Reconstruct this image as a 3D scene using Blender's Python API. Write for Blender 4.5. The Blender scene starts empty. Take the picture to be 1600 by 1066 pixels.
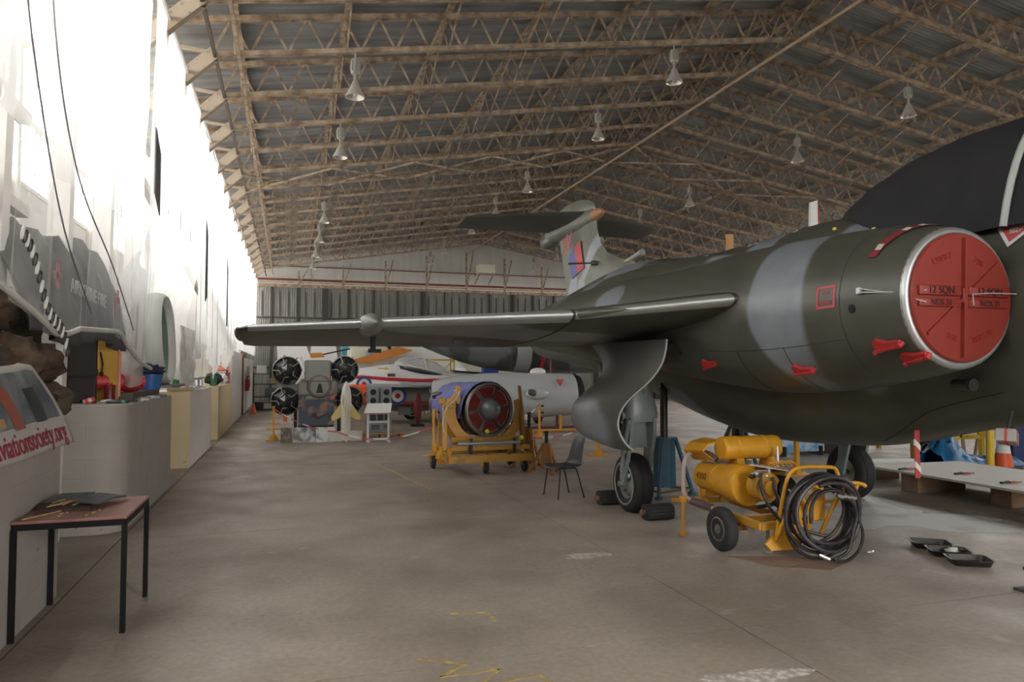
import bpy, bmesh, math, random
from mathutils import Vector, Matrix, noise
random.seed(7)
scene = bpy.context.scene
C = scene.collection
PI = math.pi

# ---------------------------------------------------------------- camera
cam_d = bpy.data.cameras.new('camera')
cam = bpy.data.objects.new('camera', cam_d)
C.objects.link(cam)
cam_d.sensor_width = 36.0
cam_d.lens = 36.0 * 1110.0 / 1600.0
cam_d.clip_end = 300
cam.location = (0, 0, 1.78)
cam.rotation_euler = (PI / 2 + math.radians(2.3216), 0, -math.radians(17.487))
scene.camera = cam

# ---------------------------------------------------------------- sky (bright overcast day seen through openings)
world = bpy.data.worlds.new('overcast_sky')
scene.world = world
world.use_nodes = True
wn = world.node_tree.nodes
bg = wn['Background']
bg.inputs['Color'].default_value = (1.0, 0.97, 0.93, 1)
bg.inputs['Strength'].default_value = 13.5
scene.view_settings.view_transform = 'Standard'
scene.view_settings.look = 'None'
scene.view_settings.gamma = 1.0
scene.view_settings.exposure = 0.18
scene.view_settings.use_curve_mapping = False


def portal(name, loc, rot, sx, sy):
    l = bpy.data.lights.new(name, 'AREA')
    l.shape = 'RECTANGLE'
    l.size, l.size_y = sx, sy
    l.cycles.is_portal = True
    o = bpy.data.objects.new(name, l)
    o.location, o.rotation_euler = loc, rot
    C.objects.link(o)


portal('daylight_left_glazing', (-3.3, 17, 5.6), (0, -PI / 2, 0), 2.9, 46)
portal('daylight_unseen_doorway', (6.0, -5.85, 2.75), (PI / 2, 0, 0), 4.0, 5.5)  # sky portal for the unseen doorway, placed to light the jet's front
portal('daylight_right_glazing', (23.0, 17, 5.95), (0, PI / 2, 0), 2.2, 46)

# ---------------------------------------------------------------- materials
MATS = {}


def M(name, col, rough=0.6, metal=0.0, var=0.12, scale=3.0, col2=None, mix=(0.45, 0.65), bump=0.0, bscale=40,
      stretch=(1, 1, 1), alpha=None, spec=0.5):
    if name in MATS:
        return MATS[name]
    m = bpy.data.materials.new(name)
    m.use_nodes = True
    nt = m.node_tree
    n, L = nt.nodes, nt.links
    b = n['Principled BSDF']
    tc = n.new('ShaderNodeTexCoord')
    mp = n.new('ShaderNodeMapping')
    mp.inputs['Scale'].default_value = stretch
    L.new(tc.outputs['Object'], mp.inputs[0])
    nz = n.new('ShaderNodeTexNoise')
    nz.inputs['Scale'].default_value = scale
    nz.inputs['Detail'].default_value = 6
    L.new(mp.outputs[0], nz.inputs['Vector'])
    c = Vector(col[:3])
    if col2 is None:
        r = n.new('ShaderNodeMix'); r.data_type = 'RGBA'
        r.inputs[6].default_value = (*(c * (1 - var)), 1)
        r.inputs[7].default_value = (*[min(1, x) for x in (c * (1 + var))], 1)
        L.new(nz.outputs[0], r.inputs[0])
        out = r.outputs[2]
    else:
        cr = n.new('ShaderNodeValToRGB')
        cr.color_ramp.elements[0].position = mix[0]
        cr.color_ramp.elements[1].position = mix[1]
        cr.color_ramp.elements[0].color = (*col, 1)
        cr.color_ramp.elements[1].color = (*col2, 1)
        L.new(nz.outputs[0], cr.inputs[0])
        out = cr.outputs[0]
    L.new(out, b.inputs['Base Color'])
    b.inputs['Roughness'].default_value = rough
    b.inputs['Metallic'].default_value = metal
    b.inputs['Specular IOR Level'].default_value = spec
    if bump:
        nb = n.new('ShaderNodeTexNoise'); nb.inputs['Scale'].default_value = bscale
        L.new(mp.outputs[0], nb.inputs['Vector'])
        bp = n.new('ShaderNodeBump'); bp.inputs['Strength'].default_value = bump
        bp.inputs['Distance'].default_value = 0.02
        L.new(nb.outputs[0], bp.inputs['Height'])
        L.new(bp.outputs[0], b.inputs['Normal'])
    MATS[name] = m
    return m


def plastic_sheet_mat(name, transp, col=(0.85, 0.85, 0.84), transl=0.5, rough=0.25, sc=1.5):
    m = bpy.data.materials.new(name); m.use_nodes = True
    nt = m.node_tree; n, L = nt.nodes, nt.links
    n.clear()
    out = n.new('ShaderNodeOutputMaterial')
    tr = n.new('ShaderNodeBsdfTransparent'); tr.inputs[0].default_value = (0.97, 0.97, 0.97, 1)
    tl = n.new('ShaderNodeBsdfTranslucent'); tl.inputs[0].default_value = (*col, 1)
    df = n.new('ShaderNodeBsdfPrincipled'); df.inputs['Base Color'].default_value = (*col, 1)
    df.inputs['Roughness'].default_value = rough
    a = n.new('ShaderNodeMixShader'); a.inputs[0].default_value = transl
    L.new(df.outputs[0], a.inputs[1]); L.new(tl.outputs[0], a.inputs[2])
    b = n.new('ShaderNodeMixShader')
    tc = n.new('ShaderNodeTexCoord'); nz = n.new('ShaderNodeTexNoise'); nz.inputs['Scale'].default_value = sc
    nz.inputs['Detail'].default_value = 5
    L.new(tc.outputs['Object'], nz.inputs['Vector'])
    mr = n.new('ShaderNodeMapRange')
    mr.inputs[1].default_value = 0.3; mr.inputs[2].default_value = 0.7
    mr.inputs[3].default_value = max(0, transp - 0.12); mr.inputs[4].default_value = min(1, transp + 0.12)
    L.new(nz.outputs[0], mr.inputs[0]); L.new(mr.outputs[0], b.inputs[0])
    L.new(a.outputs[0], b.inputs[1]); L.new(tr.outputs[0], b.inputs[2])
    L.new(b.outputs[0], out.inputs[0])
    MATS[name] = m
    return m


# ---------------------------------------------------------------- mesh builder
def perp(d):
    d = Vector(d).normalized()
    a = Vector((0, 0, 1)) if abs(d.z) < 0.9 else Vector((1, 0, 0))
    u = d.cross(a).normalized()
    return u, d.cross(u).normalized()


class B:
    """collects shapes; coordinates have `off` subtracted (so world coordinates may be used for a placed thing)"""

    def __init__(s, off=None):
        s.v, s.f, s.m = [], [], []
        s.off = Vector(off) if off is not None else Vector((0, 0, 0))
        s.mi = 0

    def add(s, vs, fs):
        k = len(s.v)
        s.v += [Vector(p) - s.off for p in vs]
        s.f += [tuple(i + k for i in f) for f in fs]
        s.m += [s.mi] * len(fs)
        return s

    def box(s, c, d, rz=0, R=None):
        c = Vector(c); hx, hy, hz = d[0] / 2, d[1] / 2, d[2] / 2
        Rm = R if R is not None else Matrix.Rotation(rz, 3, 'Z')
        vs = [c + Rm @ Vector((x * hx, y * hy, z * hz)) for x in (-1, 1) for y in (-1, 1) for z in (-1, 1)]
        return s.add(vs, [(0, 1, 3, 2), (4, 6, 7, 5), (0, 4, 5, 1), (2, 3, 7, 6), (0, 2, 6, 4), (1, 5, 7, 3)])

    def cbox(s, c, d, ch=0.01, rz=0, R=None):
        """chamfered box"""
        c = Vector(c); h = [x / 2 for x in d]; ch = min(ch, min(h) * 0.9)
        Rm = R if R is not None else Matrix.Rotation(rz, 3, 'Z')
        bm = bmesh.new()
        bmesh.ops.create_cube(bm, size=1)
        for v in bm.verts:
            v.co = Vector((v.co.x * d[0], v.co.y * d[1], v.co.z * d[2]))
        bmesh.ops.bevel(bm, geom=list(bm.edges), offset=ch, segments=2, affect='EDGES', profile=0.5)
        bm.verts.index_update()
        s.add([c + Rm @ v.co for v in bm.verts], [tuple(v.index for v in f.verts) for f in bm.faces])
        bm.free()
        return s

    def bar(s, a, b, w, h=None, up=(0, 0, 1)):
        a, b = Vector(a), Vector(b); h = h or w
        d = (b - a)
        if d.length < 1e-6: return s
        d.normalize(); up = Vector(up)
        if abs(d.dot(up)) > 0.98: up = Vector((1, 0, 0))
        u = d.cross(up).normalized(); t = u.cross(d).normalized()
        vs = [p + u * (i * w / 2) + t * (j * h / 2) for p in (a, b) for i, j in ((-1, -1), (1, -1), (1, 1), (-1, 1))]
        return s.add(vs, [(0, 1, 2, 3), (7, 6, 5, 4), (0, 4, 5, 1), (1, 5, 6, 2), (2, 6, 7, 3), (3, 7, 4, 0)])

    def cyl(s, a, b, r, r2=None, n=16, cap=True):
        r2 = r if r2 is None else r2
        a, b = Vector(a), Vector(b)
        u, w = perp(b - a)
        vs = []
        for p, q in ((a, r), (b, r2)):
            vs += [p + (u * math.cos(2 * PI * i / n) + w * math.sin(2 * PI * i / n)) * q for i in range(n)]
        fs = [(i, (i + 1) % n, n + (i + 1) % n, n + i) for i in range(n)]
        if cap: fs += [tuple(range(n))[::-1], tuple(range(n, 2 * n))]
        return s.add(vs, fs)

    def loft(s, rings, closed=False, cap=True):
        n = len(rings[0]); vs = [p for r in rings for p in r]; fs = []
        m = len(rings)
        for j in range(m if closed else m - 1):
            k = (j + 1) % m
            fs += [(j * n + i, j * n + (i + 1) % n, k * n + (i + 1) % n, k * n + i) for i in range(n)]
        if cap and not closed:
            fs += [tuple(range(n))[::-1], tuple(range((m - 1) * n, m * n))]
        return s.add(vs, fs)

    def sheet(s, rows):
        n = len(rows[0]); vs = [p for r in rows for p in r]
        fs = [(j * n + i, j * n + i + 1, (j + 1) * n + i + 1, (j + 1) * n + i) for j in range(len(rows) - 1) for i in range(n - 1)]
        return s.add(vs, fs)

    def slab(s, rows, t, nrm=None):
        """thick sheet: rows of points, offset by vector t"""
        t = Vector(t)
        n = len(rows[0]); m = len(rows)
        top = [Vector(p) for r in rows for p in r]; bot = [p + t for p in top]
        N = n * m; fs = []
        for j in range(m - 1):
            for i in range(n - 1):
                a, b, c, d = j * n + i, j * n + i + 1, (j + 1) * n + i + 1, (j + 1) * n + i
                fs += [(a, b, c, d), (d + N, c + N, b + N, a + N)]
        for i in range(n - 1):
            fs += [(i + 1, i, i + N, i + 1 + N), ((m - 1) * n + i, (m - 1) * n + i + 1, (m - 1) * n + i + 1 + N, (m - 1) * n + i + N)]
        for j in range(m - 1):
            fs += [(j * n, (j + 1) * n, (j + 1) * n + N, j * n + N), ((j + 1) * n + n - 1, j * n + n - 1, j * n + n - 1 + N, (j + 1) * n + n - 1 + N)]
        return s.add(top + bot, fs)

    def tube(s, pts, r, n=8, closed=False, cap=True):
        pts = [Vector(p) for p in pts]; m = len(pts)
        rings = []; pu = None
        for i, p in enumerate(pts):
            if closed: d = pts[(i + 1) % m] - pts[i - 1]
            else: d = pts[min(i + 1, m - 1)] - pts[max(i - 1, 0)]
            if d.length < 1e-9: d = Vector((0, 0, 1))
            d.normalize()
            if pu is None: u, _ = perp(d)
            else:
                u = pu - d * pu.dot(d)
                u = u.normalized() if u.length > 1e-6 else perp(d)[0]
            pu = u; w = d.cross(u)
            rr = r[i] if isinstance(r, (list, tuple)) else r
            rings.append([p + (u * math.cos(2 * PI * k / n) + w * math.sin(2 * PI * k / n)) * rr for k in range(n)])
        return s.loft(rings, closed=closed, cap=cap)

    def lathe(s, prof, o=(0, 0, 0), axis=(0, 0, 1), n=24, cap=True, sx=1, a0=0, a1=None):
        """prof: (radius, height) along axis"""
        o = Vector(o); ax = Vector(axis).normalized(); u, w = perp(ax)
        if a1 is None:
            rings = [[o + ax * h + (u * math.cos(2 * PI * i / n) * sx + w * math.sin(2 * PI * i / n)) * max(r, 1e-4) for i in range(n)] for r, h in prof]
            return s.loft(rings, cap=cap)
        rows = [[o + ax * h + (u * math.cos(a0 + (a1 - a0) * i / n) * sx + w * math.sin(a0 + (a1 - a0) * i / n)) * max(r, 1e-4) for i in range(n + 1)] for r, h in prof]
        return s.sheet(rows)

    def ell(s, c, r, n=16, m=10, R=None):
        c = Vector(c); rings = []
        for j in range(m + 1):
            t = PI * j / m
            q = max(math.sin(t), 0.001)
            ring = []
            for i in range(n):
                v = Vector((r[0] * q * math.cos(2 * PI * i / n), r[1] * q * math.sin(2 * PI * i / n), -r[2] * math.cos(t)))
                if R is not None: v = R @ v
                ring.append(c + v)
            rings.append(ring)
        return s.loft(rings)

    def prism(s, poly, ext):
        """poly: 3D points, ext: extrusion vector"""
        ext = Vector(ext); p = [Vector(q) for q in poly]; n = len(p)
        return s.add(p + [q + ext for q in p], [tuple(range(n))[::-1], tuple(range(n, 2 * n))] + [(i, (i + 1) % n, n + (i + 1) % n, n + i) for i in range(n)])

    def make(s, name, mat, parent=None, smooth=False, ang=40, label=None, fix=True):
        me = bpy.data.meshes.new(name)
        me.from_pydata([tuple(p) for p in s.v], [], s.f)
        for x in (mat if isinstance(mat, (list, tuple)) else [mat]):
            me.materials.append(x)
        if isinstance(mat, (list, tuple)):
            me.polygons.foreach_set('material_index', s.m)
        if fix:
            bm = bmesh.new(); bm.from_mesh(me)
            bmesh.ops.recalc_face_normals(bm, faces=bm.faces)
            bm.to_mesh(me); bm.free()
        if smooth:
            me.polygons.foreach_set('use_smooth', [True] * len(me.polygons))
            try: me.set_sharp_from_angle(angle=math.radians(ang))
            except Exception: pass
        me.update()
        o = bpy.data.objects.new(name, me)
        C.objects.link(o)
        if parent is not None: o.parent = parent
        if label: o['label'] = label
        return o


def thing(name, label, cat, loc=(0, 0, 0), rz=0, group=None):
    o = bpy.data.objects.new(name, None)
    o.empty_display_size = 0.1
    C.objects.link(o)
    o.location = loc; o.rotation_euler = (0, 0, rz)
    o['label'] = label; o['category'] = cat
    if group: o['group'] = group
    return o


def tag(o, label, cat, group=None, kind=None):
    o['label'] = label; o['category'] = cat
    if group: o['group'] = group
    if kind: o['kind'] = kind
    return o


def struct(o):
    o['kind'] = 'structure'
    return o


def dup(root, loc, rz=None, label=None, group=None, scale=None):
    r = root.copy(); C.objects.link(r); r.location = loc
    if rz is not None: r.rotation_euler = (0, 0, rz)
    if label: r['label'] = label
    if group: r['group'] = group
    if scale: r.scale = scale
    for ch in list(root.children):
        c = ch.copy(); C.objects.link(c); c.parent = r
        for g in list(ch.children):
            d = g.copy(); C.objects.link(d); d.parent = c
    return r


def text_part(txt, name, mat, size, parent=None, M4=None, ext=0.002, align='CENTER', xs=1.0):
    cu = bpy.data.curves.new(name, 'FONT')
    cu.body = txt; cu.size = size; cu.extrude = ext; cu.align_x = align; cu.align_y = 'CENTER'
    tmp = bpy.data.objects.new(name, cu); C.objects.link(tmp)
    dg = bpy.context.evaluated_depsgraph_get()
    me = bpy.data.meshes.new_from_object(tmp.evaluated_get(dg))
    bpy.data.objects.remove(tmp)
    for v in me.vertices: v.co.x *= xs
    if M4 is not None: me.transform(M4)
    me.materials.clear(); me.materials.append(mat)
    o = bpy.data.objects.new(name, me); C.objects.link(o)
    if parent is not None: o.parent = parent
    return o


def frame(o, x, y):
    """4x4 placing the XY plane: origin o, local x along x, local y along y"""
    x = Vector(x).normalized(); y = Vector(y); z = x.cross(y).normalized(); y = z.cross(x)
    return Matrix(((x.x, y.x, z.x, o[0]), (x.y, y.y, z.y, o[1]), (x.z, y.z, z.z, o[2]), (0, 0, 0, 1)))
# ================================================================ THE HANGAR SHELL
XL, XR, XRIDGE = -3.4, 23.2, 9.9
Y0, Y1 = -6.0, 39.6
ZB, ZK, PITCH = 6.78, 8.62, 0.165
TY = [12.03 - 1.78 * 4 + 1.78 * k for k in range(19)]      # truss stations
TD = 0.58                                                 # truss depth


def zb(x):                                                # bottom chord height
    return ZK - PITCH * abs(x - XRIDGE)


# --- floor: concrete slabs with stains, joints and faint paint
def floor_mat():
    m = bpy.data.materials.new('concrete_floor'); m.use_nodes = True
    nt = m.node_tree; n, L = nt.nodes, nt.links
    b = n['Principled BSDF']
    tc = n.new('ShaderNodeTexCoord')

    def nz(sc, det, vec=None, dist=0.0):
        q = n.new('ShaderNodeTexNoise'); q.inputs['Scale'].default_value = sc; q.inputs['Detail'].default_value = det
        q.inputs['Distortion'].default_value = dist
        L.new(vec or tc.outputs['Object'], q.inputs['Vector']); return q

    def ramp(src, p0, c0, p1, c1):
        r = n.new('ShaderNodeValToRGB'); r.color_ramp.elements[0].position = p0; r.color_ramp.elements[1].position = p1
        r.color_ramp.elements[0].color = (*c0, 1); r.color_ramp.elements[1].color = (*c1, 1)
        L.new(src, r.inputs[0]); return r

    def mul(a, bb, f=1.0):
        q = n.new('ShaderNodeMix'); q.data_type = 'RGBA'; q.blend_type = 'MULTIPLY'; q.inputs[0].default_value = f
        L.new(a, q.inputs[6]); L.new(bb, q.inputs[7]); return q.outputs[2]
    base = ramp(nz(0.30, 5, dist=0.2).outputs[0], 0.3, (0.265, 0.225, 0.185), 0.72, (0.43, 0.375, 0.315))
    fine = ramp(nz(22, 8).outputs[0], 0.3, (0.84, 0.84, 0.84), 0.7, (1.06, 1.05, 1.04))
    stain = ramp(nz(0.8, 7, dist=0.3).outputs[0], 0.34, (0.66, 0.64, 0.62), 0.56, (1, 1, 1))
    c = mul(base.outputs[0], fine.outputs[0]); c = mul(c, stain.outputs[0], 0.8)
    # pale scuffs
    sc = ramp(nz(2.1, 9, dist=0.5).outputs[0], 0.66, (0, 0, 0), 0.74, (1, 1, 1))
    mx = n.new('ShaderNodeMix'); mx.data_type = 'RGBA'; mx.inputs[7].default_value = (0.46, 0.43, 0.39, 1)
    mm = n.new('ShaderNodeMath'); mm.operation = 'MULTIPLY'; mm.inputs[1].default_value = 0.5
    L.new(sc.outputs[0], mm.inputs[0]); L.new(mm.outputs[0], mx.inputs[0]); L.new(c, mx.inputs[6])
    L.new(mx.outputs[2], b.inputs['Base Color'])
    rr = ramp(nz(1.7, 5).outputs[0], 0.3, (0.42,) * 3, 0.7, (0.68,) * 3)
    L.new(rr.outputs[0], b.inputs['Roughness'])
    bp = n.new('ShaderNodeBump'); bp.inputs['Strength'].default_value = 0.25; bp.inputs['Distance'].default_value = 0.006
    L.new(nz(26, 8).outputs[0], bp.inputs['Height']); L.new(bp.outputs[0], b.inputs['Normal'])
    return m


b = B()
# slabs with real joints (grooves)
jx = [-40, -4.0, -1.66, 3.0, 7.6, 12.2, 16.8, 21.4, 60]
jy = [-30, -3.2, 0.6, 4.28, 8.4, 12.7, 17.0, 21.3, 25.6, 29.9, 34.2, 38.5, 70]
for i in range(len(jx) - 1):
    for j in range(len(jy) - 1):
        x0, x1, y0, y1 = jx[i] + .006, jx[i + 1] - .006, jy[j] + .006, jy[j + 1] - .006
        b.box(((x0 + x1) / 2, (y0 + y1) / 2, -0.05), (x1 - x0, y1 - y0, 0.1))
b.box((10, 20, -0.1), (100, 100, 0.16))
struct(b.make('floor', floor_mat()))
paint = M('faded_yellow_paint', (0.36, 0.27, 0.12), 0.7, col2=(0.62, 0.44, 0.10), scale=14)
white_paint = M('worn_white_paint', (0.34, 0.30, 0.26), 0.7, col2=(0.62, 0.59, 0.55), scale=22)


def floor_mark(pts, w, name, label, cat, mat, t=0.002):
    b = B()
    for p, q in zip(pts, pts[1:]): b.bar((*p, t), (*q, t), w, 0.003)
    return tag(b.make(name, mat), label, cat)


def blotch(name, cx, cy, rx, ry, mat, label, cat, seed=1, rz=0):
    random.seed(seed)
    b = B(); n = 44; pts = []
    for i in range(n):
        a = 2 * PI * i / n
        q = 1 + 0.22 * math.sin(3 * a + seed) + 0.16 * math.sin(5 * a + 2 * seed) + random.uniform(-.14, .14)
        x, y = rx * q * math.cos(a), ry * q * math.sin(a)
        pts.append((cx + x * math.cos(rz) - y * math.sin(rz), cy + x * math.sin(rz) + y * math.cos(rz), 0.001))
    b.prism(pts, (0, 0, 0.002))
    return tag(b.make(name, mat), label, cat)


# --- walls
corr_w = M('door_sheeting', (0.24, 0.225, 0.205), 0.7, var=0.4, scale=2.2, stretch=(3, 3, 0.25), bump=0.1)
gable_m = M('gable_sheeting', (0.50, 0.49, 0.45), 0.7, var=0.2, scale=2.0, stretch=(2, 2, 0.3))
steel_rib = M('door_rib_steel', (0.06, 0.055, 0.05), 0.7)
rust = M('rusty_truss_steel', (0.19, 0.13, 0.085), 0.72, col2=(0.43, 0.335, 0.24), scale=5, mix=(0.35, 0.62), bump=0.1)
rust2 = M('brown_brace_steel', (0.17, 0.12, 0.08), 0.72, col2=(0.41, 0.325, 0.235), scale=6, mix=(0.35, 0.62))
oxide = M('red_oxide_steel', (0.17, 0.045, 0.035), 0.7)


def corrugated(b, o, u, v, nu, L, amp=0.018, per=0.076, nrm=(0, 0, 1)):
    """sheet from o, ridges running along v (full length), waves along u; L = length along u"""
    o, u, v, nrm = Vector(o), Vector(u).normalized(), Vector(v), Vector(nrm)
    k = int(L / per * 4)
    rows = []
    for i in range(k + 1):
        d = L * i / k
        a = amp * math.sin(2 * PI * d / per)
        p = o + u * d + nrm * a
        rows.append([p, p + v])
    return b.sheet(rows)


# far wall: sliding door leaves
y = Y1
b = B(); corrugated(b, (XL, y, 0), (1, 0, 0), (0, 0, 6.2), 0, XR - XL, 0.012, 0.11, (0, -1, 0))
struct(b.make('wall_far', corr_w, smooth=True))
b = B(); bl = []
k = 0; x = -2.2
while x < XR:
    b.box((x, y - 0.07, 3.1), (0.09, 0.12, 6.2))
    if k % 4 == 3: b.box((x + .12, y - 0.09, 3.1), (0.13, 0.16, 6.2))
    for q in (0.42, 0.86): b.box((x + q, y - 0.03, 5.3), (0.035, 0.04, 1.3))
    x += 1.33; k += 1
for z in (4.55, 1.9): b.box(((XL + XR) / 2, y - .05, z), (XR - XL, 0.05, 0.09))
struct(b.make('trim_1', steel_rib))
# gable above the doors
b = B()
gx = [XL + (XR - XL) * i / 60 for i in range(61)]
b.sheet([[(x, y + 0.35, 6.1), (x, y + 0.35, zb(x) + TD + 0.3)] for x in gx])
struct(b.make('wall_gable', gable_m))
b = B(); b.box(((XL + XR) / 2, y - 0.05, 6.25), (XR - XL, 0.25, 0.16)); b.box(((XL + XR) / 2, y - 0.3, 6.42), (XR - XL, 0.06, 0.05))
struct(b.make('trim_2', rust))
b = B()
b.bar((XL, y + 0.2, 6.62), (XR, y + 0.2, 6.62), 0.1, 0.11); b.bar((XL, y + 0.25, 7.35), (XR, y + 0.25, 7.35), 0.06, 0.05)
struct(b.make('trim_3', oxide))
b = B(); x = 0.5
while x < XR - 3:
    z = zb(x)
    b.bar((x, y - 0.1, 6.3), (x, y - 0.1, z), 0.07, 0.1)
    s = 1 if x > XRIDGE else -1
    b.bar((x, y - 0.1, 6.3), (x + 0.42, y - 0.1, zb(x + .42)), 0.06, 0.06)
    x += 2.3
struct(b.make('trim_4', rust2))

# side walls: opaque base, glazed above
wallpaint = M('side_wall_sheeting', (0.60, 0.585, 0.56), 0.8, var=0.1)
glaz = bpy.data.materials.new('wall_glazing'); glaz.use_nodes = True
_n, _L = glaz.node_tree.nodes, glaz.node_tree.links
_n.clear()
_o = _n.new('ShaderNodeOutputMaterial'); _t = _n.new('ShaderNodeBsdfTransparent'); _t.inputs[0].default_value = (.93, .94, .95, 1)
_g = _n.new('ShaderNodeBsdfGlossy'); _g.inputs['Roughness'].default_value = 0.05
_x = _n.new('ShaderNodeMixShader'); _x.inputs[0].default_value = 0.05
_L.new(_t.outputs[0], _x.inputs[1]); _L.new(_g.outputs[0], _x.inputs[2]); _L.new(_x.outputs[0], _o.inputs[0])
white_steel = M('white_window_steel', (0.7, 0.68, 0.64), 0.6)
for side, X, z0 in (('left', XL, 4.2), ('right', XR, 4.9)):
    b = B(); b.box((X, (Y0 + Y1) / 2, z0 / 2), (0.12, Y1 - Y0, z0))
    zt = 7.0
    struct(b.make('wall_' + side, wallpaint))
    b = B(); b.box((X, (Y0 + Y1) / 2, (z0 + zt) / 2), (0.01, Y1 - Y0, zt - z0))
    struct(b.make('window_%d' % (1 if side == 'left' else 2), glaz))
    b = B()
    for yy in TY + [TY[0] - 1.78 * i for i in range(1, 6)]:
        b.box((X + (0.09 if X < 0 else -.09), yy, zt / 2), (0.14, 0.12, zt))
        b.box((X + (0.04 if X < 0 else -.04), yy + .89, (z0 + zt) / 2), (0.05, 0.04, zt - z0))
    for zz in (z0, 5.1, 6.1, zt): b.box((X + (0.04 if X < 0 else -.04), (Y0 + Y1) / 2, zz), (0.07, Y1 - Y0, 0.06))
    struct(b.make('window_%d_frame' % (1 if side == 'left' else 2), white_steel))
# unseen front end of the hangar; doorway gap placed and sized to front-light the jet
b = B(); b.box(((XR + 8) / 2, Y0, 3.2), (XR - 8, .12, 6.4)); b.box(((XL + 4) / 2, Y0, 3.2), (4 - XL, .12, 6.4)); b.box((6, Y0, 5.95), (4, .12, .9)); b.prism([(XL, Y0, 6.2), (XR, Y0, 6.2), (XR, Y0, zb(XR) + TD + .2), (XRIDGE, Y0, ZK + TD + .2), (XL, Y0, zb(XL) + TD + .2)], (0, .05, 0))
struct(b.make('wall_near', corr_w))
# eaves closers
for side, X in (('left', XL), ('right', XR)):
    b = B(); b.box((X, (Y0 + Y1) / 2, 7.2), (0.1, Y1 - Y0, 0.4)); struct(b.make('trim_%d' % (5 if X < 0 else 6), wallpaint))

# --- ceiling: corrugated steel sheets, ridges running down the slope
def roof_mat():
    m = bpy.data.materials.new('roof_sheeting'); m.use_nodes = True
    nt = m.node_tree; n, L = nt.nodes, nt.links; b = n['Principled BSDF']
    tc = n.new('ShaderNodeTexCoord'); mp = n.new('ShaderNodeMapping'); mp.inputs['Scale'].default_value = (0.25, 2.2, 1)
    L.new(tc.outputs['Object'], mp.inputs[0])
    a = n.new('ShaderNodeTexNoise'); a.inputs['Scale'].default_value = 2.2; a.inputs['Detail'].default_value = 8
    L.new(mp.outputs[0], a.inputs['Vector'])
    r = n.new('ShaderNodeValToRGB'); r.color_ramp.elements[0].position = .3; r.color_ramp.elements[1].position = .75
    r.color_ramp.elements[0].color = (.21, .215, .22, 1); r.color_ramp.elements[1].color = (.42, .43, .44, 1)
    L.new(a.outputs[0], r.inputs[0]); L.new(r.outputs[0], b.inputs['Base Color'])
    b.inputs['Metallic'].default_value = 0.25; b.inputs['Roughness'].default_value = 0.42
    return m


for sgn in (-1, 1):
    b = B()
    X = XL - 0.3 if sgn < 0 else XR + 0.3
    zo = ZK + TD + 0.19
    ze = zo - PITCH * abs(X - XRIDGE)
    rows = []; k = int((Y1 + .4 - Y0) / 0.10 * 4)
    for i in range(k + 1):
        yy = Y0 + (Y1 + .4 - Y0) * i / k; a = 0.016 * math.sin(2 * PI * (yy) / 0.10)
        rows.append([(XRIDGE, yy, zo + a), (X, yy, ze + a)])
    b.sheet(rows)
    o = struct(b.make('ceiling' if sgn < 0 else 'ceiling_slope', roof_mat(), smooth=True, ang=180))

# --- trusses, each one a thing with its own parts
def make_truss():
    t = thing('roof_truss', 'brown steel lattice roof truss spanning the whole hangar', 'roof truss', (0, 0, 0), group='lattice roof trusses')
    xl, xr = -1.23, 2 * XRIDGE + 1.23
    top = B(); bot = B(); web = B()
    n = 19
    xs = [xl + (XRIDGE - xl) * i / n for i in range(n + 1)]
    for s in (0, 1):
        def mx(x): return x if s == 0 else 2 * XRIDGE - x
        for dy in (-0.03, 0.03):
            top.bar((mx(XL + .1), dy, zb(XL + .1) + TD), (mx(XRIDGE), dy, ZK + TD), 0.045, 0.085)
            bot.bar((mx(xl), dy, zb(xl)), (mx(XRIDGE), dy, ZK), 0.045, 0.075)
        for i in range(n):
            xm = (xs[i] + xs[i + 1]) / 2
            web.bar((mx(xs[i]), 0, zb(xs[i])), (mx(xm), 0, zb(xm) + TD), 0.042, 0.012, up=(0, 1, 0))
            web.bar((mx(xs[i]), .02, zb(xs[i])), (mx(xm), .02, zb(xm) + TD), 0.01, 0.035, up=(0, 1, 0))
            web.bar((mx(xm), 0, zb(xm) + TD), (mx(xs[i + 1]), 0, zb(xs[i + 1])), 0.042, 0.012, up=(0, 1, 0))
            web.bar((mx(xm), -.02, zb(xm) + TD), (mx(xs[i + 1]), -.02, zb(xs[i + 1])), 0.01, 0.035, up=(0, 1, 0))
    web.bar((XRIDGE, 0, ZK), (XRIDGE, 0, ZK + TD), .05)
    top.make('top_chord', rust, t); bot.make('bottom_chord', rust, t); web.make('web', rust2, t)
    for s in (-1, 1):
        p = B()
        def mx(x): return x if s < 0 else 2 * XRIDGE - x
        a, c = (mx(-1.17), 0, zb(-1.17) + .02), (mx(-2.25), 0, 5.74)
        for dy in (-.07, .07):
            p.bar((a[0], dy, a[2]), (c[0], dy, c[2]), 0.012, 0.2)
        p.bar((a[0], 0, a[2]), (c[0], 0, c[2]), 0.14, 0.012)
        for q in range(8):
            for w in (-.07, .07):
                f = (q + .5) / 8
                cx = a[0] + (c[0] - a[0]) * f; cz = a[2] + (c[2] - a[2]) * f
                d = Vector((c[0] - a[0], 0, c[2] - a[2])).normalized(); nn = Vector((-d.z, 0, d.x)) * w
                p.cyl((cx + nn.x, -.07, cz + nn.z), (cx + nn.x, -.092, cz + nn.z), 0.018, n=6)
        p.bar((mx(-1.16), 0, zb(-1.16) + .02), (mx(-3.2), 0, 7.0), 0.05, 0.05)
        p.make('haunch_plate', M('haunch_plate_steel', (0.40, 0.33, 0.25), .7, var=.2), t, label='riveted haunch plate')
        q = B(); q.bar((c[0], 0, c[2] + .1), (mx(-2.35), 0, 0), 0.16, 0.2); q.make('column', white_steel, t)
    return t


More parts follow.
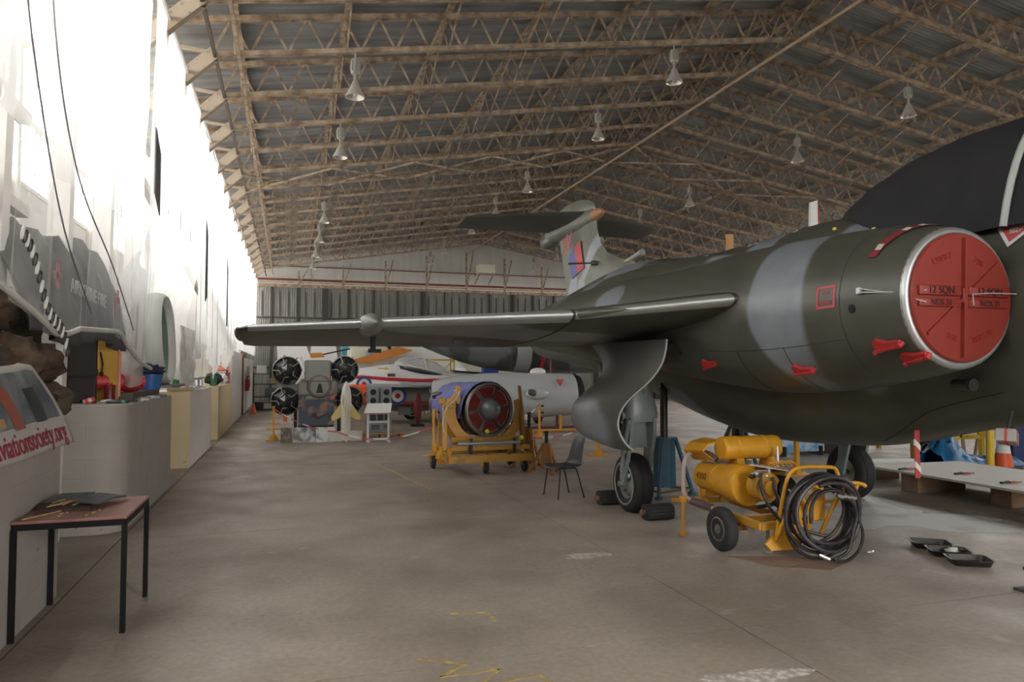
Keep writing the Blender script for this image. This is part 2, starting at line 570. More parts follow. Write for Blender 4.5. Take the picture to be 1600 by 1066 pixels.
tr0 = make_truss(); tr0.location = (0, TY[0], 0)
ORD = ['nearest', 'second nearest', 'third nearest', 'fourth nearest', 'fifth nearest', 'sixth nearest', 'seventh nearest', 'eighth nearest', 'ninth nearest', 'middle']
for k, yy in enumerate(TY):
    w = ORD[k] + ' to the camera' if k < 10 else ORD[18 - k] + ' to the far gable doors'
    lab = 'brown steel lattice roof truss spanning the hangar, ' + (w if k != 9 else 'in the middle of the row')
    if k == 0: tr0['label'] = lab
    else: dup(tr0, (0, yy, 0), label=lab)

# --- purlins with zigzag bracing, and ties running the length of the roof
def purlin(x, lab, brace=True):
    z = zb(x) + TD + .1
    t = thing('purlin', lab, 'purlin', (x, TY[0], 0), group='purlins under the roof sheets')
    b = B(); b.box((0, 16, z), (0.05, 44, 0.13)); b.box((0, 16, z - .06), (0.11, 44, 0.015)); b.make('beam', rust2, t)
    if brace:
        b = B()
        for k, yy in enumerate(TY):
            y_ = yy - TY[0]
            b.bar((0, y_, zb(x) - .03), (0, y_ - 1.78, z), 0.028, 0.028)
            b.bar((0, y_, zb(x) - .03), (0, y_ + .5, z), 0.026, 0.026)
        b.make('strut', rust, t)


n = 19; dxp = (XRIDGE + 1.16) / n
for i in range(0, n, 3):
    x = -1.16 + dxp * (i + .5)
    w = ['nearest', 'second from', 'third from', 'fourth from', 'third below', 'second below', 'nearest'][i // 3]
    for xx, side in ((x, 'left'), (2 * XRIDGE - x, 'right')): purlin(xx, 'steel purlin with zigzag struts on the %s roof slope, %s the %s' % (side, w, 'ridge' if i // 3 > 3 else side + ' wall'))
def tie(x, z, w, label, mat, r=False):
    b = B((x, 0, z))
    if r: b.cyl((x, TY[0] - 5, z), (x, Y1, z), w, n=10)
    else: b.box((x, (TY[0] - 5 + Y1) / 2, z), (w, Y1 - TY[0] + 5, w))
    o = b.make('roof_tie', mat, smooth=r); o.location = (x, 0, z); tag(o, label, 'roof tie')
tie(XRIDGE, ZK - .09, 0.038, 'straight ridge pipe running under the kinks of the roof trusses', M('pale_ridge_pipe', (0.42, 0.31, 0.2), .6), True)
tie(-0.81, zb(-.81) - .05, 0.05, 'light brown tie bar under the trusses, second from left wall', rust)
tie(-1.16, zb(-1.16) - .05, 0.05, 'dark tie bar under the trusses nearest left wall', M('dark_tie_steel', (0.09, 0.065, 0.045), .7))
# plan bracing between two trusses
b = B(); ya, yb = TY[8], TY[9]
for s in (0, 1):
    x = -1.16; f = 0
    while x < XRIDGE - .1:
        x2 = min(x + 2.2, XRIDGE)
        P = [(x, ya if f % 2 else yb), (x2, yb if f % 2 else ya)]
        Q = [(x, yb if f % 2 else ya), (x2, ya if f % 2 else yb)]
        for (p, q) in (P, Q):
            mx = (lambda v: v) if s == 0 else (lambda v: 2 * XRIDGE - v)
            b.bar((mx(p[0]), p[1], zb(p[0]) - .06), (mx(q[0]), q[1], zb(q[0]) - .06), .05, .05)
        x = x2; f += 1
tag(b.make('plan_bracing', rust), 'crossed steel bracing lying flat between two roof trusses', 'roof bracing')

# --- lamps
def make_lamp():
    t = thing('high_bay_lamp', 'grey bell shaped high bay lamp hanging from a truss', 'lamp')
    g = M('lamp_ballast_grey', (0.3, 0.29, 0.26), .6); sh = M('lamp_shade_aluminium', (0.62, 0.58, 0.52), .35, .5)
    b = B(); b.cyl((0, 0, .02), (0, 0, .0), .03); b.cyl((0, 0, 0), (0, 0, -.08), .012, n=8); b.make('hook', g, t)
    b = B(); b.lathe([(0.02, -.08), (.055, -.09), (.06, -.12), (.06, -.25), (.05, -.27), (.02, -.28)], n=14)
    for i in range(8):
        a = i * PI / 4; b.box((.062 * math.cos(a), .062 * math.sin(a), -.18), (.02, .01, .13), rz=a)
    b.make('ballast', g, t, smooth=True)
    b = B(); b.lathe([(.018, -.27), (.022, -.36), (.04, -.38), (.055, -.42), (.09, -.5), (.125, -.555), (.13, -.58), (.122, -.58), (.085, -.5), (.05, -.43), (.03, -.4)], n=20)
    b.make('shade', sh, t, smooth=True, ang=50)
    b = B(); b.ell((0, 0, -.5), (.045, .045, .06), 12, 8); b.make('bulb', M('lamp_bulb_glass', (.85, .8, .75), .15), t, smooth=True)
    return t


lamp0 = make_lamp(); first = True; lamp0.scale = (1.25, 1.25, 1.3)
ys = {1.02: [12.0, 15.6, 22.7, 26.3, 29.8, 33.4, 37], 7.1: [12.0, 15.6, 20.9, 24.5, 28, 33.4, 38.5], 12.9: [12.0, 15.6, 20.9, 24.5, 28, 33.4, 38.5]}
ordn = ['nearest', 'second nearest', 'third nearest', 'fourth nearest', 'fourth farthest', 'third farthest', 'second farthest', 'farthest']
words = {1.02: 'left hand row', 7.1: 'middle row under the ridge', 12.9: 'right hand row above the aircraft spine'}
for x, yl in ys.items():
    nn = len(yl)
    for k, yy in enumerate(yl):
        yy = min(TY, key=lambda q: abs(q - yy)) 
        nm = ordn[k] if k < 4 else ordn[8 - nn + k]
        lab = 'hanging bell shaped lamp, %s in the %s' % (nm, words[x])
        loc = (x, yy, zb(x) - .04)
        if first: lamp0.location = loc; lamp0['label'] = lab; lamp0['group'] = 'high bay lamps'; first = False
        else: dup(lamp0, loc, label=lab, group='high bay lamps')
# ================================================================ THE CAMOUFLAGED JET
XC = 5.86


def smooth_sections(secs, k=5):
    """Catmull-Rom through tuples"""
    out = []
    n = len(secs)
    for i in range(n - 1):
        p0, p1, p2, p3 = secs[max(i - 1, 0)], secs[i], secs[i + 1], secs[min(i + 2, n - 1)]
        for j in range(k):
            t = j / k
            out.append(tuple(0.5 * (2 * b_ + (c_ - a_) * t + (2 * a_ - 5 * b_ + 4 * c_ - d_) * t * t + (3 * b_ - a_ - 3 * c_ + d_) * t ** 3)
                             for a_, b_, c_, d_ in zip(p0, p1, p2, p3)))
    out.append(tuple(secs[-1]))
    return out


def sup(a, e):
    c, s_ = math.cos(a), math.sin(a)
    return math.copysign(abs(c) ** (2 / e), c), math.copysign(abs(s_) ** (2 / e), s_)


def camo_mat(name, blobs, base=(0.068, 0.070, 0.053), grey=(0.20, 0.22, 0.245), rough=0.36, w=0.05, dirt=0.25):
    """blobs: (y, z, ry, rz) in world coordinates painted grey"""
    m = bpy.data.materials.new(name); m.use_nodes = True
    nt = m.node_tree; n, L = nt.nodes, nt.links; b = n['Principled BSDF']
    tc = n.new('ShaderNodeTexCoord')
    geo = n.new('ShaderNodeNewGeometry')
    nz = n.new('ShaderNodeTexNoise'); nz.inputs['Scale'].default_value = 1.1; nz.inputs['Detail'].default_value = 1
    L.new(tc.outputs['Object'], nz.inputs['Vector'])
    sep = n.new('ShaderNodeSeparateXYZ'); L.new(tc.outputs['Object'], sep.inputs[0])

    def mth(op, a, c=None, clamp=False):
        q = n.new('ShaderNodeMath'); q.operation = op; q.use_clamp = clamp
        for i, v in enumerate((a, c)):
            if v is None: continue
            if isinstance(v, (int, float)): q.inputs[i].default_value = v
            else: L.new(v, q.inputs[i])
        return q.outputs[0]
    d = None
    for (y, z, ry, rz, sk) in blobs:
        yy = mth('SUBTRACT', sep.outputs[1], y)
        zz = mth('SUBTRACT', sep.outputs[2], z)
        yy = mth('ADD', yy, mth('MULTIPLY', zz, sk))
        a = mth('POWER', mth('DIVIDE', yy, ry), 2); c = mth('POWER', mth('DIVIDE', zz, rz), 2)
        q = mth('ADD', a, c)
        d = q if d is None else mth('MINIMUM', d, q)
    d = mth('ADD', d, mth('MULTIPLY', mth('SUBTRACT', nz.outputs[0], 0.5), 1.3))
    f = n.new('ShaderNodeMapRange'); f.interpolation_type = 'SMOOTHSTEP'
    f.inputs[1].default_value = 1 - w * 4; f.inputs[2].default_value = 1 + w * 4
    f.inputs[3].default_value = 1; f.inputs[4].default_value = 0
    L.new(d, f.inputs[0])
    mx = n.new('ShaderNodeMix'); mx.data_type = 'RGBA'
    mx.inputs[6].default_value = (*base, 1); mx.inputs[7].default_value = (*grey, 1)
    L.new(f.outputs[0], mx.inputs[0])
    n2 = n.new('ShaderNodeTexNoise'); n2.inputs['Scale'].default_value = 2.5; n2.inputs['Detail'].default_value = 9
    L.new(tc.outputs['Object'], n2.inputs['Vector'])
    r = n.new('ShaderNodeMapRange'); r.inputs[1].default_value = .3; r.inputs[2].default_value = .7
    r.inputs[3].default_value = 1 - dirt; r.inputs[4].default_value = 1 + dirt * .5
    L.new(n2.outputs[0], r.inputs[0])
    mu = n.new('ShaderNodeVectorMath'); mu.operation = 'SCALE'
    L.new(mx.outputs[2], mu.inputs[0]); L.new(r.outputs[0], mu.inputs['Scale'])
    L.new(mu.outputs[0], b.inputs['Base Color'])
    rr = n.new('ShaderNodeMapRange'); rr.inputs[3].default_value = rough - .07; rr.inputs[4].default_value = rough + .14
    L.new(n2.outputs[0], rr.inputs[0]); L.new(rr.outputs[0], b.inputs['Roughness'])
    return m


ab = Vector((XC, 8.1, 0))
jet = thing('jet_aircraft', 'large green and grey camouflaged jet aircraft filling the right side, red intake cover', 'aircraft', ab)
# object coordinates = world - ab ; blobs in those
def bl(y, z, ry, rz, sk=0.0): return (y - 8.1, z, ry, rz, sk)
camo = camo_mat('jet_camouflage', [bl(5.4, 2.6, .36, 1.0, -.12), bl(11.0, 3.6, .75, .75), bl(7.05, 3.5, .3, .5), bl(8.9, 1.2, .7, .35), bl(14.2, 3.3, .35, .9, .3), bl(2.6, 3.0, .8, .5), bl(12.85, 4.2, .3, .5, .9), bl(8.9, 2.75, .35, .18)])
camo_f = camo_mat('faded_lit_fin_camouflage', [bl(14.2, 3.2, .35, .7, .3), bl(12.95, 4.2, .22, .6, .9), bl(13.6,3.4,.25,.3)], base=(.19, .19, .155), grey=(.33, .36, .38), rough=.42)  # faded fin paint, base also lightened for the window light on it
camo_w = camo_mat('jet_wing_camouflage', [bl(8.2, 2.3, .5, 1)], rough=.38)
door_m = camo_mat('jet_door_camouflage', [bl(8.5, 1.0, .9, .42)], base=(0.09, 0.092, 0.08), rough=.36)
line_m = M('panel_line_dark', (0.03, 0.032, 0.03), .6)
redp = M('red_blanking_cover', (0.235, 0.027, 0.017), .5, var=.15, scale=5)
redl = M('bright_red_tag', (0.42, 0.03, 0.03), .55)
maroon = M('maroon_strap', (0.2, 0.02, 0.025), .6)
whit = M('white_marking', (0.65, 0.65, 0.63), .6)
metal = M('bare_metal_edge', (0.5, 0.51, 0.52), .42, .8, var=.1, scale=8)
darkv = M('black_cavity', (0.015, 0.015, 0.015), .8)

# fuselage
FS = [(-1.9, .06, 2.2, 2.08), (-1.2, .3, 2.46, 1.86), (0.2, .58, 2.78, 1.58), (2.0, .52, 3.0, 1.42), (3.6, .55, 3.08, 1.36), (4.6, .62, 3.14, 1.27), (5.5, .8, 3.3, 1.06),
      (6.2, .93, 3.42, .97), (7.4, .95, 3.40, .93), (8.4, .93, 3.42, 1.05), (9.4, .88, 3.48, 1.25), (10.6, .78, 3.62, 1.45), (12, .62, 3.6, 1.65), (14, .48, 3.4, 1.9), (16, .34, 3.2, 2.1), (16.6, .2, 3.0, 2.3)]
FSi = smooth_sections(FS, 6)
def fsec(y):
    for a_, c_ in zip(FSi, FSi[1:]):
        if a_[0] <= y <= c_[0]:
            t = (y - a_[0]) / (c_[0] - a_[0]); return tuple(p + (q - p) * t for p, q in zip(a_, c_))
    return FSi[-1]
def fus_pt(y, ang, out=0.0):
    """point on fuselage skin, ang 0=left(-x), 90=top"""
    _, rx, zt, zbt = fsec(y); zc, rz = (zt + zbt) / 2, (zt - zbt) / 2
    c, s_ = sup(math.radians(ang), 2.35)
    return Vector((XC - (rx + out) * c, y, zc + (rz + out) * s_))
b = B(ab)
b.loft([[fus_pt(y[0], 360 * i / 48) for i in range(48)] for y in FSi])
b.make('fuselage', camo, jet, smooth=True)

# nacelle (intake and engine pod)
def nac_secs():
    return smooth_sections([(4.0, 4.80, 2.32, .50, .50), (4.08, 4.80, 2.32, .537, .537), (4.5, 4.82, 2.325, .61, .63), (5.2, 4.85, 2.305, .68, .71), (6.2, 4.9, 2.31, .74, .76), (7.5, 4.92, 2.37, .76, .72),
                            (8.8, 4.85, 2.45, .74, .66), (10.2, 4.72, 2.5, .64, .58), (11.4, 4.62, 2.52, .5, .47), (12.2, 4.55, 2.52, .4, .38)], 6)
NS = nac_secs()
def nsec(y):
    for a_, c_ in zip(NS, NS[1:]):
        if a_[0] <= y <= c_[0]:
            t = (y - a_[0]) / (c_[0] - a_[0]); return tuple(p + (q - p) * t for p, q in zip(a_, c_))
    return NS[-1] if y > 5 else NS[0]
def nac_pt(y, ang, out=0.0, side=1):
    _, cx, cz, rx, rz = nsec(y)
    c, s_ = sup(math.radians(ang), 2.0)
    x = cx - (rx + out) * c
    if side < 0: x = 2 * XC - x
    return Vector((x, y, cz + (rz + out) * s_))
for side in (1, -1):
    b = B(ab)
    b.loft([[nac_pt(s[0], 360 * i / 56, 0, side) for i in range(56)] for s in NS if s[0] >= 4.079], cap=True)
    nc = b.make('engine_nacelle', camo, jet, smooth=True)
    mx = (lambda x: x) if side > 0 else (lambda x: 2 * XC - x)
    b = B(ab)
    b.lathe([(.47, .12), (.475, -.02), (.488, -.045), (.503, -.05), (.520, -.043), (.533, -.03), (.540, -.012), (.530, -.005)], (mx(4.80), 4.10, 2.32), (0, 1, 0), 48, cap=False)
    b.make('intake_lip', metal, nc, smooth=True, ang=80)
    # red cover disc with raised ribs
    c = B(ab); o = (mx(4.80), 4.03, 2.32)
    c.lathe([(.0, 0.0), (.478, 0.0), (.486, .012), (.486, .06), (.0, .06)], o, (0, 1, 0), 48, cap=False)
    for k, (a_, w) in enumerate([(87, .03), (267, .03), (38, .017), (218, .017)]):
        d = Vector((math.cos(math.radians(a_)), 0, math.sin(math.radians(a_))))
        c.bar(Vector(o) + d * .02, Vector(o) + d * .45, w * 1.15, w * 2, up=(0, 1, 0))
    c.cbox((o[0] - .235, o[1] - .01, o[2] + .045), (.4, .03, .075), .012); c.cbox((o[0] + .235, o[1] - .01, o[2] + .045), (.4, .03, .075), .012)
    c.cbox((o[0] - .235, o[1] - .01, o[2] - .045), (.4, .02, .06), .01); c.cbox((o[0] + .235, o[1] - .01, o[2] - .045), (.4, .02, .06), .01)
    c.cbox((o[0], o[1] - .012, o[2] + .01), (.05, .03, .12), .01)
    cov = c.make('intake_cover', redp, nc, smooth=True, ang=30)
    if side > 0:
        darkred = M('moulded_red_lettering', (0.25, 0.012, 0.01), .6)
        for txt, dx, dz, s_ in (('12 SQN', -.235, .045, .075), ('12 SQN', .235, .045, .075), ('NOS 21', -.235, -.045, .06), ('NOS 21', .235, -.045, .06)):
            t_ = text_part(txt, 'moulded_lettering', M('black_stencil', (.03, .01, .01), .7), s_, nc, None, .001)
            t_.data.transform(frame(Vector(o) - ab + Vector((dx, -.03, dz)), (1, 0, 0), (0, 0, 1)))
        for txt, dx, dz, ro in (('330887', -.2, .28, .35), ('788', .16, .27, -.4), ('888', -.12, -.3, -.3), ('888138', .18, -.29, .35)):
            t_ = text_part(txt, 'moulded_lettering', darkred, .07, nc, None, .002)
            t_.data.transform(frame(Vector(o) - ab + Vector((dx, -.002, dz)), (math.cos(ro), 0, math.sin(ro)), (-math.sin(ro), 0, math.cos(ro))))

# wing: sections (x, yLE, zLE, chord, thick, incidence drop)
def wing(side):
    def mx(x): return x if side > 0 else 2 * XC - x
    S = [(4.75, 5.35, 2.50, 5.2, .36, .30), (4.15, 5.95, 2.47, 4.3, .34, .32), (3.05, 7.17, 2.385, 2.95, .26, .27), (1.2, 8.42, 2.355, 2.45, .21, .22), (-.5, 9.68, 2.325, 1.95, .15, .18), (-.64, 9.85, 2.31, 1.7, .08, .15)]
    def af(sc, k=26, rng=(0, 1)):
        x, yl, zl, c_, th, dr = sc; up, lo = [], []
        for i in range(k + 1):
            t = rng[0] + (rng[1] - rng[0]) * (i / k) ** 2
            h = th * (1.4845 * math.sqrt(t) - .63 * t - 1.758 * t * t + 1.4215 * t ** 3 - .5075 * t ** 4)
            up.append(Vector((mx(x), yl + t * c_, zl - dr * t + h * 1.0))); lo.append(Vector((mx(x), yl + t * c_, zl - dr * t - h * .85)))
        return up[::-1] + lo[1:]
    def lerp(a_, c_, t): return tuple(p + (q - p) * t for p, q in zip(a_, c_))
    inner = B(ab); inner.loft([af(S[0]), af(S[1]), af(lerp(S[1], S[2], .5)), af(lerp(S[2], S[3], .03))]); 
    wi = inner.make('inner_wing', camo_w, jet, smooth=True, ang=60)
    outer = B(ab); outer.loft([af(lerp(S[2], S[3], .035)), af(S[3]), af(S[4]), af(S[5])])
    wo = outer.make('outer_wing', camo_w, jet, smooth=True, ang=60)
    # polished leading edges, a skin a hair proud of the wing
    def skin(secs, name, par, mat, t1=.035):
        rows = []
        for sc in secs:
            x, yl, zl, c_, th, dr = sc
            p = af((x, yl - .006, zl, c_, th * 1.0, dr), 10, (0, t1))
            q = []
            for v in p:
                d = Vector((0, 0, v.z - (zl - dr * (v.y - yl) / c_)))
                q.append(v + d.normalized() * .004 if d.length > 1e-4 else v)
            rows.append(q)
        bb = B(ab); bb.sheet(rows); bb.make(name, mat, par, smooth=True, ang=80)
    skin([lerp(S[2], S[3], .04), S[3], S[4]], 'leading_edge', wo, metal, .045)
    skin([S[1], S[2], lerp(S[2], S[3], .025)], 'leading_edge', wi, M('worn_edge_metal', (.34, .35, .33), .35, .6), .018)
    if side > 0:
        for k in range(24):
            t = (k + .5) / 24
            sc = lerp(S[3], S[4], t * 1.0) if t >= 0 else S[3]
            sc = lerp(lerp(S[2], S[3], .55), S[4], t)
            x, yl, zl, c_, th, dr = sc
            q = .16
            h = th * (1.4845 * math.sqrt(q) - .63 * q - 1.758 * q * q)
            p = Vector((mx(x), yl + q * c_, zl - dr * q + h))
            v = B(ab); v.prism([p + Vector((-.004, -.045, -.01)), p + Vector((-.004, .05, -.01)), p + Vector((-.004, .05, .035))], (.008, .0, 0))
            v.box(p + Vector((0, .0, 0)), (.03, .09, .004))
            v.make('vortex_generator', darkv, wo)
        # bullet fairing on the leading edge
        sc = lerp(S[3], S[4], .14); x, yl = sc[0], sc[1]
        f = B(ab); f.lathe([(.004, -.38), (.05, -.30), (.115, -.12), (.135, .0), (.14, .25), (.11, .6), (.04, .95), (.004, 1.0)], (mx(x), yl + .1, sc[2] - .02), (-.05, 1, 0), 14)
        f.make('bullet_fairing', M('fairing_grey_green', (.17, .175, .16), .4), wo, smooth=True, ang=25)
        f = B(ab); f.cyl((mx(x) + .06, yl + .5, 2.2), (mx(x) + .06, yl + .5, 2.02), .035, n=8); f.box((mx(x) + .08, yl + .5, 2.02), (.16, .06, .05))
        f.make('underwing_bracket', darkv, wo)
        f = B(ab); sc = lerp(S[2], S[3], .032); 
        r1 = af((sc[0], sc[1] - .01, sc[2], sc[3] + .02, sc[4] * 1.05, sc[5]));
        f.loft([[p + Vector((-.012, 0, 0)) for p in r1], [p + Vector((.012, 0, 0)) for p in r1]]); f.make('fold_joint', line_m, wo)
        tc = B(ab); sc = S[5]; tc.ell((mx(-.64), 10.5, 2.27), (.05, .85, .09), 12, 10); tc.make('wing_tip', camo_w, wo, smooth=True)
        for px_ in ((2.3, 9.3), (2.1, 9.0)):
            f = B(ab); f.box((px_[0], px_[1], 2.14), (.12, .06, .03)); f.make('underwing_fitting', line_m, wo)
    return wi


wing(1); wing(-1)
# fairing at wing root behind nacelle and hump over engine
b = B(ab)
secs = smooth_sections([(6.6, 4.9, 2.9, .3, .15), (8.0, 5.0, 2.85, .55, .38), (9.6, 5.1, 2.85, .62, .44), (11.2, 5.2, 2.85, .55, .42), (13.0, 5.4, 2.8, .3, .25)], 5)
for side in (1, -1):
    q = B(ab); q.loft([[Vector(((s[1] - s[3] * math.cos(a)) if side > 0 else 2 * XC - (s[1] - s[3] * math.cos(a)), s[0], s[2] + s[4] * math.sin(a))) for a in [2 * PI * i / 28 for i in range(28)]] for s in secs])
    q.make('shoulder_fairing', camo, jet, smooth=True)

# fin, drawn in the centre plane with a tapering aerofoil section
finp = [(16.1, 2.9, 10.9, 3.3), (14.55, 3.3, 11.35, 3.72), (14.62, 3.65, 11.95, 3.86), (14.72, 3.95, 12.45, 4.05), (14.85, 4.3, 12.78, 4.3), (14.95, 4.6, 12.93, 4.6), (15.05, 4.9, 12.98, 4.9)]
b = B(ab); rings = []
for k, (yt, zt_, yl, zl) in enumerate(finp):
    th = .16 - .012 * k; r = []
    for i in range(13):
        t = (i / 12); h = th * (1.4845 * math.sqrt(t) - .63 * t - 1.758 * t * t + 1.4215 * t ** 3 - .5075 * t ** 4) * 1.6
        r.append((Vector((XC - h, yl + (yt - yl) * t, zl + (zt_ - zl) * t)), Vector((XC + h, yl + (yt - yl) * t, zl + (zt_ - zl) * t))))
    rings.append([p[0] for p in r] + [p[1] for p in r[::-1][1:-1]])
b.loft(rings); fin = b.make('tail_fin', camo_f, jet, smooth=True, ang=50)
def fin_mark(poly, mat, name, t=.004):
    q = B(ab)
    pts = [Vector((XC - .24, y, z)) for y, z in poly]
    # lay on fin skin: offset by local thickness
    out = []
    for p in pts:
        z = p.z; k = max(0, min(5, int((z - 3.7) / .25) + 1)); a_ = finp[k]; yl, yt = a_[2], a_[0]
        t_ = max(.02, min(.98, (p.y - yl) / (yt - yl))); th = .16 - .012 * k
        h = th * (1.4845 * math.sqrt(t_) - .63 * t_ - 1.758 * t_ * t_ + 1.4215 * t_ ** 3 - .5075 * t_ ** 4) * 1.6
        out.append(Vector((XC - h - .03, p.y, p.z)))
    q.prism(out, (-.004, 0, 0)); return q.make(name, mat, fin)
mred = M('faded_marking_red', (.50, .075, .085), .55); mblue = M('faded_marking_blue', (.11, .13, .36), .55)
fin_mark([(14.1, 3.72), (13.72, 3.80), (13.88, 4.36), (14.22, 4.25)], mblue, 'fin_flash', .004)
fin_mark([(13.72, 3.80), (13.33, 3.86), (13.52, 4.45), (13.88, 4.36)], mred, 'fin_flash')
for i, (txt, y) in enumerate((('XV', 14.42),)):
    t_ = text_part(txt, 'serial_letters', mred, .52, fin, None, .003, xs=.8)
    t_.data.transform(frame(Vector((XC - .235, 13.95, 4.45)) - ab, (0, -1, .12), (0, .12, 1)))
# navigation pitot on fin
q = B(ab); q.cyl((XC - .2, 12.72, 3.87), (XC - .62, 12.95, 3.87), .018, n=8); q.cyl((XC - .12, 12.7, 3.87), (XC - .22, 12.75, 3.87), .05, n=12); q.make('fin_probe', M('probe_steel', (.12, .12, .12), .4, .6), fin, smooth=True)
q = B(ab); q.cyl((XC, 11.05, 3.83), (XC, 11.9, 3.72), .045, n=12); q.cyl((XC, 11.04, 3.831), (XC, 11.1, 3.825), .058, n=14); q.make('dorsal_duct', M('duct_grey', (.3, .3, .28), .4), jet, smooth=True)
# bullets and tailplane
b = B(ab); prof = [(.004, 15.75), (.1, 15.7), (.17, 15.5), (.2, 15.0), (.2, 14.2), (.19, 13.6), (.155, 13.2), (.115, 12.98)]
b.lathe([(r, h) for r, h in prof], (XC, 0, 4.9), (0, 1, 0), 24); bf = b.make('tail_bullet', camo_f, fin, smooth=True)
b = B(ab); b.lathe([(.118, 12.99), (.1, 12.85), (.07, 12.74), (.03, 12.67), (.004, 12.65)], (XC, 0, 4.9), (0, 1, 0), 20); b.make('bullet_nose', M('tan_nose_cap', (.38, .19, .09), .45, var=.2), fin, smooth=True)
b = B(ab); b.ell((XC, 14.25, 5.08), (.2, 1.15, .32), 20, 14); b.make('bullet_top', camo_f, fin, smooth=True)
b = B(ab); b.ell((XC, 15.6, 4.83), (.17, .55, .2), 18, 12); b.make('tail_cone', M('tail_cone_dark', (.1, .1, .09), .4), fin, smooth=True)
for s in (1, -1):
    b = B(ab); rows = []
    for t in [0, .12, .5, .9, 1.0]:
        x = XC - s * (.1 + 2.2 * t); yl = 13.25 + 1.15 * t; yt = 15.25 + .28 * t; th = .085 - .05 * t
        if t == 1.0: yl += .18; th = .01
        z = 4.99 + .04 * t; up, lo = [], []
        for i in range(13):
            u = (i / 12) ** 1.6; h = th * (1.4845 * math.sqrt(u) - .63 * u - 1.758 * u * u + 1.4215 * u ** 3 - .5075 * u ** 4) * 1.9
            up.append(Vector((x, yl + (yt - yl) * u, z - .06 * u + h))); lo.append(Vector((x, yl + (yt - yl) * u, z - .06 * u - h)))
        rows.append(up[::-1] + lo[1:])
    b.loft(rows); tp = b.make('tailplane', camo_w, fin, smooth=True, ang=50)

# canopy under a black cloth cover
b = B(ab)
cs = smooth_sections([(6.35, .10, 3.38, 3.30), (6.05, .33, 3.56, 3.1), (5.5, .47, 3.76, 2.98), (4.9, .52, 3.86, 2.93), (4.2, .53, 3.87, 2.9), (3.2, .5, 3.78, 2.88), (2.3, .4, 3.45, 2.85), (1.9, .2, 3.1, 2.85)], 5)
rows = []
for j, (y, rx, zt_, zs) in enumerate(cs):
    r = []
    for i in range(29):
        a = PI * i / 28; c_, s_ = sup(a, 2.3)
        w = .006 * math.sin(9 * a + j * 1.3)
        r.append((XC - (rx + w) * c_, y, zs + (zt_ - zs) * abs(s_) + w))
    rows.append(r)
b.sheet(rows); b.make('canopy_cover', M('black_cloth_cover', (.012, .012, .014), .85, bump=.3, bscale=6), jet, smooth=True, ang=180, fix=True)
b = B(ab); rr = []
for i in range(21):
    a = PI * i / 20; c_, s_ = sup(a, 2.3); rr.append((XC - .545 * c_, 4.10 - .16 * s_, 2.9 + .98 * abs(s_)))
b.tube(rr, .028, 8); b.make('windscreen_frame', M('frame_pale_green', (.32, .36, .33), .4), jet, smooth=True)

# skin details placed on the nacelle
def patch(ptf, y0, y1, a0, a1, name, mat, out=.006, n=6, parent=None, lab=None):
    q = B(ab); rows = [[ptf(y0 + (y1 - y0) * j / n, a0 + (a1 - a0) * i / n, out) for i in range(n + 1)] for j in range(n + 1)]
    q.sheet(rows); return q.make(name, mat, parent or jet, smooth=True, ang=180, label=lab)
def seam(ptf, pts, name='panel_seam', mat=None, r=.0035, out=.001):
    q = B(ab); P_ = []
    for (y, a), (y2, a2) in zip(pts, pts[1:]):
        for k in range(8): P_.append(ptf(y + (y2 - y) * k / 8, a + (a2 - a) * k / 8, out))
    P_.append(ptf(pts[-1][0], pts[-1][1], out)); q.tube(P_, r, 5); return q.make(name, mat or line_m, jet)
seam(nac_pt, [(4.62, 80), (4.62, 10), (4.62, -60)]); seam(nac_pt, [(4.62, -27), (6.6, -27)]); seam(nac_pt, [(5.35, -27), (5.35, -75)]); seam(nac_pt, [(6.05, -27), (6.05, -75)])
for yy in (6.6, 7.3, 8.0, 8.7, 9.4): seam(fus_pt, [(yy, 60), (yy, 88)], r=.003)
seam(fus_pt, [(5.2, 35), (6.5, 45), (10.5, 52)], r=.003); seam(fus_pt, [(4.2, -40), (4.9, -50), (5.6, -75)], r=.004)
def outline(y0, y1, a0, a1, w, mat, name):
    out = B(ab)
    wy = w; wa = math.degrees(w / .68)
    for (p, q, r, s) in ((y0, y0 + wy, a0, a1), (y1 - wy, y1, a0, a1), (y0, y1, a0, a0 + wa), (y0, y1, a1 - wa, a1)):
        rows = [[nac_pt(p + (q - p) * j / 3, r + (s - r) * i / 5, .004) for i in range(6)] for j in range(4)]
        out.sheet(rows)
    return out.make(name, mat, jet)
outline(4.66, 4.86, -3, 13, .022, mred, 'fire_panel_square')
for txt, aa in (('FIRE', 8), ('PANEL', 1)):
    p = nac_pt(4.76, aa, .006); t_ = text_part(txt, 'fire_panel_text', mred, .04, jet, frame(p - ab, (0, -1, 0), (0.1, 0, 1)), .001)
q = B(ab); p = nac_pt(4.5, -6, 0); n_ = (nac_pt(4.5, -6, .1) - p).normalized(); q.cyl(p, p + n_ * .006, .035, n=18); q.make('access_latch', darkv, jet)
# strap across the lip
q = B(ab); rows = []
for k in range(15):
    a = 92 - k * 4.3; yy = 4.18 + .012 * k
    rows.append([nac_pt(yy, a, .012), nac_pt(yy + .075, a, .012)])
q.sheet(rows); q.make('streamer_strap', maroon, jet, smooth=True)
for a in (78, 66, 42): patch(nac_pt, 4.19 + (92 - a) / 4.3 * .012, 4.245 + (92 - a) / 4.3 * .012, a - 4, a + 2, 'strap_patch', M('cream_patch', (.5, .46, .4), .7), .016, 2)
